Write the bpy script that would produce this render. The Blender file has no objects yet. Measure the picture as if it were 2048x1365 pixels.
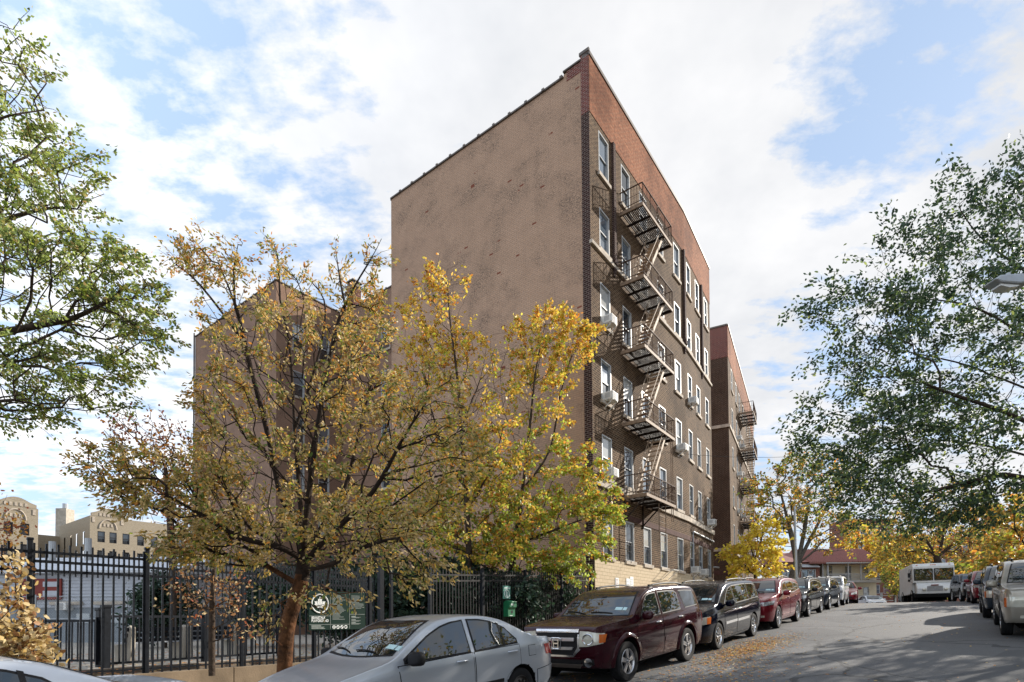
import bpy, bmesh, math, random
import numpy as np
from mathutils import Vector, Matrix
from mathutils.bvhtree import BVHTree

random.seed(7); rng = np.random.default_rng(11)
SC = bpy.context.scene
COL = SC.collection
R = math.radians

# ------------------------------------------------------------------ camera model (photo is 2048x1365)
F, CX, HY = 1095.0, 1024.0, 1240.0
TILT, ROLL = R(1.3), R(0.45)
PY = HY - F*math.tan(TILT)
_fw = Vector((0, math.cos(TILT), math.sin(TILT)))
_u0 = Vector((0, -math.sin(TILT), math.cos(TILT)))
_r0 = Vector((1, 0, 0))
RT = _r0*math.cos(ROLL) - _u0*math.sin(ROLL)
UP = _r0*math.sin(ROLL) + _u0*math.cos(ROLL)

def ray(px, py):
    return _fw + RT*((px-CX)/F) + UP*(-(py-PY)/F)
def at(px, py, Y):
    r = ray(px, py)
    return r*(Y/r.y)
def on_plane(px, py, P, n):
    r = ray(px, py)
    return r*((P.x*n.x+P.y*n.y)/(r.x*n.x+r.y*n.y))

# ------------------------------------------------------------------ helpers
def lerp(a, b, t): return a+(b-a)*t
def interp(tab, x):
    if x <= tab[0][0]: return tab[0][1]
    for (a, va), (b, vb) in zip(tab, tab[1:]):
        if x <= b: return va+(vb-va)*(x-a)/(b-a)
    return tab[-1][1]
def smooth_tab(tab, x):
    """Catmull-like monotone interpolation"""
    n = len(tab)
    if x <= tab[0][0]: return tab[0][1]
    if x >= tab[-1][0]: return tab[-1][1]
    for i in range(n-1):
        if x <= tab[i+1][0]:
            break
    x0, y0 = tab[i]; x1, y1 = tab[i+1]
    h = x1-x0
    d = (y1-y0)/h
    def slope(k):
        if k <= 0 or k >= n-1: return (tab[min(k+1, n-1)][1]-tab[max(k-1, 0)][1])/max(1e-6, tab[min(k+1, n-1)][0]-tab[max(k-1, 0)][0])
        a = (tab[k][1]-tab[k-1][1])/(tab[k][0]-tab[k-1][0]); b = (tab[k+1][1]-tab[k][1])/(tab[k+1][0]-tab[k][0])
        if a*b <= 0: return 0.0
        return 2*a*b/(a+b)
    m0, m1 = slope(i), slope(i+1)
    t = (x-x0)/h
    return (2*t**3-3*t*t+1)*y0+(t**3-2*t*t+t)*h*m0+(-2*t**3+3*t*t)*y1+(t**3-t*t)*h*m1

def tag(o, label=None, cat=None, group=None, kind=None):
    if label: o['label'] = label
    if cat: o['category'] = cat
    if group: o['group'] = group
    if kind: o['kind'] = kind
    return o
def thing(name, label, cat, loc=(0, 0, 0), group=None, mat=None):
    o = bpy.data.objects.new(name, None); COL.objects.link(o)
    o.empty_display_size = 0.3
    if mat is not None: o.matrix_basis = mat
    else: o.location = loc
    return tag(o, label, cat, group)

class MB:
    def __init__(s):
        s.v = []; s.f = []; s.uv = []; s.mi = []
    def quad(s, a, b, c, d, uv=None, m=0):
        i = len(s.v); s.v += [tuple(a), tuple(b), tuple(c), tuple(d)]
        s.f.append((i, i+1, i+2, i+3)); s.uv.append(uv); s.mi.append(m)
    def poly(s, pts, uv=None, m=0):
        i = len(s.v); s.v += [tuple(p) for p in pts]
        s.f.append(tuple(range(i, i+len(pts)))); s.uv.append(uv); s.mi.append(m)
    def box(s, c, size, ax=None, m=0):
        """centre, full sizes, axes (3 vectors)"""
        c = Vector(c)
        if ax is None: ax = (Vector((1, 0, 0)), Vector((0, 1, 0)), Vector((0, 0, 1)))
        e = [ax[k]*(size[k]/2) for k in range(3)]
        i = len(s.v)
        for dz in (-1, 1):
            for dx, dy in ((-1, -1), (1, -1), (1, 1), (-1, 1)):
                s.v.append(tuple(c+e[0]*dx+e[1]*dy+e[2]*dz))
        hand = ax[0].cross(ax[1]).dot(ax[2]) > 0
        for q in ((0, 3, 2, 1), (4, 5, 6, 7), (0, 1, 5, 4), (1, 2, 6, 5), (2, 3, 7, 6), (3, 0, 4, 7)):
            q = q if hand else q[::-1]
            s.f.append(tuple(i+k for k in q)); s.uv.append(None); s.mi.append(m)
    def beam(s, a, b, w, h=None, m=0, upv=None):
        a = Vector(a); b = Vector(b); d = b-a; L = d.length
        if L < 1e-6: return
        d /= L
        r = upv or (Vector((0, 0, 1)) if abs(d.z) < 0.95 else Vector((1, 0, 0)))
        x = d.cross(r).normalized(); y = x.cross(d).normalized()
        s.box((a+b)/2, (w, L, h or w), (x, d, y), m)
    def tube(s, pts, rad, n=8, m=0, cap=True):
        pts = [Vector(p) for p in pts]
        rad = rad if isinstance(rad, (list, tuple)) else [rad]*len(pts)
        base = len(s.v); prev = None
        for k, p in enumerate(pts):
            d = (pts[min(k+1, len(pts)-1)]-pts[max(k-1, 0)]).normalized()
            if prev is None:
                r = Vector((0, 0, 1)) if abs(d.z) < 0.9 else Vector((1, 0, 0))
                x = d.cross(r).normalized()
            else:
                x = (prev-d*prev.dot(d)).normalized()
            y = d.cross(x); prev = x
            for j in range(n):
                a = 2*math.pi*j/n
                s.v.append(tuple(p+(x*math.cos(a)+y*math.sin(a))*rad[k]))
        for k in range(len(pts)-1):
            for j in range(n):
                a = base+k*n+j; b = base+k*n+(j+1) % n
                s.f.append((a, b, b+n, a+n)); s.uv.append(None); s.mi.append(m)
        if cap:
            s.f.append(tuple(base+j for j in range(n))[::-1]); s.uv.append(None); s.mi.append(m)
            e = base+(len(pts)-1)*n
            s.f.append(tuple(e+j for j in range(n))); s.uv.append(None); s.mi.append(m)
    def lathe(s, prof, n, M=None, m=0):
        """prof: list of (r,h), around local Y axis via matrix M"""
        M = M or Matrix.Identity(4); base = len(s.v)
        for r, h in prof:
            for j in range(n):
                a = 2*math.pi*j/n
                s.v.append(tuple(M @ Vector((r*math.cos(a), h, r*math.sin(a)))))
        for k in range(len(prof)-1):
            for j in range(n):
                a = base+k*n+j; b = base+k*n+(j+1) % n
                s.f.append((a, a+n, b+n, b)); s.uv.append(None); s.mi.append(m)
    def prism(s, pts2, o, ex, ey, ez, m=0):
        """extrude 2-D outline: o + x*ex + y*ey, thickness vector ez"""
        o = Vector(o); n = len(pts2); i = len(s.v)
        for p in pts2: s.v.append(tuple(o+ex*p[0]+ey*p[1]))
        for p in pts2: s.v.append(tuple(o+ex*p[0]+ey*p[1]+ez))
        s.f.append(tuple(range(i, i+n))[::-1]); s.f.append(tuple(range(i+n, i+2*n)))
        s.uv += [None, None]; s.mi += [m, m]
        for k in range(n):
            a, b = i+k, i+(k+1) % n
            s.f.append((a, b, b+n, a+n)); s.uv.append(None); s.mi.append(m)
    def mesh(s, name, mats, smooth=None):
        me = bpy.data.meshes.new(name)
        me.from_pydata(s.v, [], s.f)
        if not isinstance(mats, (list, tuple)): mats = [mats]
        for m in mats: me.materials.append(m)
        if len(mats) > 1: me.polygons.foreach_set('material_index', s.mi)
        if any(u is not None for u in s.uv):
            ul = me.uv_layers.new(name='UVMap')
            k = 0
            for f, u in zip(s.f, s.uv):
                for j in range(len(f)):
                    if u is not None: ul.data[k].uv = u[j]
                    k += 1
        if smooth is not None:
            me.polygons.foreach_set('use_smooth', [True]*len(me.polygons))
            me.set_sharp_from_angle(angle=R(smooth))
        me.update()
        return me
    def obj(s, name, mats, parent=None, smooth=None, bevel=None, local=False, kind=None):
        return link(name, s.mesh(name, mats, smooth), parent, bevel, local, kind)

def link(name, me, parent=None, bevel=None, local=False, kind=None, basis=None):
    o = bpy.data.objects.new(name, me); COL.objects.link(o)
    if basis is not None: o.matrix_basis = basis
    if parent is not None:
        o.parent = parent
        if not local and parent.type == 'EMPTY':
            o.matrix_parent_inverse = parent.matrix_basis.inverted()
    if bevel:
        b = o.modifiers.new('bevel', 'BEVEL'); b.width = bevel; b.segments = 2; b.limit_method = 'ANGLE'; b.angle_limit = R(40)
    if kind: o['kind'] = kind
    return o

# ------------------------------------------------------------------ materials
def new_mat(name):
    m = bpy.data.materials.new(name); m.use_nodes = True
    nt = m.node_tree; nt.nodes.clear()
    out = nt.nodes.new('ShaderNodeOutputMaterial')
    b = nt.nodes.new('ShaderNodeBsdfPrincipled')
    nt.links.new(b.outputs[0], out.inputs[0])
    return m, nt, b, out
def N(nt, t, **kw):
    n = nt.nodes.new('ShaderNode'+t)
    for k, v in kw.items():
        if k in n.inputs: n.inputs[k].default_value = v
        else: setattr(n, k, v)
    return n
def c4(c): return (c[0], c[1], c[2], 1.0)
def mixc(nt, fac, a, b, mode='MIX'):
    n = nt.nodes.new('ShaderNodeMix'); n.data_type = 'RGBA'; n.blend_type = mode
    for i, x in ((0, fac), (6, a), (7, b)):
        if hasattr(x, 'links') or hasattr(x, 'is_linked'): nt.links.new(x, n.inputs[i])
        elif i == 0: n.inputs[0].default_value = x
        else: n.inputs[i].default_value = c4(x)
    return n.outputs[2]
def ramp(nt, fac, lo, hi):
    n = nt.nodes.new('ShaderNodeMapRange'); n.inputs[1].default_value = lo; n.inputs[2].default_value = hi
    nt.links.new(fac, n.inputs[0]); return n.outputs[0]
def noise(nt, vec, scale, detail=4, rough=0.55):
    n = N(nt, 'TexNoise', Scale=scale, Detail=detail, Roughness=rough)
    nt.links.new(vec, n.inputs['Vector']); return n.outputs['Fac']
def plain(name, col, rough=0.6, metal=0.0, var=0.18, scale=6.0, coat=0.0, ior=None, bump=0.0, bscale=40, trans=0.0):
    m, nt, b, out = new_mat(name)
    tc = N(nt, 'TexCoord')
    f = noise(nt, tc.outputs['Object'], scale, 5, 0.6)
    lo = tuple(max(0, c*(1-var)) for c in col); hi = tuple(min(1, c*(1+var)) for c in col)
    nt.links.new(mixc(nt, ramp(nt, f, .3, .7), lo, hi), b.inputs['Base Color'])
    b.inputs['Roughness'].default_value = rough; b.inputs['Metallic'].default_value = metal
    b.inputs['Coat Weight'].default_value = coat; b.inputs['Coat Roughness'].default_value = 0.04
    if ior: b.inputs['IOR'].default_value = ior
    if max(col) < .12 and metal < .3 and coat == 0: b.inputs['Specular IOR Level'].default_value = .14
    elif coat == 0 and metal < .3: b.inputs['Specular IOR Level'].default_value = .3
    if bump:
        bp = N(nt, 'Bump', Strength=bump, Distance=0.02)
        nt.links.new(noise(nt, tc.outputs['Object'], bscale, 4), bp.inputs['Height']); nt.links.new(bp.outputs[0], b.inputs['Normal'])
    return m
def brick(name, c1, c2, mortar, msize=.012, bw=.22, rh=.075, var=.35, stain=None, bump=.5, paint=None, rough=.85, chips=None):
    m, nt, b, out = new_mat(name)
    uv = N(nt, 'UVMap'); tc = N(nt, 'TexCoord')
    br = N(nt, 'TexBrick', Scale=1.0)
    br.inputs['Color1'].default_value = c4(c1); br.inputs['Color2'].default_value = c4(c2); br.inputs['Mortar'].default_value = c4(mortar)
    br.inputs['Mortar Size'].default_value = msize; br.inputs['Brick Width'].default_value = bw; br.inputs['Row Height'].default_value = rh
    br.inputs['Mortar Smooth'].default_value = .15
    nt.links.new(uv.outputs[0], br.inputs['Vector'])
    col = br.outputs['Color']
    n1 = noise(nt, uv.outputs[0], 1.1, 6, .65)
    n2 = noise(nt, uv.outputs[0], 9.0, 4, .6)
    dk = mixc(nt, 1.0, col, (1-var, 1-var, 1-var), 'MULTIPLY')
    col = mixc(nt, ramp(nt, n2, .35, .65), dk, col)
    if paint:
        pcol, amt, dark = paint
        # paint coat worn in irregular patches down to darker brick
        n3 = noise(nt, uv.outputs[0], .45, 7, .7); n4 = noise(nt, uv.outputs[0], 14.0, 3, .6)
        mp = N(nt, 'Mapping'); mp.inputs['Scale'].default_value = (4.5, 13.3, 1)
        nt.links.new(uv.outputs[0], mp.inputs[0])
        vo = N(nt, 'TexWhiteNoise'); 
        sn = N(nt, 'VectorMath', operation='FLOOR'); nt.links.new(mp.outputs[0], sn.inputs[0]); nt.links.new(sn.outputs[0], vo.inputs[0])
        w = ramp(nt, n3, .47, .62)
        mu = N(nt, 'Math', operation='MULTIPLY'); nt.links.new(w, mu.inputs[0]); nt.links.new(ramp(nt, n4, .42, .60), mu.inputs[1])
        a2 = N(nt, 'Math', operation='MULTIPLY'); nt.links.new(mu.outputs[0], a2.inputs[0]); a2.inputs[1].default_value = amt
        soft = mixc(nt, ramp(nt, n1, .3, .75), tuple(c*1.08 for c in pcol), tuple(c*.82 for c in pcol))
        mps = N(nt, 'Mapping'); mps.inputs['Scale'].default_value = (1.6, .09, 1); nt.links.new(uv.outputs[0], mps.inputs[0])
        sk = N(nt, 'Math', operation='MULTIPLY'); nt.links.new(ramp(nt, noise(nt, mps.outputs[0], 1.0, 5, .6), .52, .75), sk.inputs[0]); sk.inputs[1].default_value = .30
        soft = mixc(nt, sk.outputs[0], soft, tuple(c*.55 for c in pcol))
        soft = mixc(nt, br.outputs['Fac'], soft, tuple(c*.80 for c in pcol))
        col = mixc(nt, a2.outputs[0], soft, dark)
        if chips:
            th = N(nt, 'Math', operation='GREATER_THAN'); nt.links.new(vo.outputs[0], th.inputs[0]); th.inputs[1].default_value = chips[1]
            th2 = N(nt, 'Math', operation='MULTIPLY'); nt.links.new(th.outputs[0], th2.inputs[0]); nt.links.new(ramp(nt, n1, .45, .5), th2.inputs[1])
            col = mixc(nt, th2.outputs[0], col, chips[0])
    if stain:
        sc, amt = stain
        n5 = noise(nt, uv.outputs[0], .35, 6, .65)
        st = mixc(nt, 1.0, col, sc, 'MULTIPLY')
        s2 = N(nt, 'Math', operation='MULTIPLY'); nt.links.new(ramp(nt, n5, .42, .62), s2.inputs[0]); s2.inputs[1].default_value = amt
        col = mixc(nt, s2.outputs[0], col, st)
    nt.links.new(col, b.inputs['Base Color']); b.inputs['Roughness'].default_value = rough
    b.inputs['Specular IOR Level'].default_value = .08
    bp = N(nt, 'Bump', Strength=bump, Distance=.012); bp.invert = True
    mm = N(nt, 'Math', operation='ADD'); nt.links.new(br.outputs['Fac'], mm.inputs[0])
    n6 = N(nt, 'Math', operation='MULTIPLY'); nt.links.new(noise(nt, uv.outputs[0], 30, 3), n6.inputs[0]); n6.inputs[1].default_value = .6
    nt.links.new(n6.outputs[0], mm.inputs[1])
    nt.links.new(mm.outputs[0], bp.inputs['Height']); nt.links.new(bp.outputs[0], b.inputs['Normal'])
    return m
def glass(name, col=(.012, .016, .017), ior=1.8, rough=.02):
    m, nt, b, out = new_mat(name)
    b.inputs['Base Color'].default_value = c4(col); b.inputs['Roughness'].default_value = rough; b.inputs['IOR'].default_value = ior
    return m
def leafmat(name, col, trans=.35, rough=.5):
    m, nt, b, out = new_mat(name)
    g = N(nt, 'NewGeometry')
    f = N(nt, 'Math', operation='MULTIPLY_ADD'); nt.links.new(g.outputs['Random Per Island'], f.inputs[0]); f.inputs[1].default_value = 1; f.inputs[2].default_value = 0
    c = mixc(nt, f.outputs[0], tuple(x*.70 for x in col), tuple(min(.9, x*1.35) for x in col))
    nt.links.new(c, b.inputs['Base Color']); b.inputs['Roughness'].default_value = rough; b.inputs['Specular IOR Level'].default_value = .35
    t = N(nt, 'BsdfTranslucent'); nt.links.new(c, t.inputs[0])
    mx = N(nt, 'MixShader'); mx.inputs[0].default_value = trans
    nt.links.new(b.outputs[0], mx.inputs[1]); nt.links.new(t.outputs[0], mx.inputs[2]); nt.links.new(mx.outputs[0], out.inputs[0])
    return m
def paint(name, col, metal=.35, rough=.32, coat=.75):
    m, nt, b, out = new_mat(name)
    tc = N(nt, 'TexCoord')
    dust = noise(nt, tc.outputs['Object'], 2.2, 6, .65)
    g = N(nt, 'NewGeometry'); sx = N(nt, 'SeparateXYZ'); nt.links.new(g.outputs['Normal'], sx.inputs[0])
    up = ramp(nt, sx.outputs['Z'], .55, .95)
    mu = N(nt, 'Math', operation='MULTIPLY'); nt.links.new(up, mu.inputs[0]); nt.links.new(ramp(nt, dust, .2, .8), mu.inputs[1])
    m2 = N(nt, 'Math', operation='MULTIPLY'); nt.links.new(mu.outputs[0], m2.inputs[0]); m2.inputs[1].default_value = .30
    nt.links.new(mixc(nt, m2.outputs[0], col, (.20, .17, .13)), b.inputs['Base Color'])
    b.inputs['Metallic'].default_value = metal; b.inputs['Coat Weight'].default_value = coat; b.inputs['Coat Roughness'].default_value = .02; b.inputs['Coat IOR'].default_value = 1.38; b.inputs['Specular IOR Level'].default_value = .2
    rr = N(nt, 'Math', operation='MULTIPLY_ADD'); nt.links.new(m2.outputs[0], rr.inputs[0]); rr.inputs[1].default_value = 1.0; rr.inputs[2].default_value = rough
    nt.links.new(rr.outputs[0], b.inputs['Roughness'])
    return m

M = {}
M['facade'] = brick('brown_brick', (.135, .076, .043), (.046, .026, .017), (.27, .19, .118), .020, .25, .098, stain=((.45, .42, .40), .9), bump=1.0)
M['corner'] = brick('dark_brick', (.055, .024, .020), (.035, .018, .016), (.24, .19, .16), .010, .22, .085, bump=.5)
M['orange'] = brick('orange_brick', (.40, .142, .066), (.26, .088, .042), (.42, .24, .145), .012, .23, .09, stain=((.50, .44, .41), .95), bump=.5, var=.5)
M['redbrick'] = brick('red_brick', (.20, .05, .040), (.13, .036, .03), (.36, .26, .22), .012, .22, .085, bump=.5)
M['tan'] = brick('tan_painted_brick', (.3, .2, .15), (.28, .19, .14), (.2, .14, .11), .016, .25, .09, paint=((.435, .288, .198), .85, (.135, .10, .075)), chips=((.19, .065, .04), .9955), bump=.5)
M['brownwall'] = brick('worn_brown_brick', (.22, .14, .10), (.19, .12, .09), (.2, .15, .12), .012, .21, .082, paint=((.29, .185, .13), .6, (.09, .06, .05)), bump=.6)
M['beige'] = brick('beige_painted_brick', (.60, .49, .34), (.56, .45, .31), (.40, .32, .21), .012, .42, .15, bump=.5, var=.1)
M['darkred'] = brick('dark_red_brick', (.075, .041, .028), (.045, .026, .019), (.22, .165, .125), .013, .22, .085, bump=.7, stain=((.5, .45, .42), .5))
M['farbrick'] = brick('far_red_brick', (.26, .085, .06), (.20, .07, .05), (.3, .2, .16), .012, .22, .085, bump=.2)
M['tanapt'] = brick('tan_brick', (.39, .33, .245), (.34, .285, .205), (.38, .34, .27), .012, .3, .12, bump=.2)
M['stone'] = plain('weathered_limestone', (.42, .36, .29), .85, var=.3, scale=3, bump=.3)
M['cap'] = plain('metal_coping', (.12, .10, .085), .55, .2)
M['soldier'] = plain('brown_lintel_brick', (.085, .045, .038), .85, var=.3, scale=8, bump=.4)
M['white'] = plain('white_vinyl', (.38, .39, .39), .45, var=.06)
M['pane'] = glass('window_glass', (.10, .125, .15), 2.3, .03)
M['paneb'] = glass('blind_behind_glass', (.42, .42, .40), 1.7, .05)
M['paned'] = glass('dark_window_glass', (.03, .035, .04), 2.0, .03)
M['blind'] = plain('window_blind', (.5, .5, .47), .6, var=.08)
M['iron'] = plain('shaded_rusty_iron', (.030, .020, .016), .65, var=.5, scale=10, bump=.2)  # rusty iron, colour darkened for the shade under the platforms
M['rust'] = plain('dark_rusty_iron', (.085, .048, .032), .7, var=.5, scale=9)
M['stairiron'] = plain('sunlit_stair_iron', (.42, .32, .23), .7, var=.3, scale=9)  # stair iron, sunlight on it put into the paler colour
M['irontan'] = plain('sunlit_rusted_iron', (.24, .165, .11), .7, var=.35, scale=9, bump=.2)  # rusted iron, colour lightened for the sun on the outer edges
M['black'] = plain('black_fence_paint', (.012, .014, .018), .42, var=.3, scale=12)
M['acwhite'] = plain('air_conditioner_plastic', (.68, .67, .63), .5, var=.08)
M['acgrill'] = plain('air_conditioner_grille', (.25, .25, .25), .6)
M['asphalt'] = None
M['concrete'] = plain('pale_concrete', (.38, .34, .28), .9, var=.22, scale=2.2, bump=.3, bscale=30)
M['wallconc'] = plain('stained_concrete', (.20, .155, .115), .9, var=.35, scale=1.6, bump=.3)
M['bark'] = plain('brown_bark', (.055, .040, .030), .9, var=.45, scale=14, bump=.9, bscale=26)
M['barkred'] = plain('peeling_red_bark', (.085, .036, .014), .75, var=.75, scale=7, bump=1.0, bscale=20)
M['barkdark'] = plain('dark_limb_bark', (.028, .019, .014), .9, var=.4, scale=10, bump=.6)
M['barkgrey'] = plain('grey_bark', (.11, .10, .085), .9, var=.35, scale=8, bump=.8, bscale=20)
M['rubber'] = plain('tyre_rubber', (.018, .018, .019), .75, var=.2)
M['darkplastic'] = plain('black_plastic', (.016, .016, .017), .5, var=.15)
M['underbody'] = plain('dark_underbody', (.006, .006, .006), .9)
M['chrome'] = plain('chrome', (.72, .72, .73), .12, 1.0, var=.04)
M['alloy'] = plain('alloy_rim', (.50, .50, .51), .3, .85, var=.08)
M['steelrim'] = plain('dark_steel_rim', (.07, .062, .055), .55, .5, var=.3)
M['carglass'] = glass('car_glass', (.010, .014, .014), 1.95, .015)
M['headglass'] = plain('headlight_lens', (.52, .50, .42), .12, .25, var=.12, coat=1.0)
M['amber'] = plain('amber_lens', (.55, .12, .015), .2, var=.1, coat=1.0)
M['redlens'] = plain('red_lens', (.38, .012, .012), .18, var=.1, coat=1.0)
M['sticker'] = plain('pale_sticker', (.45, .62, .62), .5, var=.1)
M['pinktag'] = plain('pink_tag', (.55, .12, .32), .6)
M['signgreen'] = plain('dark_green_sign', (.006, .022, .016), .75, var=.1)
M['boxgreen'] = plain('green_painted_metal', (.01, .12, .05), .45, var=.15)
M['printgrey'] = plain('small_grey_print', (.26, .29, .27), .7)
M['signwhite'] = plain('white_print', (.72, .74, .72), .6, var=.05)
M['siding'] = plain('white_siding', (.43, .45, .49), .6, var=.06)
M['roofgrey'] = plain('light_grey_roof', (.52, .54, .57), .8, var=.1)
M['greywall'] = plain('grey_painted_base', (.20, .225, .25), .8, var=.12)
M['redpaint'] = plain('red_painted_board', (.20, .032, .022), .55, var=.15)
M['tile'] = plain('red_roof_tile', (.25, .11, .09), .8, var=.3, scale=10)
M['cream'] = plain('cream_siding', (.62, .58, .46), .75, var=.08)
M['galv'] = plain('galvanised_steel', (.36, .38, .40), .45, .5, var=.12)
M['lampglass'] = plain('lamp_lens', (.6, .6, .58), .3, coat=.5)
M['truckwhite'] = plain('dull_white_truck_paint', (.60, .60, .58), .45, var=.10, scale=2, coat=.3)
M['cable'] = plain('black_cable', (.02, .02, .02), .6)
M['soil'] = plain('leaf_covered_soil', (.075, .052, .036), .95, var=.45, scale=5, bump=.6)
M['chainlink'] = plain('chain_link_wire', (.30, .32, .33), .5, .5)
M['bird'] = plain('dark_feather', (.05, .05, .055), .8)

def L(n, c, t=.42): return leafmat(n, c, t)
LM = {
 'olive': L('olive_leaf', (.27, .24, .065)), 'tan': L('tan_leaf', (.52, .37, .14)), 'green': L('green_leaf', (.13, .19, .040)),
 'yellow': L('yellow_leaf', (.66, .42, .075)), 'orange': L('orange_leaf', (.62, .25, .04)), 'brown': L('brown_leaf', (.30, .155, .065)),
 'lime': L('lime_leaf', (.36, .43, .05)), 'deep': L('deep_green_leaf', (.040, .075, .042), .3), 'mid': L('mid_green_leaf', (.085, .125, .055), .35),
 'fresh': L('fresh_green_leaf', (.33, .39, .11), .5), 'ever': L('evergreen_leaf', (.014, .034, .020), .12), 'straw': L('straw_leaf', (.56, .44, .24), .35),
 'russet': L('russet_leaf', (.34, .095, .04), .35), 'gold': L('gold_leaf', (.80, .57, .07), .45),
}
# ------------------------------------------------------------------ street frame
AZ0 = 39.0
_S0 = -60.0; _DS = .25
_tabp = []
def _az(s): return 39.0 if s < 34 else max(28.0, 39.0-.92*(s-34))
def _build_axis():
    u = Vector((math.sin(R(AZ0)), math.cos(R(AZ0))))
    p = u*_S0; s = _S0
    while s < 170:
        _tabp.append(p.copy())
        a = R(_az(s+_DS/2)); p = p+Vector((math.sin(a), math.cos(a)))*_DS; s += _DS
_build_axis()
GZ = [(-60, -5.2), (-15, -2.3), (0, -1.64), (5, -1.42), (7.5, -1.31), (9.7, -1.19), (14.5, -.80), (20, -.36), (26, .06), (32, .44), (38, .74), (44, .93), (50, 1.02), (60, 1.04), (170, 1.0)]
def gz(s): return smooth_tab(GZ, s)
def ST(s, t, dz=0.0):
    k = (s-_S0)/_DS; i = max(0, min(len(_tabp)-2, int(k)))
    p = _tabp[i].lerp(_tabp[i+1], k-i); a = R(_az(s))
    n = Vector((math.cos(a), -math.sin(a)))
    q = p+n*t
    return Vector((q.x, q.y, gz(s)+dz))

def asphalt():
    m, nt, b, out = new_mat('worn_asphalt')
    tc = N(nt, 'TexCoord'); o = tc.outputs['Object']
    n1 = noise(nt, o, .35, 6, .6); n2 = noise(nt, o, 60, 3, .6); n3 = noise(nt, o, 3.0, 6, .7)
    col = mixc(nt, ramp(nt, n1, .35, .65), (.062, .063, .067), (.096, .095, .094))
    col = mixc(nt, ramp(nt, n2, .35, .75), col, (.135, .132, .13))
    s = N(nt, 'Math', operation='MULTIPLY'); nt.links.new(ramp(nt, n3, .58, .70), s.inputs[0]); s.inputs[1].default_value = .7
    col = mixc(nt, s.outputs[0], col, (.06, .06, .062))
    # tar filled cracks
    pv = N(nt, 'TexVoronoi', Scale=.16); nt.links.new(o, pv.inputs['Vector']); ps = N(nt, 'SeparateXYZ'); nt.links.new(pv.outputs['Color'], ps.inputs[0])
    pt = N(nt, 'Math', operation='GREATER_THAN'); nt.links.new(ps.outputs['X'], pt.inputs[0]); pt.inputs[1].default_value = .72
    p2 = N(nt, 'Math', operation='MULTIPLY'); nt.links.new(pt.outputs[0], p2.inputs[0]); p2.inputs[1].default_value = .5
    col = mixc(nt, p2.outputs[0], col, (.052, .053, .056))
    v = N(nt, 'TexVoronoi', Scale=.22, feature='DISTANCE_TO_EDGE')
    w = N(nt, 'VectorMath', operation='ADD'); nn = N(nt, 'TexNoise', Scale=.9, Detail=4); nt.links.new(o, nn.inputs['Vector'])
    nt.links.new(o, w.inputs[0]); nt.links.new(nn.outputs['Color'], w.inputs[1]); nt.links.new(w.outputs[0], v.inputs['Vector'])
    lt = N(nt, 'Math', operation='LESS_THAN'); nt.links.new(v.outputs['Distance'], lt.inputs[0]); lt.inputs[1].default_value = .009
    l2 = N(nt, 'Math', operation='MULTIPLY'); nt.links.new(lt.outputs[0], l2.inputs[0]); l2.inputs[1].default_value = .8
    col = mixc(nt, l2.outputs[0], col, (.03, .03, .03))
    nt.links.new(col, b.inputs['Base Color']); b.inputs['Roughness'].default_value = .86
    bp = N(nt, 'Bump', Strength=.5, Distance=.01); nt.links.new(n2, bp.inputs['Height']); nt.links.new(bp.outputs[0], b.inputs['Normal'])
    return m
M['asphalt'] = asphalt()

def strip(name, t0, t1, dz, mat, s0=-40, s1=120, nt_=4, ds=1.0, zf=None):
    mb = MB(); n = int((s1-s0)/ds)
    for i in range(n):
        a, b = s0+i*ds, s0+(i+1)*ds
        for j in range(nt_):
            ta, tb = lerp(t0, t1, j/nt_), lerp(t0, t1, (j+1)/nt_)
            mb.quad(ST(a, ta, dz), ST(a, tb, dz), ST(b, tb, dz), ST(b, ta, dz))
    return mb.obj(name, mat, smooth=60, kind='structure')

LC, RC = -7.05, 2.95           # kerb lines
BL = -11.25                    # building / fence line
strip('road', LC, RC, 0, M['asphalt'], nt_=5)
# pavements with real kerb step
def pavement(name, ta, tb, s0, s1):
    mb = MB(); k = .14
    n = int((s1-s0)/1.5)
    lo = min(ta, tb); hi = max(ta, tb)
    for i in range(n):
        a, b = s0+i*1.5, s0+i*1.5+1.488
        g0 = s0+i*1.5+1.5
        w = (hi-lo)/3
        for j in range(3):
            x0 = lo+w*j+.006; x1 = lo+w*(j+1)-.006
            mb.quad(ST(a, x0, k), ST(a, x1, k), ST(b, x1, k), ST(b, x0, k))
        # joint floor just under the slabs
        mb.quad(ST(a, lo, k-.012), ST(a, hi, k-.012), ST(g0, hi, k-.012), ST(g0, lo, k-.012))
    return mb.obj(name, M['concrete'], kind='structure')
pavement('left_pavement', BL, LC-.15, -40, 110)
pavement('right_pavement', RC+.15, RC+3.6, -40, 110)
def kerb(name, t0, t1):
    mb = MB(); k = .145
    for i in range(160):
        a, b = -40+i, -39.0+i
        mb.quad(ST(a, t0, k), ST(a, t1, k), ST(b, t1, k), ST(b, t0, k))
        mb.quad(ST(a, t1, -.05), ST(a, t1, k), ST(b, t1, k), ST(b, t1, -.05)); mb.quad(ST(b, t0, -.05), ST(b, t0, k), ST(a, t0, k), ST(a, t0, -.05))
    return mb.obj(name, M['concrete'], kind='structure')
kerb('left_kerb', LC-.15, LC); kerb('right_kerb', RC, RC+.15)

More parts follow.
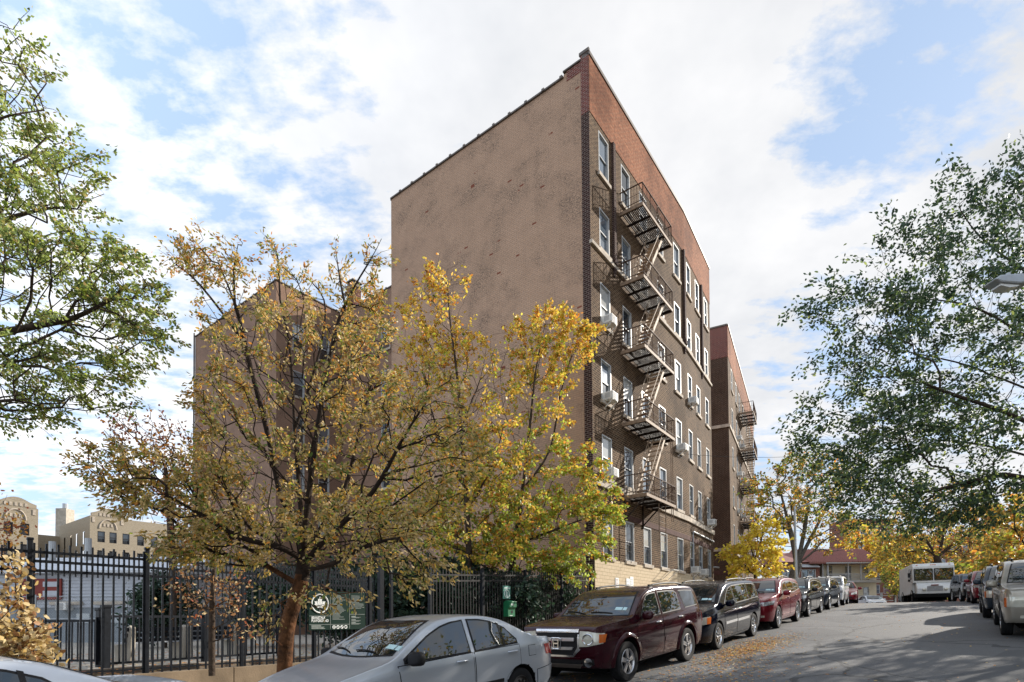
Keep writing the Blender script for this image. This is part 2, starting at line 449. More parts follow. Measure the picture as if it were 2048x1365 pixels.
# wide ground sheet under everything
_u = Vector((math.sin(R(AZ0)), math.cos(R(AZ0)))); _n = Vector((_u.y, -_u.x))
def ground_z(x, y):
    s = x*_u.x+y*_u.y; t = x*_n.x+y*_n.y
    g = gz(max(-60, min(100, s)))-.35
    if t < -8 and s < 60: g = min(g, lerp(g, -1.25, min(1, (-8-t)/4)))
    if t > 7: g += min(1.2, (t-7)*.10)
    return g
mb = MB()
xs = [-700, -300, -150]+[-90+3*i for i in range(74)]+[160, 300, 700]
ys = [-300, -100, -40]+[-30+3*i for i in range(60)]+[180, 300, 700]
idx = {}
for i, x in enumerate(xs):
    for j, y in enumerate(ys):
        idx[i, j] = len(mb.v); mb.v.append((x, y, ground_z(x, y)))
for i in range(len(xs)-1):
    for j in range(len(ys)-1):
        mb.f.append((idx[i, j], idx[i+1, j], idx[i+1, j+1], idx[i, j+1])); mb.uv.append(None); mb.mi.append(0)
mb.obj('ground', M['soil'], smooth=60, kind='structure')

# playground plateau (level, behind the fence)
PZ = -.92
mb = MB()
def pxy(s, t, z): 
    p = _u*s+_n*t; return Vector((p.x, p.y, z))
mb.quad(pxy(-14, -60, PZ), pxy(-14, BL-1.75, PZ), pxy(20.5, BL-1.75, PZ), pxy(20.5, -60, PZ))
mb.obj('playground_pavement', M['concrete'], kind='structure')
mb = MB()
mb.quad(pxy(-14, BL-1.62, PZ-.28), pxy(-14, BL-.2, PZ-.28), pxy(19, BL-.2, PZ-.28), pxy(19, BL-1.62, PZ-.28))
mb.obj('planting_bed', M['soil'], kind='structure')
M['tanconc'] = plain('tan_concrete', (.20, .15, .10), .9, var=.25, scale=2.0, bump=.3)
# low retaining walls
def level_wall(name, label, s0, s1, t0, t1, z0, z1, mat):
    mb = MB(); n = 6
    for i in range(n):
        a, b = lerp(s0, s1, i/n)+.004, lerp(s0, s1, (i+1)/n)-.004
        c = (pxy((a+b)/2, (t0+t1)/2, (z0+z1)/2))
        mb.box(c, (b-a, t1-t0, z1-z0), (Vector((_u.x, _u.y, 0)), Vector((_n.x, _n.y, 0)), Vector((0, 0, 1))))
    o = mb.obj(name, mat, bevel=.012)
    return tag(o, label, 'wall')
level_wall('retaining_wall', 'low tan concrete retaining wall carrying the tall black street fence', -12, 8.4, BL-.18, BL+.06, -3.2, PZ+.02, M['tanconc'])
level_wall('planter_wall', 'brown stained concrete wall behind the empty planting bed', -12, 8.4, BL-1.78, BL-1.62, -2.6, PZ+.03, M['wallconc'])
# ------------------------------------------------------------------ walls with window openings
Z3 = Vector((0, 0, 1))
def dirv(az): return Vector((math.sin(R(az)), math.cos(R(az)), 0))
def wall_cells(mb, P, u, s0, s1, z0, z1, holes=(), uoff=0.0, flip=False):
    ss = sorted({s0, s1} | {h[k] for h in holes for k in (0, 1) if s0 < h[k] < s1})
    zz = sorted({z0, z1} | {h[k] for h in holes for k in (2, 3) if z0 < h[k] < z1})
    for a, b in zip(ss, ss[1:]):
        for c, d in zip(zz, zz[1:]):
            sm, zm = (a+b)/2, (c+d)/2
            if any(h[0] < sm < h[1] and h[2] < zm < h[3] for h in holes): continue
            q = [P+u*a+Z3*c, P+u*b+Z3*c, P+u*b+Z3*d, P+u*a+Z3*d]
            uv = [(a+uoff, c), (b+uoff, c), (b+uoff, d), (a+uoff, d)]
            if flip: q = q[::-1]; uv = uv[::-1]
            mb.quad(*q, uv=uv)
def brickbox(mb, P, u, n, s0, s1, z0, z1, d):
    """box proud of the wall by d with brick UVs on the faces"""
    a, b = P+u*s0, P+u*s1
    o = n*d
    mb.quad(a+o+Z3*z0, b+o+Z3*z0, b+o+Z3*z1, a+o+Z3*z1, uv=[(s0, z0), (s1, z0), (s1, z1), (s0, z1)])
    mb.quad(a+Z3*z0, a+o+Z3*z0, a+o+Z3*z1, a+Z3*z1, uv=[(0, z0), (d, z0), (d, z1), (0, z1)])
    mb.quad(b+o+Z3*z0, b+Z3*z0, b+Z3*z1, b+o+Z3*z1, uv=[(0, z0), (d, z0), (d, z1), (0, z1)])
    mb.quad(a+o+Z3*z1, b+o+Z3*z1, b+Z3*z1, a+Z3*z1, uv=[(s0, 0), (s1, 0), (s1, d), (s0, d)])
    mb.quad(a+Z3*z0, b+Z3*z0, b+o+Z3*z0, a+o+Z3*z0, uv=[(s0, 0), (s1, 0), (s1, d), (s0, d)])

def window_meshes(w, h, fr=.055, proud=.006, mat=None, sash=True, guard=False, sillw=.09):
    """local x along wall, y into the wall, z up, origin lower left"""
    f = MB(); mat = mat or M['white']
    for x0, x1, z0, z1 in ((0, fr, 0, h), (w-fr, w, 0, h), (fr, w-fr, 0, fr*.8), (fr, w-fr, h-fr, h)):
        f.box(((x0+x1)/2, .08-proud/2, (z0+z1)/2), (x1-x0, .16+proud, z1-z0))
    p = MB(); md = h*.5
    for (z0, z1, y) in ((md-.03, h-fr, .07), (fr*.8, md+.03, .105)):
        a, b = fr, w-fr; r = .042
        f.box((a+r/2, y, (z0+z1)/2), (r, .035, z1-z0)); f.box((b-r/2, y, (z0+z1)/2), (r, .035, z1-z0))
        f.box(((a+b)/2, y, z0+r/2), (b-a-2*r, .035, r)); f.box(((a+b)/2, y, z1-r/2), (b-a-2*r, .035, r))
        p.quad((a+r, y, z0+r), (b-r, y, z0+r), (b-r, y, z1-r), (a+r, y, z1-r), m=0 if z0 > .5 else 1)
    s = MB(); s.box((w/2, .02, -.075), (w+2*sillw, .22, .15))
    g = None
    if guard:
        g = MB()
        for k in range(4): g.beam((fr+(w-2*fr)*(k+.5)/4, .03, fr), (fr+(w-2*fr)*(k+.5)/4, .03, h*.42), .014)
        for z in (.1, h*.25, h*.42): g.beam((fr, .03, z), (w-fr, .03, z), .014)
    return f, p, s, g
_wm = {}
def win_mesh(w, h, guard=False):
    k = (round(w, 2), round(h, 2), guard)
    if k not in _wm:
        f, p, s, g = window_meshes(k[0], k[1], guard=guard)
        _wm[k] = (f.mesh('window', M['white']), [p.mesh('pane', [M[a_], M[b_]]) for a_, b_ in (('pane', 'pane'), ('paneb', 'pane'), ('paneb', 'paned'), ('pane', 'paned'), ('paned', 'paned'), ('paneb', 'paneb'))], s.mesh('sill', M['stone']), g.mesh('window_guard', M['black']) if g else None)
    return _wm[k]
def frame_mat(P, u, n, s, z, d=0.0):
    p = P+u*s+Z3*z+n*d
    return Matrix(((u.x, -n.x, 0, p.x), (u.y, -n.y, 0, p.y), (0, 0, 1, p.z), (0, 0, 0, 1)))
def add_window(b, P, u, n, s, z, w, h, guard=False, sill=True):
    f, p, si, g = win_mesh(w, h, guard)
    o = link('window', f, b, basis=frame_mat(P, u, n, s, z))
    link('pane', random.choice(p), o)
    if sill: link('sill', si, o)
    if g: link('window_guard', g, o)
    return o

# ------------------------------------------------------------------ main apartment building
P0 = at(1186, 900, 22.0); P0 = Vector((P0.x, P0.y, 0))
u1, u2, w1 = dirv(37), dirv(32.9), dirv(-53)
n1 = Vector((u1.y, -u1.x, 0)); n2 = Vector((u2.y, -u2.x, 0))
S1, S2 = 11.0, 6.15
P1 = P0+u1*S1; PQ = P1+u2*S2
ZB, ZBASE, ZOR, ZTOP = -1.4, 2.50, 20.86, 23.22
WZ = [(2.59, 4.38), (5.93, 7.71), (9.15, 10.90), (12.40, 14.13), (15.58, 17.32), (18.80, 20.62)]
C1 = [(.78, 1.68), (2.92, 3.82), (4.90, 5.80), (7.0, 7.88), (9.38, 10.26)]
C2 = [(.50, 1.34), (2.43, 3.27), (4.60, 5.44)]
apt = thing('apartment_building', 'six storey brown brick building with tan painted blank side wall and orange brick parapet', 'building', (P0.x, P0.y, ZB))
H1 = [(a, b, z0, z1) for a, b in C1 for z0, z1 in WZ]; H2 = [(a, b, z0, z1) for a, b in C2 for z0, z1 in WZ]
HB = [(.95, 2.6, -.2, 1.18)]
mb = MB()
wall_cells(mb, P0, u1, 0, S1, ZBASE, ZOR, H1); wall_cells(mb, P1, u2, 0, S2, ZBASE, ZOR, H2, uoff=S1)
mb.obj('front_wall', M['facade'], apt)
mb = MB()
wall_cells(mb, P0+n1*.03, u1, 0, S1, ZB, ZBASE, HB); wall_cells(mb, P1+n2*.03, u2, 0, S2, ZB, ZBASE, uoff=S1)
mb.quad(P0+Z3*ZBASE, P0+n1*.03+Z3*ZBASE, P1+n1*.03+Z3*ZBASE, P1+Z3*ZBASE, uv=[(0, 0), (.03, 0), (.03, 1), (0, 1)])
mb.quad(P0+Z3*ZB, P0+n1*.03+Z3*ZB, P0+n1*.03+Z3*ZBASE, P0+Z3*ZBASE, uv=[(0, 0), (.03, 0), (.03, 3), (0, 3)])
mb.obj('painted_base', M['beige'], apt)
mb = MB()
brickbox(mb, P0, u1, n1, 0, S1, ZOR, ZTOP, .02); brickbox(mb, P1, u2, n2, 0, S2, ZOR, ZTOP, .02)
mb.obj('parapet', M['orange'], apt)
mb = MB()
for P, u, n, s in ((P0, u1, n1, S1), (P1, u2, n2, S2)):
    mb.box(P+u*(s/2)-n*.12+Z3*(ZTOP+.07), (s+.04, .36, .14), (u, n, Z3))
mb.box(P0+w1*.2-u1*.0+Z3*(ZTOP+.22), (.46, .10, .12), (w1, u1, Z3))
mb.obj('parapet_coping', M['cap'], apt)
for z, h in ((5.60, .28), (15.40, .16)):   # stone belt courses
    mb = MB()
    mb.box(P0+u1*(S1/2)+n1*.03+Z3*z, (S1+.10, .14, h), (u1, n1, Z3))
    mb.box(P1+u2*(S2/2)+n2*.03+Z3*z, (S2, .14, h), (u2, n2, Z3))
    mb.obj('belt_course', M['stone'], apt, bevel=.015)
mb = MB()
mb.box(P0+u1*(S1/2)+n1*.0+Z3*4.55, (S1, .05, .26), (u1, n1, Z3)); mb.box(P1+u2*(S2/2)+Z3*4.55, (S2, .05, .26), (u2, n2, Z3))
mb.obj('lintel_band', M['soldier'], apt)
for P, u, n, s in ((P0, u1, n1, 2.08), (P1, u2, n2, -.14), (P1, u2, n2, 3.78)):
    mb = MB(); brickbox(mb, P, u, n, s-.10, s+.10, 15.75, ZOR+.05, .11)
    mb.box(P+u*s+n*.06+Z3*15.62, (.30, .18, .26), (u, n, Z3))
    for k in range(3): mb.box(P+u*s+n*(.05-.012*k)+Z3*(15.28-.12*k), (.22-.05*k, .11-.02*k, .11), (u, n, Z3))
    mb.obj('brick_pilaster', M['corner'], apt)
# side wall: front block, light court, rear wing
n3 = -u1
D1, D2, D3, REC = 12.2, 23.8, 35.9, 5.2
ZS = 22.95
mb = MB()
wall_cells(mb, P0, w1, .36, D1, ZB, ZS, flip=True)
wall_cells(mb, P0, w1, .36, 1.2, ZS, 23.1, flip=True)
mb.obj('side_wall', M['tan'], apt)
mb = MB()
brickbox(mb, P0, w1, n3, 0, .37, ZB, ZOR, .015)
mb.obj('corner_pier', M['corner'], apt)
mb = MB()
brickbox(mb, P0, w1, n3, 0, .37, ZOR, ZTOP+.16, .02)
brickbox(mb, P0, w1, n3, .38, 1.05, 22.72, 23.16, .012)
mb.obj('red_corner_pier', M['redbrick'], apt)
A = P0+w1*D1; B = A+u1*REC; Cc = B+w1*(D2-D1); D = P0+w1*D2; E = P0+w1*D3
mb = MB()
wall_cells(mb, A, u1, 0, REC, ZB, ZS)
hB = [(2.4, 3.35, z0, z1) for z0, z1 in WZ[1:]]+[(6.2, 7.15, z0, z1) for z0, z1 in WZ[1:]]
wall_cells(mb, B, w1, 0, D2-D1, ZB, ZS, hB, flip=True)
hD = [(1.2, 2.1, z0, z1) for z0, z1 in WZ[1:]]+[(3.2, 4.1, z0, z1) for z0, z1 in WZ[1:]]
wall_cells(mb, D, u1, 0, REC, ZB, ZS, hD)
mb.obj('light_court_wall', M['brownwall'], apt)
mb = MB()
wall_cells(mb, P0, w1, D2, D3, ZB, ZS, flip=True)
mb.obj('rear_wing_wall', M['brownwall'], apt)
mb = MB()
u1b = u1
wall_cells(mb, E, u1, 0, 16, ZB, ZS); F0 = E+u1*16; G0 = PQ-n2*0
mb.quad(F0+Z3*ZB, PQ+w1*D3*.95+Z3*ZB, PQ+w1*D3*.95+Z3*ZS, F0+Z3*ZS, uv=[(0, 0), (3, 0), (3, ZS), (0, ZS)])
wall_cells(mb, PQ, w1, 0, D3*.95, ZB, ZTOP)
mb.obj('rear_wall', M['brownwall'], apt)
mb = MB()
mb.poly([P0+Z3*22.3, P1+Z3*22.3, PQ+Z3*22.3, PQ+w1*D3*.95+Z3*22.3, F0+Z3*22.3, E+Z3*22.3, D+Z3*22.3, Cc+Z3*22.3, B+Z3*22.3, A+Z3*22.3])
mb.obj('roof', M['cap'], apt)
mb = MB()   # clay coping with joint collars
def coping(P, u, n, s0, s1, z):
    L_ = s1-s0
    mb.box(P+u*(s0+L_/2)-n*.10+Z3*(z+.035), (L_, .34, .07), (u, n, Z3))
    k = s0+.1
    while k < s1:
        mb.box(P+u*k-n*.10+Z3*(z+.065), (.13, .38, .11), (u, n, Z3)); k += .92
coping(P0, w1, n3, 1.2, D1, ZS); coping(P0, w1, n3, D2, D3, ZS); coping(B, w1, n3, 0, D2-D1, ZS); coping(D, u1, -w1, 0, REC, ZS); coping(A, u1, w1, 0, REC, ZS)
mb.box(P0+w1*.78-n3*.1+Z3*23.19, (.85, .34, .06), (w1, n3, Z3))
mb.obj('side_coping', M['cap'], apt)
mb = MB(); mb.tube([E+n3*.08+Z3*(ZS+.3), E+n3*.08+Z3*ZB], .06, 6); mb.obj('drain_pipe', M['cap'], apt)
for P, u, n, cols, zs in ((P0, u1, n1, C1, WZ), (P1, u2, n2, C2, WZ)):
    for a, b in cols:
        for i, (z0, z1) in enumerate(zs):
            add_window(apt, P, u, n, a, z0, b-a, z1-z0, guard=(i == 0), sill=True)
def add_flip_window(P, w, n, s, z0, z1, wd=.95):
    # window on a wall whose direction runs to the left as seen from outside
    add_window(apt, P+w*(s+wd), -w, n, 0, z0, wd, z1-z0)
for z0, z1 in WZ[1:]:
    add_flip_window(B, w1, n3, 2.4, z0, z1); add_flip_window(B, w1, n3, 6.2, z0, z1)
    add_window(apt, D, u1, -w1, 1.2, z0, .9, z1-z0); add_window(apt, D, u1, -w1, 3.2, z0, .9, z1-z0)
# basement window + door frame behind the maroon car
mb = MB()
bw = frame_mat(P0, u1, n1, .95, -.2, .03)
f = MB()
for x0, x1, z0, z1 in ((0, .07, 0, 1.38), (.50, .60, 0, 1.38), (1.58, 1.65, 0, 1.38), (0, 1.65, 1.30, 1.38), (0, 1.65, 0, .06)):
    f.box(((x0+x1)/2, .05, (z0+z1)/2), (x1-x0, .13, z1-z0-.004))
bwin = link('basement_window', f.mesh('basement_window', M['white']), apt, basis=bw)
f = MB(); f.quad((.05, .09, .03), (1.6, .09, .03), (1.6, .09, 1.32), (.05, .09, 1.32)); link('pane', f.mesh('pane', M['pane']), bwin)
f = MB(); f.box((.83, -.01, 1.44), (1.85, .14, .10)); link('lintel', f.mesh('lintel', M['stone']), bwin)

# chimney on the rear roof
cp = at(708, 560, 41.0)
ch = MB()
cu, cn = u1, w1
for (d, z0, z1) in ((.74, 22.3, 25.1),):
    for k, (dr, nn) in enumerate(((u1, n1), (w1, -u1), (-u1, -n1), (-w1, u1))):
        c0 = Vector((cp.x, cp.y, 0))
        brickbox(ch, c0-dr*d/2, dr, nn, 0, d, z0, z1, d/2)
chim = ch.obj('chimney', M['redbrick'], apt)
mb = MB(); mb.box((cp.x, cp.y, 25.35), (.70, .70, .45), (u1, w1, Z3)); mb.box((cp.x, cp.y, 25.62), (.9, .9, .08), (u1, w1, Z3)); mb.obj('chimney_cap', M['cap'], chim)

# wall pipe and camera
mb = MB(); q = P1+u2*.9+n2*.06
mb.tube([q+Z3*5.0, q+Z3*.2], .03, 6); mb.tube([q+Z3*5.0+n2*.02, P1+u2*6.0+n2*.08+Z3*5.0], .045, 6)
tag(mb.obj('conduit_pipe', M['galv'], smooth=40), 'thin pipe running down and along the brown facade above the ground floor', 'pipe')
mb = MB(); q = P1+u2*6.05+n2*.05+Z3*3.35
mb.box(q, (.08, .12, .08), (u2, n2, Z3)); mb.tube([q+n2*.05, q+n2*.32-Z3*.05], .05, 8)
tag(mb.obj('security_camera', M['white']), 'small white security camera at the far end of the brown facade', 'camera')

# posters and notice papers on the painted base
def poster(name, label, s, z, w, h, cols, mat=M['signwhite']):
    mb = MB(); P = P0+n1*.035
    mb.box(P+u1*(s+w/2)+n1*.008+Z3*(z+h/2), (w, .016, h), (u1, n1, Z3))
    o = mb.obj(name, mat); tag(o, label, 'sign')
    t = MB(); yy = z+h*.86
    while yy > z+h*.12:
        ww = w*random.uniform(.45, .8)
        t.box(P+u1*(s+w*.1+ww/2)+n1*.0175+Z3*yy, (ww, .003, h*.035), (u1, n1, Z3)); yy -= h*.11
    t.obj('print', M[cols], o)
    return o
poster('notice_sign', 'white notice sign with red heading on the beige painted wall', 1.78, 1.25, .32, .52, 'redpaint')
poster('paper_notice', 'left one of two white paper notices side by side on beige wall', 2.85, .75, .36, 1.05, 'galv')
poster('paper_notice', 'right one of two white paper notices side by side on beige wall', 3.25, .95, .34, .95, 'galv')

# folding rack under the fourth ground floor window
mb = MB(); q = P0+u1*7.05+n1*.06+Z3*2.45
for ds in (0, .75):
    mb.beam(q+u1*ds, q+u1*ds+n1*.55, .03); mb.beam(q+u1*ds+n1*.55, q+u1*ds-Z3*.45, .03)
mb.beam(q+n1*.55, q+n1*.55+u1*.75, .03)
tag(mb.obj('wall_bracket', M['acwhite']), 'empty pale air conditioner bracket under a ground floor window', 'bracket')

# ------------------------------------------------------------------ air conditioners
def ac_meshes():
    b = MB(); b.box((0, -.16, .175), (.51, .52, .35))
    g = MB()
    for k in range(7): g.box((-.05, -.422, .045+.043*k), (.36, .012, .026))
    for k in range(5): g.box((-.257, -.28+.05*k, .19), (.008, .02, .2)); g.box((.257, -.28+.05*k, .19), (.008, .02, .2))
    s = MB()
    for x in (-.2, .2):
        s.beam((x, -.38, -.02), (x, .0, -.32), .03); s.beam((x, -.41, -.015), (x, .02, -.015), .03)
    return b.mesh('air_conditioner', M['acwhite']), g.mesh('grille', M['acgrill']), s.mesh('bracket', M['acwhite'])
_ac = ac_meshes()
def add_ac(P, u, n, s, z, label, bracket=True):
    t = thing('air_conditioner', label, 'air conditioner', group='window air conditioners', mat=frame_mat(P, u, n, s, z))
    c = link('casing', _ac[0], t, local=True, bevel=.02); link('grille', _ac[1], t, local=True)
    if bracket: link('bracket', _ac[2], t, local=True)
add_ac(P0, u1, n1, 1.23, 12.42, 'air conditioner in the window nearest the corner on the fourth floor of the brown facade')
add_ac(P0, u1, n1, 1.23, 9.17, 'air conditioner in the window nearest the corner on the third floor of the brown facade')
add_ac(P0, u1, n1, 1.23, 5.95, 'air conditioner in the window nearest the corner just above the lower stone belt', False)
add_ac(P0, u1, n1, 9.85, 9.17, 'lone air conditioner in the third floor window right of the fire escape')
add_ac(P1, u2, n2, .92, 12.42, 'air conditioner in the fourth floor window right of the facade bend')
add_ac(P1, u2, n2, .92, 2.62, 'left one of two neighbouring ground floor air conditioners above the dark van')
add_ac(P1, u2, n2, 2.85, 2.62, 'right one of two neighbouring ground floor air conditioners above the dark van')
add_ac(P1, u2, n2, 5.0, 5.95, 'air conditioner in the last second floor window at the far end of the brown facade')

# ------------------------------------------------------------------ fire escapes
def fire_escape(label, P, u, n, s0, s1, dep, floors, group, stair=(5.35, 3.15), rods=True):
    t = thing('fire_escape', label, 'fire escape', tuple(P+u*s0+Z3*floors[0]), group)
    def Q(s, d, z): return P+u*s+n*d+Z3*z
    for i, z in enumerate(floors):
        pf = MB()
        ns = 14
        for k in range(ns):
            d = .10+(dep-.16)*k/(ns-1)
            pf.box(Q((s0+s1)/2, d, z), (s1-s0, .046, .026), (u, n, Z3))
        for k in range(5):
            s = lerp(s0+.05, s1-.05, k/4)
            pf.box(Q(s, dep/2, z-.06), (.05, dep, .10), (u, n, Z3))
        p = pf.obj('platform', M['iron'], t)
        eb = MB(); eb.box(Q((s0+s1)/2, dep, z-.03), (s1-s0+.06, .05, .13), (u, n, Z3)); eb.box(Q(s0, dep/2, z-.03), (.05, dep, .15), (u, n, Z3)); eb.box(Q(s1, dep/2, z-.03), (.05, dep, .15), (u, n, Z3))
        eb.obj('edge_beam', M['irontan'], p)
        r = MB(); h = .92
        loop = [Q(s0, .02, z+h), Q(s0, dep, z+h), Q(s1, dep, z+h), Q(s1, .02, z+h)]
        for a, b in zip(loop, loop[1:]):
            r.beam(a, b, .045, .03); r.beam(a-Z3*(h-.16), b-Z3*(h-.16), .022); r.beam(a-Z3*.42, b-Z3*.42, .014)
        nb = int((s1-s0)/.14)
        for k in range(nb+1):
            s = lerp(s0, s1, k/nb); r.beam(Q(s, dep, z+.05), Q(s, dep, z+h), .016 if k % 6 else .032)
        for k in range(8):
            d = lerp(.05, dep, k/8)
            r.beam(Q(s0, d, z+.05), Q(s0, d, z+h), .013); r.beam(Q(s1, d, z+.05), Q(s1, d, z+h), .013)
        r.obj('railing', M['rust'], t)
        o = MB()
        for zz, rr in ((z+.66, .19), (z+.30, .19), (z+.48, .08)):
            o.tube([Q((s0+s1)/2+.05+rr*math.cos(a), dep+.03, zz+rr*math.sin(a)) for a in [2*math.pi*k/18 for k in range(19)]], .014, 5, cap=False)
        o.obj('ring_ornament', M['irontan'], t)
        if i > 0:
            zl = floors[i-1]; st = MB(); sa, sb = s0+(stair[0]-2.7), s0+(stair[1]-2.7)
            for d in (dep-.72, dep-.14):
                st.beam(Q(sa, d, z), Q(sb, d, zl), .03, .13)
            nt_ = 12
            for k in range(1, nt_):
                q = k/nt_; st.box(Q(lerp(sa, sb, q), dep-.43, lerp(z, zl, q)), (.17, .56, .022), (u, n, Z3))
            for d in (dep-.74, dep-.12):
                a, b = Q(sa+.1, d, z+.75), Q(sb+.1, d, zl+.75)
                st.beam(a, b, .026)
                for q in (0, .33, .66, 1): 
                    m_ = a.lerp(b, q); st.beam(m_, m_-Z3*.75, .02)
            st.obj('stair', M['stairiron'], t)
    z = floors[0]; br = MB()
    for s in (s0+.1, s0+(s1-s0)*.62):
        br.beam(Q(s, .03, z-.05), Q(s, .03, z-1.15), .09, .05); br.beam(Q(s, .04, z-1.0), Q(s, dep-.1, z-.10), .05)
        br.beam(Q(s, .04, z-.07), Q(s, dep, z-.07), .05)
    br.obj('support_bracket', M['iron'], t)
    ld = MB()
    la, lb = s0+1.75, s0+2.55
    for s in (la, lb): ld.beam(Q(s, dep-.15, z+.3), Q(s, dep-.15, z-1.95), .035)
    for k in range(7): ld.beam(Q(la, dep-.15, z-1.85+.3*k), Q(lb, dep-.15, z-1.85+.3*k), .018)
    ld.obj('drop_ladder', M['irontan'], t)
    if rods:
        rd = MB()
        for s in (s1-.35, s1-.12): rd.beam(Q(s, dep-.05, floors[1]), Q(s, dep-.05, z-.8), .028)
        rd.beam(Q(s1, dep, z+.9), Q(s1+.45, .1, z+.25), .03)
        rd.obj('guide_rod', M['irontan'], t)
    return t
fire_escape('rusty iron fire escape zigzagging down the front of the nearer brown brick building', P0, u1, n1, 2.7, 6.1, 1.11, [5.4, 8.65, 11.88, 14.95, 18.15], None)

# ------------------------------------------------------------------ twin building behind
P2 = at(1458.5, 900, 43.0); P2 = Vector((P2.x, P2.y, 0))
u4, w4 = dirv(28.5), dirv(-61.5); n4 = Vector((u4.y, -u4.x, 0))
b2 = thing('apartment_building', 'darker twin brick apartment building farther up the street with a bare dark side wall', 'building', (P2.x, P2.y, 0))
SL = 22.0
c4s = [(2.0, 2.9), (5.0, 5.9), (7.6, 8.5), (10.6, 11.5), (14, 14.9), (17.5, 18.4)]
WZ2 = [(a, b) for a, b in WZ]
hol = [(a, b, z0, z1) for a, b in c4s for z0, z1 in WZ2]
mb = MB(); wall_cells(mb, P2, u4, 0, SL, -.5, ZOR-.1, hol); mb.obj('front_wall', M['facade'], b2)
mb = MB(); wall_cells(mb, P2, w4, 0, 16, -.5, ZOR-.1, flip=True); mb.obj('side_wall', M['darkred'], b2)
mb = MB(); brickbox(mb, P2, w4, -u4, 0, 16, ZOR-.1, 23.25, .02); mb.obj('side_parapet', M['redbrick'], b2)
mb = MB(); brickbox(mb, P2, u4, n4, 0, SL, ZOR-.1, 23.25, .02); mb.obj('parapet', M['orange'], b2)
mb = MB(); mb.box(P2+u4*SL/2-n4*.1+Z3*23.32, (SL, .36, .12), (u4, n4, Z3)); mb.box(P2+w4*8+u4*.1+Z3*23.32, (16, .36, .12), (w4, u4, Z3)); mb.obj('parapet_coping', M['cap'], b2)
for z in (5.42, 15.25):
    mb = MB()
    mb.box(P2+w4*8-u4*.03+Z3*z, (16.1, .12, .24), (w4, u4, Z3)); mb.box(P2+u4*SL/2+n4*.03+Z3*z, (SL, .13, .23), (u4, n4, Z3))
    mb.obj('belt_course', M['stone'], b2)
mb = MB(); mb.box(P2+w4*8-u4*.01+Z3*3.6, (15.9, .05, .35), (w4, u4, Z3)); mb.obj('lintel_band', M['soldier'], b2)
mb = MB(); mb.poly([P2+Z3*22.5, P2+u4*SL+Z3*22.5, P2+u4*SL+w4*16+Z3*22.5, P2+w4*16+Z3*22.5])
wall_cells(mb, P2+u4*SL, w4, 0, 16, -.5, 23.2); wall_cells(mb, P2+w4*16, u4, 0, SL, -.5, 23.2, flip=True); mb.obj('roof', M['darkred'], b2)
for a, b in c4s:
    for z0, z1 in WZ2: add_window(b2, P2, u4, n4, a, z0, b-a, z1-z0)
fire_escape('dark fire escape seen nearly edge on along the front of the farther twin building', P2, u4, n4, 7.0, 10.6, 1.25, [5.4, 8.6, 11.9, 15.1, 18.5], None, rods=False)
q = P2+w4*1.2-u4*.05+Z3*2.3; mb = MB(); mb.box(q, (.5, .05, .42), (w4, u4, Z3)); tag(mb.obj('wall_sign', M['signwhite']), 'small white sign plate low on the dark brick side wall', 'sign')
for c, k, lab in ((5.45, 4, 'air conditioner highest up on the facade of the farther twin building'), (8.05, 4, 'air conditioner on the top belt level beside the far fire escape'),
                  (5.45, 3, 'air conditioner halfway up the facade of the farther twin building'), (8.05, 3, 'air conditioner halfway up and close to the far fire escape'),
                  (5.45, 2, 'air conditioner on the third floor of the farther twin building'), (8.05, 2, 'air conditioner on the third floor close to the far fire escape')):
    add_ac(P2, u4, n4, c, WZ[k][0]+.02, lab, False)
U3 = Vector((_u.x, _u.y, 0)); N3 = Vector((_n.x, _n.y, 0))
X3, Y3 = Vector((1, 0, 0)), Vector((0, 1, 0))
def FP(s, t, z): return U3*s+N3*t+Z3*z
# ------------------------------------------------------------------ tall street fence left of the gate
def tall_fence():
    t = thing('street_fence', 'tall black picket fence with double top rails carrying the green park sign', 'fence', FP(3, BL, PZ))
    zt = 1.15; s0, s1 = -6.0, 8.3
    p = MB(); s = s0
    k = 0
    while s <= s1:
        p.box(FP(s, BL, (PZ+zt+.10)/2+.02), (.028, .028, zt+.10-PZ), (U3, N3, Z3)); 
        p.box(FP(s+.075, BL, .98), (.022, .022, .44), (U3, N3, Z3))
        s += .15
    p.obj('pickets', M['black'], t)
    r = MB()
    for z in (zt-.02, .985, .835, PZ+.10): r.box(FP((s0+s1)/2, BL, z), (s1-s0, .022, .045 if z > 0 else .03), (U3, N3, Z3))
    r.obj('rail', M['black'], t)
    for s in (-4.6, -3.0, -1.4, .25, 1.9, 3.5, 5.18, 6.8, 8.3):
        q = MB(); q.box(FP(s, BL, (PZ+zt+.16)/2), (.07, .07, zt+.16-PZ), (U3, N3, Z3)); q.box(FP(s, BL, zt+.18), (.085, .085, .04), (U3, N3, Z3))
        q.obj('post', M['black'], t, bevel=.008)
tall_fence()
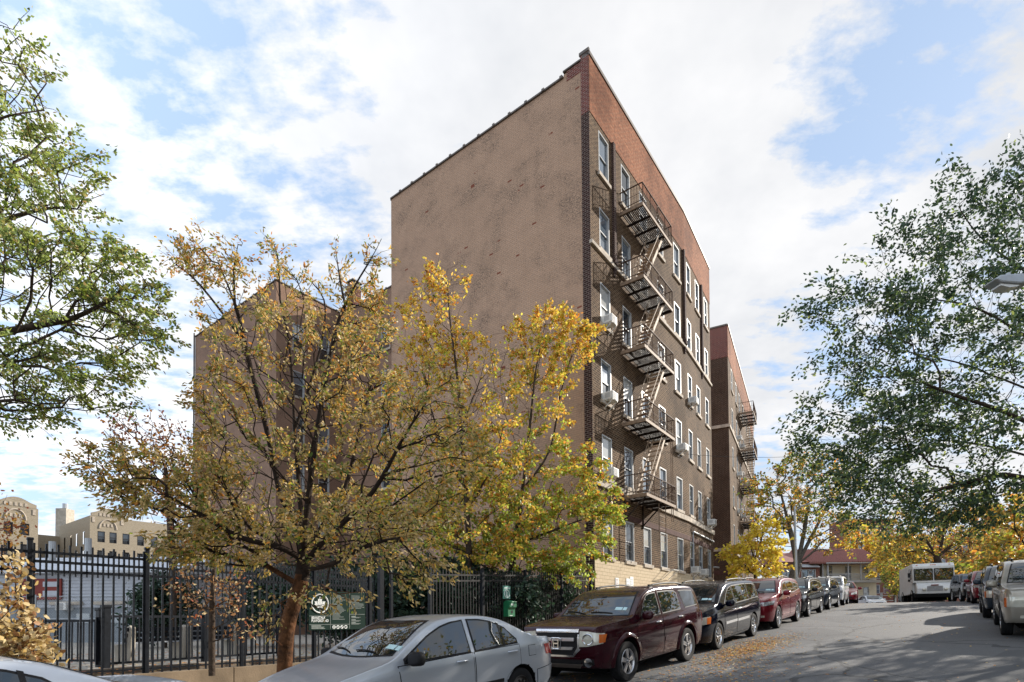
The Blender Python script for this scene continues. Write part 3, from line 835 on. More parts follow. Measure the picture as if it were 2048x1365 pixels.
def right_fence():
    t = thing('street_fence', 'tall dark picket fence between the gate opening and the brown brick building', 'fence', FP(14, BL, gz(14)))
    s0, s1 = 10.3, 18.9
    zb = lambda s: gz(s)+.22
    ztp = lambda s: 1.42+.052*(s-13.4)
    p = MB(); s = s0
    while s <= s1:
        a, b = zb(s), ztp(s)+.14; p.box(FP(s, BL, (a+b)/2), (.022, .022, b-a), (U3, N3, Z3)); s += .125
    p.obj('pickets', M['fencegrey'], t)
    r = MB()
    for dz in (0, -.17): r.beam(FP(s0, BL, ztp(s0)+dz), FP(s1, BL, ztp(s1)+dz), .026, .045)
    r.beam(FP(s0, BL, zb(s0)+.1), FP(s1, BL, zb(s1)+.1), .026, .045)
    r.obj('rail', M['fencegrey'], t)
    for s in (10.3, 12.45, 14.6, 16.8, 18.9):
        q = MB(); a, b = gz(s), ztp(s)+.2; q.box(FP(s, BL, (a+b)/2), (.09, .09, b-a), (U3, N3, Z3)); q.obj('post', M['black'], t, bevel=.008)
M['fencegrey'] = plain('dark_grey_iron', (.030, .028, .028), .5, .2, var=.3)
right_fence()
def gate():
    t = thing('gate', 'open black iron playground gate folded back beside the park sign', 'gate', FP(8.6, BL-.2, gz(8.6)))
    g = MB()
    for k in range(8): g.box(FP(8.55+.02*k, BL-.15-.13*k, .0), (.025, .025, 2.2), (U3, N3, Z3))
    for z in (-1.0, .98, 1.06): g.beam(FP(8.5, BL-.1, z), FP(8.72, BL-1.1, z), .03)
    g.obj('gate_leaf', M['black'], t)
    q = MB(); q.box(FP(8.62, BL+.02, .2), (.12, .12, 2.9), (U3, N3, Z3)); q.box(FP(8.95, BL+.02, .2), (.07, .07, 2.9), (U3, N3, Z3)); q.obj('post', M['black'], t)
gate()

# inner low fence
def low_fence():
    a = at(212, 1240, 11.0); b = at(560, 1240, 14.6); a = Vector((a.x, a.y, 0)); b = Vector((b.x, b.y, 0))
    d = (b-a).normalized(); nn = Vector((d.y, -d.x, 0)); L_ = (b-a).length
    t = thing('low_fence', 'low black picket fence behind the tall fence, on the playground edge', 'fence', tuple(a+Z3*PZ))
    p = MB(); s = .12
    while s < L_: p.box(a+d*s+Z3*(PZ+.58), (.024, .024, .98), (d, nn, Z3)); s += .125
    p.obj('pickets', M['black'], t)
    r = MB()
    for z in (PZ+.10, PZ+1.05): r.beam(a+Z3*z, b+Z3*z, .03, .05)
    r.obj('rail', M['black'], t)
    for s in (0.0, L_*.5, L_): 
        q = MB(); q.box(a+d*s+Z3*(PZ+.60), (.13, .13, 1.25), (d, nn, Z3)); q.box(a+d*s+Z3*(PZ+1.25), (.16, .16, .06), (d, nn, Z3)); q.obj('post', M['black'], t, bevel=.01)
    # side gate turned away
    t = thing('low_gate', 'low black double gate with thick posts in the playground corner', 'gate', tuple(a-X3*.9+Y3*.5+Z3*PZ))
    e = a-X3*.85+Y3*1.0
    for q0 in (e, e.lerp(a, .55)-X3*.05):
        q = MB(); q.box(q0+Z3*(PZ+.58), (.15, .15, 1.22), (d, nn, Z3)); q.box(q0+Z3*(PZ+1.21), (.18, .18, .06), (d, nn, Z3)); q.obj('post', M['black'], t, bevel=.01)
    g = MB()
    for k in range(1, 14): q0 = e.lerp(a-d*.15, k/14); g.box(q0+Z3*(PZ+.56), (.03 if k < 8 else .07, .03, .95), (d, nn, Z3))
    for z in (PZ+.12, PZ+1.0): g.beam(e+Z3*z, a-d*.12+Z3*z, .035, .05)
    g.obj('gate_leaf', M['black'], t)
    # fence continuing left
    t = thing('low_fence', 'short low black fence left of the thick posted gate', 'fence', tuple(e-X3*2+Z3*PZ))
    c = e-X3*3.6+Y3*.4
    p = MB(); 
    for k in range(1, 26): p.box(c.lerp(e, k/26)+Z3*(PZ+.52), (.024, .024, .9), (X3, Y3, Z3))
    p.obj('pickets', M['black'], t)
    r = MB()
    for z in (PZ+.10, PZ+.97): r.beam(c+Z3*z, e-X3*.1+Z3*z, .03, .05)
    r.obj('rail', M['black'], t)
low_fence()

# benches
def bench(label, xa, xb, Ya, Yb):
    a = at(xa, 1240, Ya); b = at(xb, 1240, Yb); a = Vector((a.x, a.y, PZ)); b = Vector((b.x, b.y, PZ))
    d = (b-a).normalized(); nn = Vector((d.y, -d.x, 0))
    t = thing('park_bench', label, 'bench', tuple(a), 'park benches')
    for k in range(2):
        q0 = a.lerp(b, k)
        s = MB(); s.prism([(-.32, 0), (-.24, 0), (.02, 0), (.16, .0), (.20, .40), (-.12, .42), (-.20, .82), (-.28, .86), (-.34, .80)], q0-d*.06, -nn, Z3, d*.12)
        s.obj('bench_support', M['concrete'], t, bevel=.015)
    sl = MB()
    for z, off in ((.50, .19), (.63, .22), (.76, .26)): sl.beam(a+nn*off+Z3*z-d*.1, b+nn*off+Z3*z+d*.1, .03, .09)
    sl.obj('backrest', M['black'], t)
    sl = MB()
    for k in range(4): sl.beam(a-nn*(.12+.0-.1*k)*1+Z3*.45-d*.1, b-nn*(.12-.1*k)+Z3*.45+d*.1, .085, .03)
    sl.obj('seat', M['siding'], t)
bench('park bench with concrete supports and black slats, nearer the thick fence posts', 246, 352, 12.7, 14.0)
bench('park bench with concrete supports and black slats, nearer the big tree trunk', 362, 458, 14.15, 15.4)

# chain-link fence in front of the white house
def chain_fence():
    Y = 22.0; x0, x1 = at(-20, 1240, Y).x, at(345, 1240, Y).x
    t = thing('chain_link_fence', 'grey chain link fence standing in front of the white sided house', 'fence', (x0, Y, PZ))
    w = MB(); h = 2.0; step = .11
    n = int((x1-x0+h)/step)
    for i in range(n):
        for sg in (1, -1):
            xa = x0+i*step-(h if sg > 0 else 0); xb = xa+h*sg+(0 if sg > 0 else 0)
            if sg < 0: xa, xb = x0+i*step, x0+i*step-h
            pa, pb = Vector((xa, Y, PZ)), Vector((xb, Y, PZ+h))
            lo, hi = (pa, pb)
            if min(xa, xb) < x0 or max(xa, xb) > x1: continue
            w.beam(lo, hi, .005)
    w.obj('wire_mesh', M['chainlink'], t)
    for k in range(5):
        q = MB(); x = lerp(x0, x1, k/4); q.tube([(x, Y, PZ), (x, Y, PZ+h+.08)], .03, 8); q.obj('post', M['galv'], t)
    q = MB()
    for z in (PZ+h, PZ+h*.55): q.tube([(x0, Y, z), (x1, Y, z)], .02, 6)
    q.obj('rail', M['galv'], t)
chain_fence()

# ------------------------------------------------------------------ park sign with leaf emblem
def text_mesh(body, size, name='lettering'):
    c = bpy.data.curves.new(name, 'FONT'); c.body = body; c.size = size; c.extrude = .002; c.offset = size*.018
    o = bpy.data.objects.new(name, c); COL.objects.link(o)
    bpy.context.view_layer.update()
    me = bpy.data.meshes.new_from_object(o.evaluated_get(bpy.context.evaluated_depsgraph_get()))
    bpy.data.objects.remove(o); bpy.data.curves.remove(c)
    me.name = name; return me
LEAF = [(0, -.98), (.05, -.55), (.42, -.62), (.36, -.44), (.86, -.10), (.70, -.02), (.82, .34), (.55, .26), (.48, .42), (.24, .20), (.32, .66), (.16, .58), (0, .98)]
LEAF = LEAF+[(-x, y) for x, y in LEAF[-2:0:-1]]+[(-.03, -.98)]
def park_sign():
    P = FP(6.62, BL, 0)+N3*.05; W_, z0, z1 = 1.50, -.20, .68
    t = thing('park_sign', 'dark green playground rules sign with white leaf emblem on the black fence', 'sign', tuple(P+Z3*z0))
    b = MB(); b.box(P+U3*W_/2+N3*.012+Z3*(z0+z1)/2, (W_, .024, z1-z0), (U3, N3, Z3)); b.obj('panel', M['signgreen'], t, bevel=.004)
    basis = lambda s, z: frame_mat(P, U3, N3, s, z, .026)
    o = MB()
    def bar(s0, s1, z, h): o.box(P+U3*(s0+s1)/2+N3*.0265+Z3*z, (s1-s0, .005, h), (U3, N3, Z3))
    for s in (.535, 1.05): bar(s-.004, s+.004, .24, .84)
    bar(.01, .53, .12, .008); bar(.01, 1.045, -.075, .008); bar(1.055, 1.48, .16, .008)
    z = .60
    while z > .02:
        bar(.59, .59+random.uniform(.18, .36), z, .009); z -= .0265
    z = .60
    while z > .30: bar(1.10, 1.10+random.uniform(.2, .36), z, .009); z -= .027
    bar(1.10, 1.46, .33, .012)
    for z in (.11, .03, -.04):
        bar(1.10, 1.22, z, .017); bar(1.10, 1.36, z-.022, .008); bar(1.10, 1.32, z-.036, .008)
    bar(.06, .30, -.105, .022); bar(.06, .38, -.132, .010); bar(.06, .36, -.150, .010); bar(.06, .40, -.166, .010)
    o.obj('small_print', M['printgrey'], t)
    e = MB(); c = P+U3*.27+Z3*.40+N3*.03
    e.tube([c+U3*.205*math.cos(a)+Z3*.205*math.sin(a) for a in [2*math.pi*k/40 for k in range(41)]], .016, 6, cap=False)
    e.prism([(x*.165, y*.165) for x, y in LEAF], c-N3*.004, U3, Z3, N3*.006)
    em = e.obj('leaf_emblem', M['signwhite'], t)
    v = MB()
    for q in ((.09, .10), (-.09, .10), (.0, .13)): v.beam(c-Z3*.14+N3*.004, c+U3*q[0]+Z3*q[1]+N3*.003, .0035)
    v.obj('leaf_vein', M['signgreen'], em)
    ic = MB(); gl = MB()
    for k in range(4):
        c = P+U3*(.63+.105*k)+Z3*-.137+N3*.03
        ic.prism([(.042*math.cos(2*math.pi*j/20), .042*math.sin(2*math.pi*j/20)) for j in range(20)], c-N3*.004, U3, Z3, N3*.006)
        gl.prism([[(-.006, -.03), (.006, -.03), (.008, .03), (-.008, .03)], [(-.03, -.006), (.0, -.02), (.03, .006), (0, .02)], [(-.028, -.02), (-.014, -.028), (.028, .02), (.014, .028)], [(-.03, .0), (0, -.022), (.03, 0), (0, .024)]][k], c+N3*.0025, U3, Z3, N3*.004)
    i_ = ic.obj('round_icon', M['signwhite'], t); gl.obj('icon_glyph', M['signgreen'], i_)
    for s, z, txt, sz in ((.06, .052, 'BEANSTALK', .083), (.06, -.015, 'PLAYGROUND', .083)):
        me = text_mesh(txt, sz)
        me.materials.append(M['signwhite'])
        f = basis(s, z); Rm = Matrix(((1, 0, 0, 0), (0, 0, -1, 0), (0, 1, 0, 0), (0, 0, 0, 1)))
        link('lettering', me, t, basis=f @ Rm @ Matrix.Diagonal((.78, 1, 1, 1)))
park_sign()

# bag dispenser + small sign on the right fence
def dispenser():
    P = FP(13.55, BL, 0)+N3*.06
    b = thing('bag_dispenser', 'green metal bag dispenser box hanging on the dark picket fence', 'dispenser', tuple(P+Z3*.1))
    m = MB(); m.prism([(-.0, .10), (.0, .56), (.10, .62), (.26, .58), (.26, .40), (.19, .34), (.19, .10)], P-U3*.17, N3, Z3, U3*.36); m.obj('casing', M['boxgreen'], b, bevel=.01)
    m = MB(); m.prism([(.05*math.cos(2*math.pi*j/14), .05*math.sin(2*math.pi*j/14)) for j in range(14)], P+N3*.188+Z3*.25+U3*.03, U3, Z3, N3*.006); m.obj('opening', M['darkplastic'], b)
    m = MB()
    for s0, s1, z in ((-.10, .04, .50), (-.10, .02, .47), (-.09, .05, .135)): m.box(P+U3*(s0+s1)/2+N3*(.263 if z > .3 else .193)+Z3*z, (s1-s0, .006, .018), (U3, N3, Z3))
    m.obj('print', M['signwhite'], b)
    s = thing('fence_sign', 'small pale green sign with a white figure in a circle above the dispenser box', 'sign', tuple(P+Z3*.68))
    m = MB(); m.box(P+N3*.0+Z3*.88, (.36, .015, .42), (U3, N3, Z3)); m.obj('plate', plain('pale_green_plate', (.12, .30, .24), .45), s)
    m = MB(); c = P+N3*.013+Z3*.83
    m.tube([c+U3*.125*math.cos(a)+Z3*.125*math.sin(a) for a in [2*math.pi*k/28 for k in range(29)]], .012, 6, cap=False)
    m.prism([(-.05, -.08), (.03, -.09), (.05, -.05), (.01, -.05), (.02, .0), (.01, .06), (-.02, .09), (-.05, .06), (-.02, .04), (-.03, -.02)], c-N3*.003, U3, Z3, N3*.006)
    m.box(P+N3*.01+Z3*1.02, (.28, .006, .025), (U3, N3, Z3))
    m.obj('emblem', M['signwhite'], s)
dispenser()

# ------------------------------------------------------------------ white sided house (left)
def box_wall(mb, x0, x1, y0, y1, z0, z1): mb.box(((x0+x1)/2, (y0+y1)/2, (z0+z1)/2), (x1-x0, y1-y0, z1-z0))
def white_house():
    Y = 26.0; xa, xb = at(-160, 1240, Y).x, at(352, 1240, Y).x
    t = thing('white_house', 'low white sided house with light grey roof behind the playground', 'house', ((xa+xb)/2, Y, PZ))
    m = MB(); box_wall(m, xa, xb, Y, Y+8, PZ, PZ+1.65); m.obj('lower_wall', M['greywall'], t)
    m = MB(); box_wall(m, xa-.03, xb+.03, Y-.03, Y+8.03, PZ+1.65, 2.35)
    z = PZ+1.72
    while z < 2.3: m.box(((xa+xb)/2, Y-.045, z), (xb-xa+.06, .03, .09)); z += .16
    m.obj('siding_wall', M['siding'], t)
    m = MB(); m.prism([(-.35, 2.36), (-.35, 2.48), (4.0, 3.6), (8.35, 2.48), (8.35, 2.36)], (xa-.2, Y, 0), Y3, Z3, X3*(xb-xa+.4)); m.obj('roof', M['roofgrey'], t)
    for px in (124, 149, 212, 243, 300):
        x = at(px, 1240, Y).x
        o = add_window(t, Vector((x-.42, Y-.05, 0)), X3, -Y3, 0, 1.02, .78, 1.1)
    for px in (178, 240, 262):
        x = at(px, 1240, Y).x
        m = MB(); m.box((x-.25, Y-.02, PZ+1.15), (.62, .06, .45)); m.obj('vent_window', M['pane'], t)
    m = MB(); m.tube([(xb-.4, Y-.1, 2.3), (xb-.4, Y-.1, PZ)], .05, 8); m.obj('downpipe', M['white'], t)
    for px, hh in ((103, 1.0), (175, 1.15)):
        x = at(px, 1240, Y+3).x
        m = MB(); m.tube([(x, Y+3, 3.2), (x, Y+3, 3.35+hh)], .16, 10); m.obj('roof_vent', M['white'], t)
    add_ac(Vector((0, Y-.03, 0)), X3, -Y3, at(136, 1240, Y).x, .62, 'grey looking air conditioner under the windows of the white sided house', False)
    x0, x1 = at(38, 1240, Y-.2).x, at(120, 1240, Y-.2).x
    s = thing('red_board', 'red notice board with white panels fixed to the white house', 'sign', ((x0+x1)/2, Y-.1, 1.1))
    m = MB(); m.box(((x0+x1)/2, Y-.12, 1.62), (x1-x0, .1, 1.0)); m.obj('board', M['redpaint'], s, bevel=.02)
    m = MB()
    for z in (1.85, 1.42):
        m.box((lerp(x0, x1, .74), Y-.176, z), ((x1-x0)*.36, .012, .24))
    m.obj('white_panel', M['siding'], s)
white_house()

# tan apartment block, far left
def tan_block():
    t = thing('tan_apartment_building', 'pale tan brick apartment block with arched parapets far behind the white house', 'building', (at(60, 1240, 88).x, 88, -2))
    def wing(P, u, L_, ztop, arch, cols, dep=16):
        n = Vector((u.y, -u.x, 0)); wv = Vector((-u.y, u.x, 0)); W_ = L_; hol = []
        for c in cols:
            for r in range(6):
                zz = ztop-4.1-3.05*r
                hol.append((c-.5, c+.5, zz, zz+1.75))
        m = MB(); wall_cells(m, P, u, 0, W_, -3, ztop, hol)
        hs = [(x, x+.8, ztop-4.3-3.1*r, ztop-2.3-3.1*r) for x in (2.5, 6, 9, 12.5) for r in range(4)] if dep > 10 else []
        wall_cells(m, P, wv, 0, dep, -3, ztop, hs, flip=True); wall_cells(m, P+u*W_, wv, 0, dep, -3, ztop)
        m.poly([P+Z3*ztop, P+u*W_+Z3*ztop, P+u*W_+wv*dep+Z3*ztop, P+wv*dep+Z3*ztop], uv=[(0, 0)]*4)
        for h in hs: m.quad(P+wv*h[0]+u*.12+Z3*h[2], P+wv*h[1]+u*.12+Z3*h[2], P+wv*h[1]+u*.12+Z3*h[3], P+wv*h[0]+u*.12+Z3*h[3], m=1)
        if arch:
            a0, al = arch
            pts = [(a0, -.02), (a0, .5)]+[(a0+al*(.15+.7*k/12), .75+.65*math.sin(math.pi*k/12)) for k in range(13)]+[(a0+al, .5), (a0+al, -.02)]
            m.prism(pts, P+Z3*ztop+n*.02, u, Z3, -n*.5)
        o = m.obj('wall', [M['tanapt'], M['carglass']], t)
        if arch:
            c = P+u*(a0+al/2)+Z3*(ztop-1.9)+n*.03
            m = MB(); m.tube([c+u*1.15*math.cos(a)+Z3*1.5*math.sin(a) for a in [math.pi*k/16 for k in range(17)]], .11, 6); m.obj('arched_ornament', M['stone'], o)
            m = MB()
            for k in range(5): m.box(P+u*(a0+al*(.26+.12*k))+Z3*(ztop+.35)+n*.03, (.28, .1, .5), (u, n, Z3))
            for k in range(3): m.box(c+u*(-.5+.5*k)+Z3*.6, (.26, .1, .5), (u, n, Z3))
            for k in (.06, .94): m.box(P+u*(a0+al*k)+Z3*(ztop-.6)+n*.03, (.35, .1, .8), (u, n, Z3))
            m.obj('ornament_blocks', M['stone'], o)
        for c in cols:
            for r in range(3):
                zz = ztop-4.1-3.05*r
                w = link('window', DW[0], t, basis=frame_mat(P, u, n, c-.5, zz)); link('pane', DW[1], w)
    f = MB(); p = MB()
    for x0, x1, z0, z1 in ((0, .08, 0, 1.75), (.92, 1.0, 0, 1.75), (.08, .92, 0, .08), (.08, .92, 1.67, 1.75), (.08, .92, .84, .91)): f.box(((x0+x1)/2, .1, (z0+z1)/2), (x1-x0, .18, z1-z0))
    p.quad((.08, .12, .08), (.92, .12, .08), (.92, .12, 1.67), (.08, .12, 1.67))
    DW = (f.mesh('window', M['fencegrey']), p.mesh('pane', M['paned']))
    P3 = at(178, 1240, 86); P3 = Vector((P3.x, P3.y, 0)); wv = dirv(-53)
    wing(P3, u1, 14.5, 17.0, (.2, 4.4), (1.5, 3.1, 4.9, 7, 9, 11, 13)); wing(P3-u1*(6.3+14.5), u1, 14.5, 17.0, (9.6, 4.7), (1.5, 3.5, 5.5, 7.4, 9.3, 11.2, 13.0))
    wing(P3-u1*8+wv*15.8, u1, 10, 15.2, None, (2.6, 4.0, 6.5), 6)
    wing(P3+u1*14.6+wv*5, u1, 22, 15.5, None, (3, 6, 9, 12, 15, 18), 8)
tan_block()
c = at(128, 1240, 104)
t = thing('chimney_stack', 'tall pale square chimney stack rising behind the tan apartment block', 'chimney', (c.x, c.y, 0))
m = MB(); m.box((c.x, c.y, 10.5), (2.0, 2.0, 22.5)); m.obj('stack', M['concrete'], t); m = MB(); m.tube([(c.x, c.y, 21.7), (c.x, c.y, 22.8)], .45, 10); m.obj('flue', M['galv'], t)

# ------------------------------------------------------------------ far end of the street
GEND = 1.03
def balcony_house():
    Y = 80.0; xa, xb = at(1645, 1180, Y).x, at(1753, 1180, Y).x; W_ = xb-xa
    t = thing('balcony_house', 'cream two storey house with red tiled roof and long white balcony', 'house', ((xa+xb)/2, Y, GEND))
    P = Vector((xa, Y, 0)); zf, ze = 5.15, 7.75
    hol = [(W_*.08, W_*.19, 6.15, 7.55), (W_*.42, W_*.54, 5.3, 7.5), (W_*.74, W_*.86, 6.15, 7.55), (W_*.40, W_*.52, 2.4, 4.4), (W_*.75, W_*.86, 2.4, 4.4), (W_*.05, W_*.22, GEND, 3.9)]
    m = MB(); wall_cells(m, P, X3, 0, W_, GEND-1, ze, hol)
    m.quad(P+Z3*0, P+Y3*9, P+Y3*9+Z3*ze, P+Z3*ze, uv=[(0, 0)]*4); m.quad(P+X3*W_, P+X3*W_+Y3*9, P+X3*W_+Y3*9+Z3*ze, P+X3*W_+Z3*ze, uv=[(0, 0)]*4)
    m.obj('wall', M['cream'], t)
    for i, h in enumerate(hol):
        f = MB(); w, hh = h[1]-h[0], h[3]-h[2]
        for x0, x1, z0, z1 in ((0, .09, 0, hh), (w-.09, w, 0, hh), (.09, w-.09, hh-.09, hh), (.09, w-.09, 0, .09), (.09, w-.09, hh/2-.03, hh/2+.03)): f.box(((x0+x1)/2, .05, (z0+z1)/2), (x1-x0, .14, z1-z0))
        q = MB(); q.quad((.09, .07, .09), (w-.09, .07, .09), (w-.09, .07, hh-.09), (.09, .07, hh-.09))
        if i == 5:
            o = link('door', f.mesh('door', M['galv']), t, basis=frame_mat(P, X3, -Y3, h[0], h[2])); link('door_leaf', q.mesh('door_leaf', M['white']), o)
            e = MB(); e.prism([(w/2+.22*math.cos(2*math.pi*j/16), hh*.5+.55*math.sin(2*math.pi*j/16)) for j in range(16)], (0, .06, 0), X3, Z3, Y3*-.02); link('oval_pane', e.mesh('oval_pane', M['pane']), o)
        else:
            o = link('window', f.mesh('window', M['white']), t, basis=frame_mat(P, X3, -Y3, h[0], h[2])); link('pane', q.mesh('pane', M['pane']), o)
    m = MB(); m.box((xa+W_/2, Y-.75, zf), (W_+.3, 1.6, .32))
    for k in range(4):
        x = xa+W_*(0, .37, .60, 1)[k]; m.box((x, Y-1.45, (zf+ze)/2), (.17, .17, ze-zf))
    m.box((xa+W_/2, Y-1.45, zf+1.05), (W_, .09, .09)); m.box((xa+W_/2, Y-1.45, zf+.30), (W_, .06, .06))
    k = xa+.1
    while k < xb: m.box((k, Y-1.45, zf+.65), (.045, .045, .75)); k += .16
    m.obj('balcony', M['white'], t)
    m = MB(); m.prism([(-1.9, ze-.05), (-1.9, ze+.1), (3.5, ze+2.6), (9, ze+.1), (9, ze-.05)], (xa-2.6, Y, 0), Y3, Z3, X3*(W_+3.0))
    rf = m.obj('roof', M['tile'], t)
    m = MB(); x = xa-2.5
    while x < xb+.3:
        m.tube([(x, Y-1.92, ze+.14), (x, Y+3.5, ze+2.66)], .085, 5); x += .30
    m.obj('roof_tiles', M['tile'], rf)
    m = MB(); m.box((xa+W_/2, Y-1.95, ze+.0), (W_+1, .14, .16)); m.obj('gutter', M['white'], t)
    for k, lab in ((.10, 'dark slatted chair at the left end of the white balcony'), (.33, 'dark slatted chair beside the balcony post'), (.88, 'dark slatted bench on the right of the white balcony')):
        w = .9 if k < .8 else 1.7
        c = thing('balcony_chair', lab, 'seat', (xa+W_*k, Y-.8, zf+.16), 'dark chairs on the balcony')
        m = MB(); m.box((xa+W_*k, Y-.8, zf+.56), (w, .5, .07)); 
        for dx in (-w/2+.05, w/2-.05): m.box((xa+W_*k+dx, Y-1.0, zf+.36), (.06, .06, .4)); m.box((xa+W_*k+dx, Y-.6, zf+.36), (.06, .06, .4))
        m.obj('seat', M['darkplastic'], c)
        m = MB()
        for j in range(int(w/.12)): m.box((xa+W_*k-w/2+.06+.12*j, Y-.55, zf+.85), (.05, .05, .5))
        m.box((xa+W_*k, Y-.55, zf+1.1), (w, .06, .07)); m.obj('backrest', M['darkplastic'], c)
balcony_house()
def brick_house():
    Y = 79.0; xa, xb = at(1560, 1180, Y).x, at(1640, 1180, Y).x; W_ = xb-xa; P = Vector((xa, Y, 0))
    t = thing('brick_house', 'red brick house with a white window awning left of the balcony house', 'house', ((xa+xb)/2, Y, GEND))
    hol = [(W_*.54, W_*.90, 5.6, 6.95), (W_*.06, W_*.32, 5.6, 6.95), (W_*.54, W_*.90, 2.4, 3.9)]
    m = MB(); wall_cells(m, P, X3, 0, W_, 0, 8.0, hol); m.quad(P+X3*W_, P+X3*W_+Y3*9, P+X3*W_+Y3*9+Z3*8, P+X3*W_+Z3*8, uv=[(0, 0), (9, 0), (9, 8), (0, 8)]); m.obj('wall', M['farbrick'], t)
    for h in hol:
        f = MB(); w, hh = h[1]-h[0], h[3]-h[2]
        for x0, x1, z0, z1 in ((0, .12, 0, hh), (w-.12, w, 0, hh), (w/2-.06, w/2+.06, .12, hh-.12), (.12, w-.12, hh-.12, hh), (.12, w-.12, 0, .12)): f.box(((x0+x1)/2, .04, (z0+z1)/2), (x1-x0, .16, z1-z0))
        q = MB(); q.quad((.12, .07, .12), (w-.12, .07, .12), (w-.12, .07, hh-.12), (.12, .07, hh-.12))
        o = link('window', f.mesh('window', M['white']), t, basis=frame_mat(P, X3, -Y3, h[0], h[2])); link('pane', q.mesh('pane', M['pane']), o)
    m = MB(); m.prism([(0, 7.75), (-.8, 7.25), (-.8, 7.18), (0, 7.55)], P+X3*W_*.50, Y3, Z3, X3*W_*.44); m.obj('awning', M['white'], t)
    m = MB(); m.box((xa+W_*.72, Y-.08, 5.35), (W_*.42, .2, .3)); m.obj('sill', M['stone'], t)
    m = MB(); m.prism([(-.4, 8.0), (4.5, 9.9), (9, 8.0)], P-X3*.2, Y3, Z3, X3*(W_+.5)); m.obj('roof', M['tile'], t)
    m = MB(); m.tube([(xb+.35, Y-.2, 7.9), (xb+.35, Y-.2, 1)], .09, 6); m.obj('downpipe', M['white'], t)
brick_house()
def far_block(name, label, px0, px1, pyt, Y, mat, cols, dp=5):
    xa, xb = at(px0, 1180, Y).x, at(px1, 1180, Y).x; W_ = xb-xa; zt = at((px0+px1)/2, pyt, Y).z; P = Vector((xa, Y, 0))
    t = thing(name, label, 'building', ((xa+xb)/2, Y, 0))
    hol = []
    z = zt-3.2
    while z > 4:
        for c in cols: hol.append((W_*c-.9, W_*c+.9, z, z+1.9))
        z -= 3.2
    m = MB(); wall_cells(m, P, X3, 0, W_, 0, zt, hol)
    m.quad(P+X3*W_, P+X3*W_+Y3*dp, P+X3*W_+Y3*dp+Z3*zt, P+X3*W_+Z3*zt, uv=[(0, 0), (dp, 0), (dp, zt), (0, zt)]); m.quad(P, P+Y3*dp, P+Y3*dp+Z3*zt, P+Z3*zt, uv=[(0, 0), (dp, 0), (dp, zt), (0, zt)])
    m.obj('wall', mat, t)
    m = MB(); m.box((xa+W_/2, Y+.2, zt+.1), (W_+.3, .8, .25)); m.obj('coping', M['stone'], t)
    for h in hol:
        f = MB(); w, hh = 1.8, 1.9
        for x0, x1, z0, z1 in ((0, .1, 0, hh), (w-.1, w, 0, hh), (.1, w-.1, hh-.1, hh), (.1, w-.1, 0, .1), (.1, w-.1, .92, 1.0)): f.box(((x0+x1)/2, .05, (z0+z1)/2), (x1-x0, .14, z1-z0))
        q = MB(); q.quad((.1, .08, .1), (w-.1, .08, .1), (w-.1, .08, hh-.1), (.1, .08, hh-.1))
        o = link('window', f.mesh('window', M['white']), t, basis=frame_mat(P, X3, -Y3, h[0], h[2])); link('pane', q.mesh('pane', M['pane']), o)
far_block('red_apartment_building', 'tall red brick apartment block rising behind the balcony house', 1688, 1790, 1040, 118, M['farbrick'], (.14, .38, .62, .86))
far_block('distant_building', 'plain brick building half hidden by orange trees on the right', 1812, 1990, 1075, 112, M['farbrick'], (.1, .25, .4, .55, .7, .85))
def white_fence():
    Y = 70.0; xa, xb = at(1655, 1190, Y).x, at(1790, 1190, Y).x
    t = thing('white_fence', 'white pipe rail fence in front of the balcony house', 'fence', ((xa+xb)/2, Y, GEND))
    for k in range(6):
        m = MB(); x = lerp(xa, xb, k/5); m.box((x, Y, GEND+.95), (.2, .2, 2.1)); m.box((x, Y, GEND+2.03), (.27, .27, .08)); m.obj('post', M['white'], t)
    m = MB()
    for z in (GEND+1.7, GEND+1.05): m.box(((xa+xb)/2, Y, z), (xb-xa, .07, .09))
    m.obj('rail', M['white'], t)
white_fence()

# ------------------------------------------------------------------ lamps, cable, bird
def cobra(t, q, d, s=1.0):
    e = Vector((-d.y, d.x, 0))
    m = MB(); m.prism([(0, -.05), (.25, -.10), (.62, -.08), (.74, -.02), (.62, .06), (.2, .10), (0, .06)], q-e*.14*s, d*s, Z3*s, e*.28*s); h = m.obj('lamp_head', M['galv'], t, bevel=.03)
    m = MB(); m.prism([(.24, -.104), (.6, -.088), (.6, -.12), (.42, -.155), (.26, -.13)], q-e*.10*s, d*s, Z3*s, e*.2*s); m.obj('lamp_lens', M['lampglass'], h)
    m = MB(); m.tube([q+d*.35*s+Z3*.09*s, q+d*.35*s+Z3*.17*s], .04*s, 8); m.obj('photo_cell', M['galv'], h)
lp = ST(38.5, LC-.55, .14); lt = Vector((lp.x, lp.y, at(1565, 1013, lp.y).z))
t = thing('street_lamp', 'grey street lamp post with a short arm beside the far left trees', 'street lamp', tuple(lp))
m = MB(); m.tube([lp, lp+Z3*.9, lt], [.13, .09, .065], 10); m.obj('pole', M['galv'], t, smooth=50)
ad = (ST(38.5, 0, 0)-lp); ad.z = 0; ad.normalize()
m = MB(); m.tube([lt-Z3*.3, lt+ad*.5+Z3*.0, lt+ad*1.5+Z3*.15], [.045, .04, .035], 8); m.obj('arm', M['galv'], t, smooth=50); cobra(t, lt+ad*1.45+Z3*.15, ad)
lp = Vector((12.9, 10.4, 0)); lp.z = gz(lp.dot(U3))+.14; hq = at(2052, 566, 10.7); hd = Vector((-1, -.05, 0)).normalized()
t = thing('street_lamp', 'street lamp head reaching in from the right before the dark green tree', 'street lamp', tuple(lp))
m = MB(); m.tube([lp, lp+Z3*1, Vector((lp.x, lp.y, hq.z-.6))], [.13, .09, .065], 10); m.obj('pole', M['galv'], t, smooth=50)
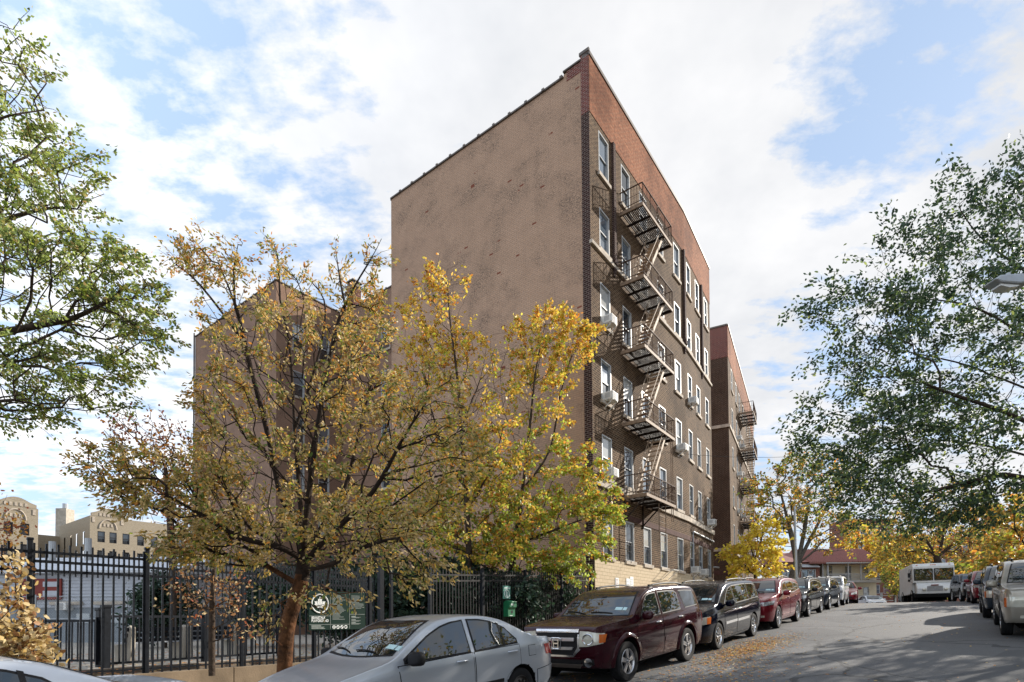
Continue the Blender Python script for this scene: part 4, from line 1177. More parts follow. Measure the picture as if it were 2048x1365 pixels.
m = MB(); m.tube([Vector((lp.x, lp.y, hq.z-.9)), Vector((lp.x-.8, lp.y-.1, hq.z-.15)), hq+Z3*.02], [.05, .045, .035], 8); m.obj('arm', M['galv'], t, smooth=50); cobra(t, hq, hd, 1.05)
m = MB(); a, b = P0+u1*7.6+n1*.05+Z3*8.6, Vector((31, 36, 13.2))
m.tube([a.lerp(b, k/24)-Z3*(1.2*4*(k/24)*(1-k/24)) for k in range(25)], .010, 5)
tag(m.obj('overhead_cable', M['cable']), 'thin overhead cable spanning from the brown facade across the street', 'cable')
q = at(1617, 706, 90); m = MB()
for sx in (-1, 1): m.prism([(0, 0), (.5*sx, .12), (.85*sx, .02), (.45*sx, .03), (0, -.08)], q, X3, Z3, Y3*.05)
m.tube([q-X3*.1-Y3*.3, q, q+Y3*.35], [.02, .07, .02], 6)
tag(m.obj('bird', M['bird']), 'tiny dark bird gliding in the blue gap right of the buildings', 'bird')
# ------------------------------------------------------------------ cars
# local frame: +X forward (front bumper at +L/2), +Y car's left, +Z up; 'a' = distance behind the front bumper
def catmull(pts, per):
    out = []; n = len(pts)
    for i in range(n-1):
        p0 = pts[max(i-1, 0)]; p1 = pts[i]; p2 = pts[i+1]; p3 = pts[min(i+2, n-1)]
        for k in range(per):
            t = k/per
            out.append(tuple(.5*((2*b)+(-a+c)*t+(2*a-5*b+4*c-d)*t*t+(-a+3*b-3*c+d)*t**3) for a, b, c, d in zip(p0, p1, p2, p3)))
    out.append(pts[-1]); return out

SPEC = {}
SPEC['sedan'] = dict(L=4.53, W=.855, wr=.315, ax=(.93, 3.53), ar=.365, tum=.37,
  zt=[(0, .50), (.03, .62), (.10, .70), (.35, .79), (.8, .905), (1.13, .985), (1.5, 1.20), (1.85, 1.385), (2.1, 1.455), (2.5, 1.485), (2.9, 1.47), (3.25, 1.405), (3.6, 1.25), (3.87, 1.115), (4.1, 1.075), (4.38, 1.06), (4.48, 1.0), (4.53, .86)],
  zs=[(0, .46), (.05, .59), (.2, .68), (.8, .83), (1.2, .90), (2.0, .925), (3.4, .985), (3.9, 1.01), (4.3, .99), (4.47, .94), (4.53, .80)],
  zb=[(0, .30), (.2, .22), (1, .19), (3.6, .20), (4.2, .25), (4.45, .33), (4.53, .42)],
  pl=[(0, .62), (.06, .72), (.2, .83), (.45, .92), (.8, .98), (1.2, 1), (3.5, 1), (4.0, .97), (4.3, .91), (4.45, .84), (4.53, .74)],
  ws=((1.19, .10, .66), (1.93, .05, .50)), rw=((3.20, .45), (3.88, .62)),
  fw=([(1.36, .945), (2.46, .975)], [(1.36, .96), (1.55, 1.08), (1.80, 1.22), (2.05, 1.32), (2.25, 1.365), (2.46, 1.385)]),
  rwn=([(2.58, .98), (3.46, 1.03)], [(2.58, 1.388), (2.80, 1.378), (3.05, 1.335), (3.28, 1.235), (3.46, 1.05)]),
  fd=([(1.30, .27), (2.50, .27)], [(1.24, .90), (1.9, .925), (2.50, .95)]),
  rd=([(2.54, .27), (3.05, .27), (3.12, .45), (3.22, .58), (3.36, .665), (3.5, .70)], [(2.54, .952), (3.0, .968), (3.5, .985)]),
  qt=None, handle=[(2.28, .86), (3.32, .895)], mould=(.47, .055, [(1.38, 2.48), (2.56, 3.10)]), mir=(1.42, .99))
SPEC['suv'] = dict(L=4.85, W=.995, wr=.385, ax=(.93, 3.70), ar=.465, tum=.25,
  zt=[(0, .90), (.03, 1.07), (.10, 1.135), (.4, 1.165), (.9, 1.195), (1.2, 1.215), (1.55, 1.43), (1.92, 1.66), (2.2, 1.745), (2.7, 1.785), (3.6, 1.785), (4.25, 1.745), (4.5, 1.66), (4.66, 1.42), (4.76, 1.17), (4.82, .95), (4.85, .80)],
  zs=[(0, .86), (.05, 1.03), (.12, 1.08), (.4, 1.10), (1.2, 1.13), (2, 1.135), (4.3, 1.21), (4.6, 1.16), (4.76, 1.03), (4.82, .88), (4.85, .74)],
  zb=[(0, .46), (.06, .36), (.5, .30), (4.3, .30), (4.7, .38), (4.85, .52)],
  pl=[(0, .84), (.05, .89), (.15, .935), (.4, .975), (.8, 1), (4.2, 1), (4.55, .97), (4.75, .91), (4.85, .82)],
  ws=((1.27, .06, .80), (1.98, .04, .66)), rw=((4.52, .62), (4.72, .76)),
  fw=([(1.62, 1.175), (2.42, 1.20)], [(1.62, 1.21), (1.85, 1.46), (2.02, 1.585), (2.15, 1.615), (2.42, 1.63)]),
  rwn=([(2.56, 1.205), (3.42, 1.235)], [(2.56, 1.635), (3.0, 1.64), (3.34, 1.625), (3.42, 1.56)]),
  qt=([(3.72, 1.25), (4.40, 1.28)], [(3.58, 1.625), (3.9, 1.62), (4.26, 1.60)]),
  fd=([(1.36, .36), (2.46, .36)], [(1.34, 1.125), (2.46, 1.16)]),
  rd=([(2.50, .36), (3.12, .36), (3.2, .58), (3.32, .73), (3.52, .84)], [(2.50, 1.16), (3.0, 1.175), (3.52, 1.19)]),
  handle=[(2.26, 1.03), (3.36, 1.06)], mould=(.60, .10, [(1.44, 2.46), (2.52, 3.12)]), mir=(1.60, 1.22))
SPEC['van'] = dict(L=5.14, W=.985, wr=.345, ax=(.98, 4.06), ar=.40, tum=.26,
  zt=[(0, .70), (.03, .86), (.12, .96), (.45, 1.06), (.85, 1.13), (1.05, 1.17), (1.5, 1.42), (1.95, 1.63), (2.25, 1.705), (2.8, 1.74), (4.0, 1.735), (4.6, 1.695), (4.82, 1.62), (4.98, 1.30), (5.08, 1.02), (5.12, .9), (5.14, .75)],
  zs=[(0, .66), (.05, .82), (.2, .92), (.8, 1.02), (1.2, 1.06), (2.2, 1.08), (4.6, 1.15), (4.95, 1.10), (5.08, .95), (5.14, .70)],
  zb=[(0, .30), (.1, .23), (.6, .20), (4.5, .22), (5.0, .32), (5.14, .42)],
  pl=[(0, .76), (.06, .83), (.2, .90), (.5, .965), (.9, 1), (4.5, 1), (4.9, .965), (5.06, .91), (5.14, .82)],
  ws=((1.10, .10, .80), (2.02, .05, .62)), rw=((4.85, .60), (5.0, .72)),
  fw=([(1.62, 1.11), (2.42, 1.13)], [(1.62, 1.14), (1.9, 1.36), (2.15, 1.51), (2.42, 1.575)]),
  rwn=([(2.52, 1.13), (3.70, 1.16)], [(2.52, 1.58), (3.1, 1.60), (3.70, 1.60)]),
  qt=([(3.80, 1.165), (4.72, 1.19)], [(3.80, 1.60), (4.3, 1.585), (4.62, 1.55)]),
  fd=([(1.44, .30), (2.44, .30)], [(1.42, 1.065), (2.44, 1.085)]),
  rd=([(2.48, .30), (3.54, .30), (3.60, .5), (3.72, .68)], [(2.48, 1.086), (3.72, 1.12)]),
  handle=[(2.24, .96), (2.66, .97)], mould=(.60, .07, [(1.5, 2.44), (2.50, 3.56)]), mir=(1.60, 1.16))
SPEC['crossover'] = dict(L=4.95, W=.975, wr=.375, ax=(.95, 3.84), ar=.425, tum=.31,
  zt=[(0, .74), (.03, .90), (.12, .99), (.45, 1.07), (.95, 1.14), (1.25, 1.18), (1.6, 1.38), (2.0, 1.58), (2.3, 1.665), (2.9, 1.71), (3.6, 1.69), (4.25, 1.61), (4.55, 1.49), (4.72, 1.24), (4.84, 1.08), (4.91, .96), (4.95, .78)],
  zs=[(0, .70), (.05, .86), (.2, .94), (.8, 1.02), (1.3, 1.07), (2.2, 1.08), (3.4, 1.13), (4.4, 1.20), (4.72, 1.12), (4.88, .95), (4.95, .72)],
  zb=[(0, .38), (.1, .28), (.6, .24), (4.3, .25), (4.8, .36), (4.95, .48)],
  pl=[(0, .74), (.06, .81), (.2, .89), (.5, .96), (.9, 1), (4.2, 1), (4.6, .96), (4.85, .89), (4.95, .78)],
  ws=((1.28, .10, .76), (2.04, .05, .58)), rw=((4.50, .58), (4.74, .70)),
  fw=([(1.68, 1.12), (2.50, 1.14)], [(1.68, 1.14), (1.95, 1.35), (2.2, 1.485), (2.50, 1.54)]),
  rwn=([(2.60, 1.145), (3.55, 1.18)], [(2.60, 1.545), (3.1, 1.545), (3.55, 1.51)]),
  qt=([(3.64, 1.19), (4.28, 1.26)], [(3.64, 1.50), (3.95, 1.465), (4.28, 1.38)]),
  fd=([(1.42, .33), (2.54, .33)], [(1.40, 1.065), (2.54, 1.095)]),
  rd=([(2.58, .33), (3.30, .33), (3.36, .52), (3.48, .68), (3.66, .79)], [(2.58, 1.096), (3.66, 1.135)]),
  handle=[(2.34, .98), (3.44, 1.01)], mould=(.40, .04, [(1.48, 2.54), (2.60, 3.32)]), mir=(1.66, 1.17))

class Car:
    def __init__(s, kind, sc=(1, 1, 1)):
        s.k = SPEC[kind]; k = s.k; s.L, s.W = k['L'], k['W']; s.sc = sc
        NX = 110
        xs = sorted({(1-math.cos(math.pi*i/NX))/2*s.L*.35+i/NX*s.L*.65 for i in range(NX+1)})
        s.mb = MB(); rings = []
        for a in xs:
            h = s.half(a)
            ring = [(y, z) for y, z in h]+[(-y, z) for y, z in h[-2:0:-1]]
            rings.append([(s.L/2-a, y, z) for y, z in ring])
        n = len(rings[0]); s.n = n
        for r in rings: s.mb.v += r
        for i in range(len(rings)-1):
            for j in range(n):
                p = i*n+j; q = i*n+(j+1) % n
                s.mb.f.append((p, q, q+n, p+n)); s.mb.uv.append(None); s.mb.mi.append(0)
        s.mb.f.append(tuple(range(n))[::-1]); e = (len(rings)-1)*n; s.mb.f.append(tuple(range(e, e+n)))
        s.mb.uv += [None, None]; s.mb.mi += [0, 0]
        s.bvh = BVHTree.FromPolygons([Vector(v) for v in s.mb.v], s.mb.f)
    def half(s, a):
        k = s.k; W = s.W*smooth_tab(k['pl'], a); zb = smooth_tab(k['zb'], a); zs = smooth_tab(k['zs'], a); zt = max(smooth_tab(k['zt'], a), zs+.03)
        zs = max(zs, zb+.05); d = zs-zb; h = zt-zs; W8 = W*.962; tm = k['tum']
        e = max(W8-tm*h*.93, .35*W)
        cr = min(.05, h*.4)
        low = [(0, zb), (.6*W, zb), (.90*W, zb+.01), (.955*W, zb+.07*min(1, d/.5)), (.985*W, zb+.30*d), (W, zb+.58*d), (.995*W, zb+.80*d), (.982*W, zb+.93*d), (W8, zs)]
        up = [(W8-tm*h*.30, zs+.30*h), (W8-tm*h*.60, zs+.60*h), (W8-tm*h*.82, zs+.82*h), (e-.015, zs+.945*h-cr*.2), (e*.90, zt-cr*.50), (e*.70, zt-cr*.20), (e*.40, zt-cr*.04), (0, zt)]
        return catmull(low, 3)[:-1]+catmull([low[-1]]+up, 3)
    def x(s, a): return s.L/2-a
    def cast(s, mode, p, q, sgn=1):
        """mode side: p=a,q=z ; top: p=a,q=y ; front/rear: p=y,q=z"""
        if mode == 'side': o, d = Vector((s.x(p), 3*sgn, q)), Vector((0, -sgn, 0))
        elif mode == 'top': o, d = Vector((s.x(p), q, 4)), Vector((0, 0, -1))
        elif mode == 'front': o, d = Vector((6, p, q)), Vector((-1, 0, 0))
        else: o, d = Vector((-6, p, q)), Vector((1, 0, 0))
        loc, nor, i, dist = s.bvh.ray_cast(o, d)
        if loc is None:
            t = o+d*(3-.9*s.W if mode == 'side' else (6-s.L/2+.1 if mode in ('front', 'rear') else 3))
            loc, nor, i, dist = s.bvh.find_nearest(t)
        if nor.dot(d) > 0: nor = -nor
        return loc, nor
    def panel(s, mb, mode, lo, up, off=.004, n=16, m=6, sgn=1, mi=0, depth=None):
        depth = off+.003 if depth is None else depth
        def samp(poly, t):
            x = poly[0][0]+(poly[-1][0]-poly[0][0])*t
            return (x, interp(poly, x)) if poly[0][0] < poly[-1][0] else (x, interp([(-a, b) for a, b in poly], -x))
        P = []
        for j in range(m+1):
            row = []
            for i in range(n+1):
                a = samp(lo, i/n); b = samp(up, i/n); r = j/m
                loc, nor = s.cast(mode, a[0]+(b[0]-a[0])*r, a[1]+(b[1]-a[1])*r, sgn)
                row.append((loc+nor*off, loc+nor*(off-depth)))
            P.append(row)
        base = len(mb.v); w = n+1
        for row in P: mb.v += [tuple(p[0]) for p in row]
        flip = (mode == 'side') == (sgn > 0) if mode in ('side',) else (mode in ('front',))
        def face(*q):
            mb.f.append(q); mb.uv.append(None); mb.mi.append(mi)
        for j in range(m):
            for i in range(n):
                a = base+j*w+i; face(a, a+1, a+w+1, a+w)
        rim = [(0, i) for i in range(w)]+[(j, n) for j in range(1, m+1)]+[(m, i) for i in range(n-1, -1, -1)]+[(j, 0) for j in range(m-1, 0, -1)]
        b2 = len(mb.v); mb.v += [tuple(P[j][i][1]) for j, i in rim]
        for k in range(len(rim)):
            k2 = (k+1) % len(rim); face(base+rim[k][0]*w+rim[k][1], b2+k, b2+k2, base+rim[k2][0]*w+rim[k2][1])
    def expand(s, lo, up, e):
        f = lambda poly, dz: [(poly[0][0]-e, poly[0][1]+dz)]+[(a, b+dz) for a, b in poly[1:-1]]+[(poly[-1][0]+e, poly[-1][1]+dz)]
        return f(lo, -e), f(up, e)

def wheel_mesh(r, w, style):
    t = MB(); rr = r*.64
    t.lathe([(rr, -w*.42), (r*.80, -w*.5), (r*.95, -w*.47), (r, -w*.36), (r, w*.36), (r*.95, w*.47), (r*.80, w*.5), (rr, w*.42), (rr*.97, 0), (rr, -w*.42)], 44)
    for k in range(60):   # tread blocks
        a = 2*math.pi*k/60
        for y in (-.28, 0, .28): t.box((r*math.cos(a), w*y, r*math.sin(a)), (.008, w*.2, r*.055), (Vector((math.cos(a), 0, math.sin(a))), Vector((0, 1, 0)), Vector((-math.sin(a), 0, math.cos(a)))))
    m = MB(); y = w*.40
    m.lathe([(rr*1.02, y), (rr*.97, y+.012), (rr*.92, y-.005), (rr*.90, y-.06)], 40)
    if style == 'steel':
        m.lathe([(rr*.92, y-.03), (rr*.78, y-.005), (rr*.60, y+.012), (rr*.42, y-.02), (rr*.30, y-.02), (rr*.24, y+.03), (.001, y+.035)], 32)
        for k in range(10):
            a = 2*math.pi*k/10; c = Vector((rr*.66*math.cos(a), y+.008, rr*.66*math.sin(a)))
            m.lathe([(.022, 0), (.022, .006), (.001, .006)], 8, Matrix.Translation(c), m=1)
    else:
        m.lathe([(rr*.90, y-.07), (.001, y-.075)], 24, m=1)
        ns = {'five': 5, 'ten': 10, 'six': 6}[style]
        for k in range(ns):
            a = 2*math.pi*(k+.25)/ns; wd = rr*(.30 if ns == 5 else .27 if ns == 6 else .14)
            for sg in ((-1, 1) if ns == 5 else (0,)):
                e = Vector((math.cos(a), 0, math.sin(a))); q = Vector((-math.sin(a), 0, math.cos(a)))
                w0, w1 = wd*.55, wd*.8
                o = q*sg*wd*.36
                pts = [e*rr*.16+q*w0*.5+o*.3, e*rr*.93+q*w1*.42+o, e*rr*.93-q*w1*.42+o, e*rr*.16-q*w0*.5+o*.3]
                b = len(m.v)
                for dy in (y-.045, y-.002): m.v += [tuple(p+Vector((0, dy+(.0 if i in (1, 2) else .008), 0))) for i, p in enumerate(pts)]
                for fq in ((0, 1, 2, 3), (7, 6, 5, 4), (0, 4, 5, 1), (1, 5, 6, 2), (2, 6, 7, 3), (3, 7, 4, 0)):
                    m.f.append(tuple(b+i for i in fq)); m.uv.append(None); m.mi.append(0)
        m.lathe([(rr*.30, y-.05), (rr*.28, y+.006), (rr*.15, y+.012), (rr*.14, y+.02), (.001, y+.024)], 20)
        for k in range(5):
            a = 2*math.pi*k/5; m.lathe([(.013, 0), (.013, .012), (.001, .012)], 6, Matrix.Translation((rr*.2*math.cos(a), y+.005, rr*.2*math.sin(a))), m=1)
    rim = M['steelrim'] if style == 'steel' else (M['chrome'] if style == 'ten' else M['alloy'])
    return t.mesh('tyre', M['rubber'], 35), m.mesh('rim', [rim, M['underbody']], 35)
_wh = {}

def build_car(name, label, cat, kind, pm, mat, wheel='five', group=None, sc=(1, 1, 1), face=None, mouldmat=None, mirmat=None, roofrails=None, flare=False, detail=True, sides=(1, -1), hmat=None, stickers=True):
    c = Car(kind); k = c.k; L_ = c.L
    t = thing(name, label, cat, group=group, mat=mat @ Matrix.Diagonal((sc[0], sc[1], sc[2], 1)))
    # body with wheel wells cut out
    tmp = c.mb.mesh('body', [pm, M['underbody']], 38)
    ob = bpy.data.objects.new('body_tmp', tmp); COL.objects.link(ob)
    cm = MB()
    for a in k['ax']:
        for sg in (1, -1):
            cm2 = MB(); pr = [(.001, -.30), (k['ar'], -.30), (k['ar'], .30), (.001, .30)]
            cm.lathe([(k['ar'], -.17), (k['ar'], .3)], 40, Matrix.Translation((c.x(a), sg*(c.W-.05), k['wr']+.01)) if sg > 0 else Matrix.Translation((c.x(a), -(c.W-.05), k['wr']+.01)) @ Matrix.Rotation(math.pi, 4, 'Z'))
            b = len(cm.v)-80
            cm.f.append(tuple(b+j for j in range(40))); cm.f.append(tuple(b+40+j for j in range(40))[::-1]); cm.uv += [None, None]; cm.mi += [0, 0]
    cme = cm.mesh('cut', M['underbody'])
    bmx = bmesh.new(); bmx.from_mesh(cme); bmesh.ops.recalc_face_normals(bmx, faces=bmx.faces); bmx.to_mesh(cme); bmx.free()
    bmx = bmesh.new(); bmx.from_mesh(tmp); bmesh.ops.recalc_face_normals(bmx, faces=bmx.faces); bmx.to_mesh(tmp); bmx.free()
    co = bpy.data.objects.new('cut_tmp', cme); COL.objects.link(co)
    md = ob.modifiers.new('b', 'BOOLEAN'); md.operation = 'DIFFERENCE'; md.object = co; md.solver = 'EXACT'
    bpy.context.view_layer.update()
    me = bpy.data.meshes.new_from_object(ob.evaluated_get(bpy.context.evaluated_depsgraph_get()))
    bpy.data.objects.remove(ob); bpy.data.objects.remove(co)
    me.name = 'body'; me.materials.clear(); me.materials.append(pm); me.materials.append(M['underbody'])
    for p in me.polygons:
        q = p.center; inside = False
        for a in k['ax']:
            if abs(math.hypot(q.x-c.x(a), q.z-k['wr']-.01)-k['ar']) < .006 or (abs(abs(q.y)-(c.W-.22)) < .01 and math.hypot(q.x-c.x(a), q.z-k['wr']-.01) < k['ar']): inside = True
        p.material_index = 1 if inside or (p.normal.z < -.9 and q.z < .5) else 0
        p.use_smooth = True
    me.set_sharp_from_angle(angle=R(38))
    body = link('body', me, t, local=True)
    def add(nm, mode, lo, up, m, off=.004, parent=t, n=16, mm=6, sgn=1, sm=40):
        mb = MB(); c.panel(mb, mode, lo, up, off, n, mm, sgn); return mb.obj(nm, m, parent, smooth=sm, local=True)
    # windscreen / rear window (cast from above)
    def topglass(nm, A, B):
        (a0, c0, y0), (a1, c1, y1) = A, B
        n = 18; lo = [(-1, 0), (1, 0)]
        mb = MB(); P = []
        for e, m_, off in ((0.0, 0, .006), (.03, 1, .003)):
            rows = []
            for j in range(13):
                q = j/12; row = []
                for i in range(n+1):
                    f = -1+2*i/n; yy = (lerp(y0, y1, q)+e)*f
                    aa = lerp(a0-e, a1+e, q)+lerp(c0, c1, q)*(f*f)
                    loc, nor = c.cast('top', aa, yy); row.append(loc+nor*off)
                rows.append(row)
            b = len(mb.v); w = n+1
            for r_ in rows: mb.v += [tuple(p) for p in r_]
            for j in range(12):
                for i in range(n):
                    q = b+j*w+i; mb.f.append((q, q+1, q+w+1, q+w)); mb.uv.append(None); mb.mi.append(m_)
        return mb.obj(nm, [M['carglass'], M['darkplastic']], t, smooth=40, local=True)
    ws = topglass('windshield', k['ws'][0], k['ws'][1])
    topglass('rear_window', (k['rw'][0][0], -.0, k['rw'][0][1]), (k['rw'][1][0], .0, k['rw'][1][1]))
    if detail:
        wp = MB(); a0 = k['ws'][0][0]; yw = k['ws'][0][2]
        for y0, y1 in ((yw*.55, -yw*.10), (-yw*.25, -yw*.88)):
            pts = []
            for q in range(9):
                f = q/8; loc, nor = c.cast('top', a0+.05+.10*math.sin(f*2.2)*.5+.07*(lerp(y0, y1, f)/yw)**2, lerp(y0, y1, f)); pts.append(loc+nor*.018)
            wp.tube(pts, .009, 5)
        wp.obj('wiper', M['darkplastic'], ws, local=True)
        if stickers:
            a = k['ws'][0][0]+.16
            add('sticker', 'top', [(a, .44), (a+.07, .44)], [(a, .60), (a+.07, .60)], M['sticker'], .009, ws, 3, 3)
            add('sticker', 'top', [(a, .62), (a+.07, .62)], [(a, .70), (a+.07, .70)], M['sticker'], .009, ws, 3, 3)
        mb = MB(); add('sticker', 'top', [(lerp(k['ws'][0][0], k['ws'][1][0], .70), -.06), (lerp(k['ws'][0][0], k['ws'][1][0], .78), -.06)], [(lerp(k['ws'][0][0], k['ws'][1][0], .70), .06), (lerp(k['ws'][0][0], k['ws'][1][0], .78), .06)], M['darkplastic'], .008, ws, 3, 3)
    for sg in sides:
        for nm, wn, dn, hi in (('front_door', 'fw', 'fd', 0), ('rear_door', 'rwn', 'rd', 1)):
            lo, up = k[dn]
            d = add(nm, 'side', lo, up, pm, .005, t, 20, 12, sg)
            l2, u2_ = c.expand(lo, up, .011); add('door_gap', 'side', l2, u2_, M['underbody'], .0022, d, 20, 8, sg)
            lo, up = k[wn]
            w = add('window', 'side', lo, up, M['carglass'], .008, d, 18, 6, sg)
            l2, u2_ = c.expand(lo, up, .024); add('window_trim', 'side', l2, u2_, M['darkplastic'], .004, w, 18, 6, sg)
            if detail:
                a, z = k['handle'][hi]
                loc, nor = c.cast('side', a, z, sg); h = MB()
                h.tube([loc+Vector((-.10, 0, -.005))+nor*.005, loc+Vector((-.07, 0, 0))+nor*.035, loc+Vector((.07, 0, 0))+nor*.035, loc+Vector((.10, 0, 0))+nor*.005], [.012, .016, .016, .012], 8)
                h.obj('door_handle', hmat or pm, d, smooth=50, local=True)
                mz, mh, ms = k['mould']; a0, a1 = ms[hi]
                add('moulding', 'side', [(a0, mz), (a1, mz+.01)], [(a0, mz+mh), (a1, mz+mh+.01)], mouldmat or pm, .014, d, 12, 3, sg)
        if k['qt']:
            w = add('quarter_window', 'side', k['qt'][0], k['qt'][1], M['carglass'], .007, t, 10, 6, sg)
            l2, u2_ = c.expand(k['qt'][0], k['qt'][1], .02); add('window_trim', 'side', l2, u2_, M['darkplastic'], .0035, w, 10, 6, sg)
        if flare:
            for a in k['ax']:
                f = MB(); pin, pout = [], []
                for q in range(25):
                    an = R(-12+204*q/24); ca, sa = math.cos(an), math.sin(an); zc = k['wr']+.01
                    row = []
                    for rr, oo in ((k['ar']-.005, -.02), (k['ar'], .030), (k['ar']+.07, .026), (k['ar']+.085, .0)):
                        zz = max(zc+rr*sa, .33); loc, nor = c.cast('side', a+rr*ca, zz, sg); row.append(loc+Vector((0, sg*oo, 0)))
                    pin.append(row)
                b = len(f.v)
                for row in pin: f.v += [tuple(p) for p in row]
                for q in range(24):
                    for j in range(3):
                        i = b+q*4+j; f.f.append((i, i+1, i+5, i+4)); f.uv.append(None); f.mi.append(0)
                f.obj('fender_flare', pm, t, smooth=60, local=True)
        # mirror
        a, z = k['mir']; loc, nor = c.cast('side', a, z-.02, sg)
        mr = MB(); s1 = Vector((0, sg, 0))
        prof = [(.0, .03), (.035, .085), (.09, .10), (.15, .085), (.17, .04)]
        prism = [(-.09, -.05), (-.05, -.085), (.06, -.09), (.10, -.06), (.10, .05), (.06, .085), (-.03, .09), (-.08, .06)]
        # rounded housing: lathe-like loft across y
        b = len(mr.v); n_ = len(prism); secs = ((.05, .55), (.08, .9), (.14, 1.0), (.20, .98), (.25, .85), (.275, .5))
        for yy, q in secs: mr.v += [tuple(loc+s1*yy+Vector((-px_*q*.75+.02, 0, pz_*q+.01+.05*(yy-.05)))) for px_, pz_ in prism]
        for i in range(len(secs)-1):
            for j in range(n_):
                p = b+i*n_+j; q = b+i*n_+(j+1) % n_; mr.f.append((p, q, q+n_, p+n_)); mr.uv.append(None); mr.mi.append(0)
        mr.f.append(tuple(b+j for j in range(n_))); mr.f.append(tuple(b+(len(secs)-1)*n_+j for j in range(n_))); mr.uv += [None, None]; mr.mi += [0, 0]
        mo = mr.obj('wing_mirror', mirmat or pm, t, smooth=60, local=True, bevel=.006)
        st = MB(); st.beam(loc-s1*.02+Vector((0, 0, -.03)), loc+s1*.09+Vector((0, 0, -.02)), .05, .04); st.obj('mirror_stalk', M['darkplastic'], mo, local=True)
        # wheels
        for a in k['ax']:
            key = (round(k['wr'], 3), wheel)
            if key not in _wh: _wh[key] = wheel_mesh(k['wr'], .235 if k['wr'] > .33 else .20, wheel)
            B = Matrix.Translation((c.x(a), sg*(c.W-.125), k['wr'])) @ (Matrix.Identity(4) if sg > 0 else Matrix.Rotation(math.pi, 4, 'Z'))
            we = bpy.data.objects.new('wheel', None); COL.objects.link(we); we.parent = t; we.matrix_basis = B; we.empty_display_size = .1
            link('tyre', _wh[key][0], we, local=True); link('rim', _wh[key][1], we, local=True)
        if roofrails:
            a0, a1, y = roofrails; rl = MB(); pts = []
            for q in range(11):
                aa = lerp(a0, a1, q/10); lc, nr = c.cast('top', aa, sg*y); pts.append(lc+Vector((0, 0, .055*math.sin(math.pi*min(1, max(0, q/10)))**.35)))
            rl.tube(pts, .021, 8)
            for aa in (a0+.1, a1-.1): lc, nr = c.cast('top', aa, sg*y); rl.box(lc+Vector((0, 0, .02)), (.14, .05, .06))
            rl.obj('roof_rail', M['darkplastic'], t, smooth=50, local=True)
    if face: face(c, t, add, pm)
    # underbody block keeps daylight out between the wheels
    ub = MB(); ub.box((0, 0, .28), (L_*.80, c.W*1.35, .16)); ub.obj('underbody', M['underbody'], t, local=True)
    return t

# faces -------------------------------------------------------------
def poly_panel(lo, up): return lo, up
def sym(add, nm, lo, up, m, off, parent, n=10, mm=5):
    """front panels mirrored left / right (y from inner to outer)"""
    r = []
    for sg in (1, -1):
        l2 = [(y*sg, z) for y, z in lo]; u2_ = [(y*sg, z) for y, z in up]
        if sg < 0: l2, u2_ = l2[::-1], u2_[::-1]
        r.append(add(nm, 'front', l2, u2_, m, off, parent, n, mm))
    return r
def tail(c, t, add, z0, z1, y0, plate=True):
    for sg in (1, -1):
        lo = [(y0, z0), (c.W*.93, z0)]; up = [(y0, z1), (c.W*.93, z1)]
        if sg < 0: lo, up = [(-y, z) for y, z in lo[::-1]], [(-y, z) for y, z in up[::-1]]
        add('taillight', 'rear', lo, up, M['redlens'], .012, t, 10, 5)
def face_sedan(c, t, add, pm):
    sym(add, 'headlight', [(.42, .56), (.74, .60)], [(.42, .66), (.74, .76)], M['headglass'], .008, t)
    add('grille', 'front', [(-.36, .54), (.36, .54)], [(-.36, .63), (.36, .63)], M['darkplastic'], .008, t)
    add('lower_intake', 'front', [(-.5, .34), (.5, .34)], [(-.45, .44), (.45, .44)], M['darkplastic'], .006, t)
    for sg in (1, -1):
        lo = [(4.16, .80), (4.44, .74)]; up = [(4.22, .985), (4.44, .95)]
        add('taillight', 'side', [(4.19, .83), (4.46, .74)], [(4.19, .90), (4.46, .95)], M['redlens'], .010, t, 10, 6, sg)
        b = add('rear_bumper', 'side', [(3.96, .34), (4.49, .38)], [(3.93, .56), (4.49, .60)], pm, .012, t, 12, 6, sg)
        l2, u2_ = c.expand([(3.96, .34), (4.49, .38)], [(3.93, .56), (4.49, .60)], .008); add('bumper_gap', 'side', l2, u2_, M['underbody'], .002, b, 12, 6, sg)
    d = add('fuel_door', 'side', [(3.72, .80), (3.90, .80)], [(3.72, .95), (3.90, .95)], pm, .005, t, 8, 5, 1)
    l2, u2_ = c.expand([(3.72, .80), (3.90, .80)], [(3.72, .95), (3.90, .95)], .007); add('door_gap', 'side', l2, u2_, M['underbody'], .002, d, 8, 5, 1)
    tail(c, t, add, .78, .94, .52)
    # small fixed rear side glass divider
    add('window_divider', 'side', [(3.17, 1.0), (3.21, 1.0)], [(3.13, 1.335), (3.17, 1.32)], M['darkplastic'], .010, t, 2, 6, 1)
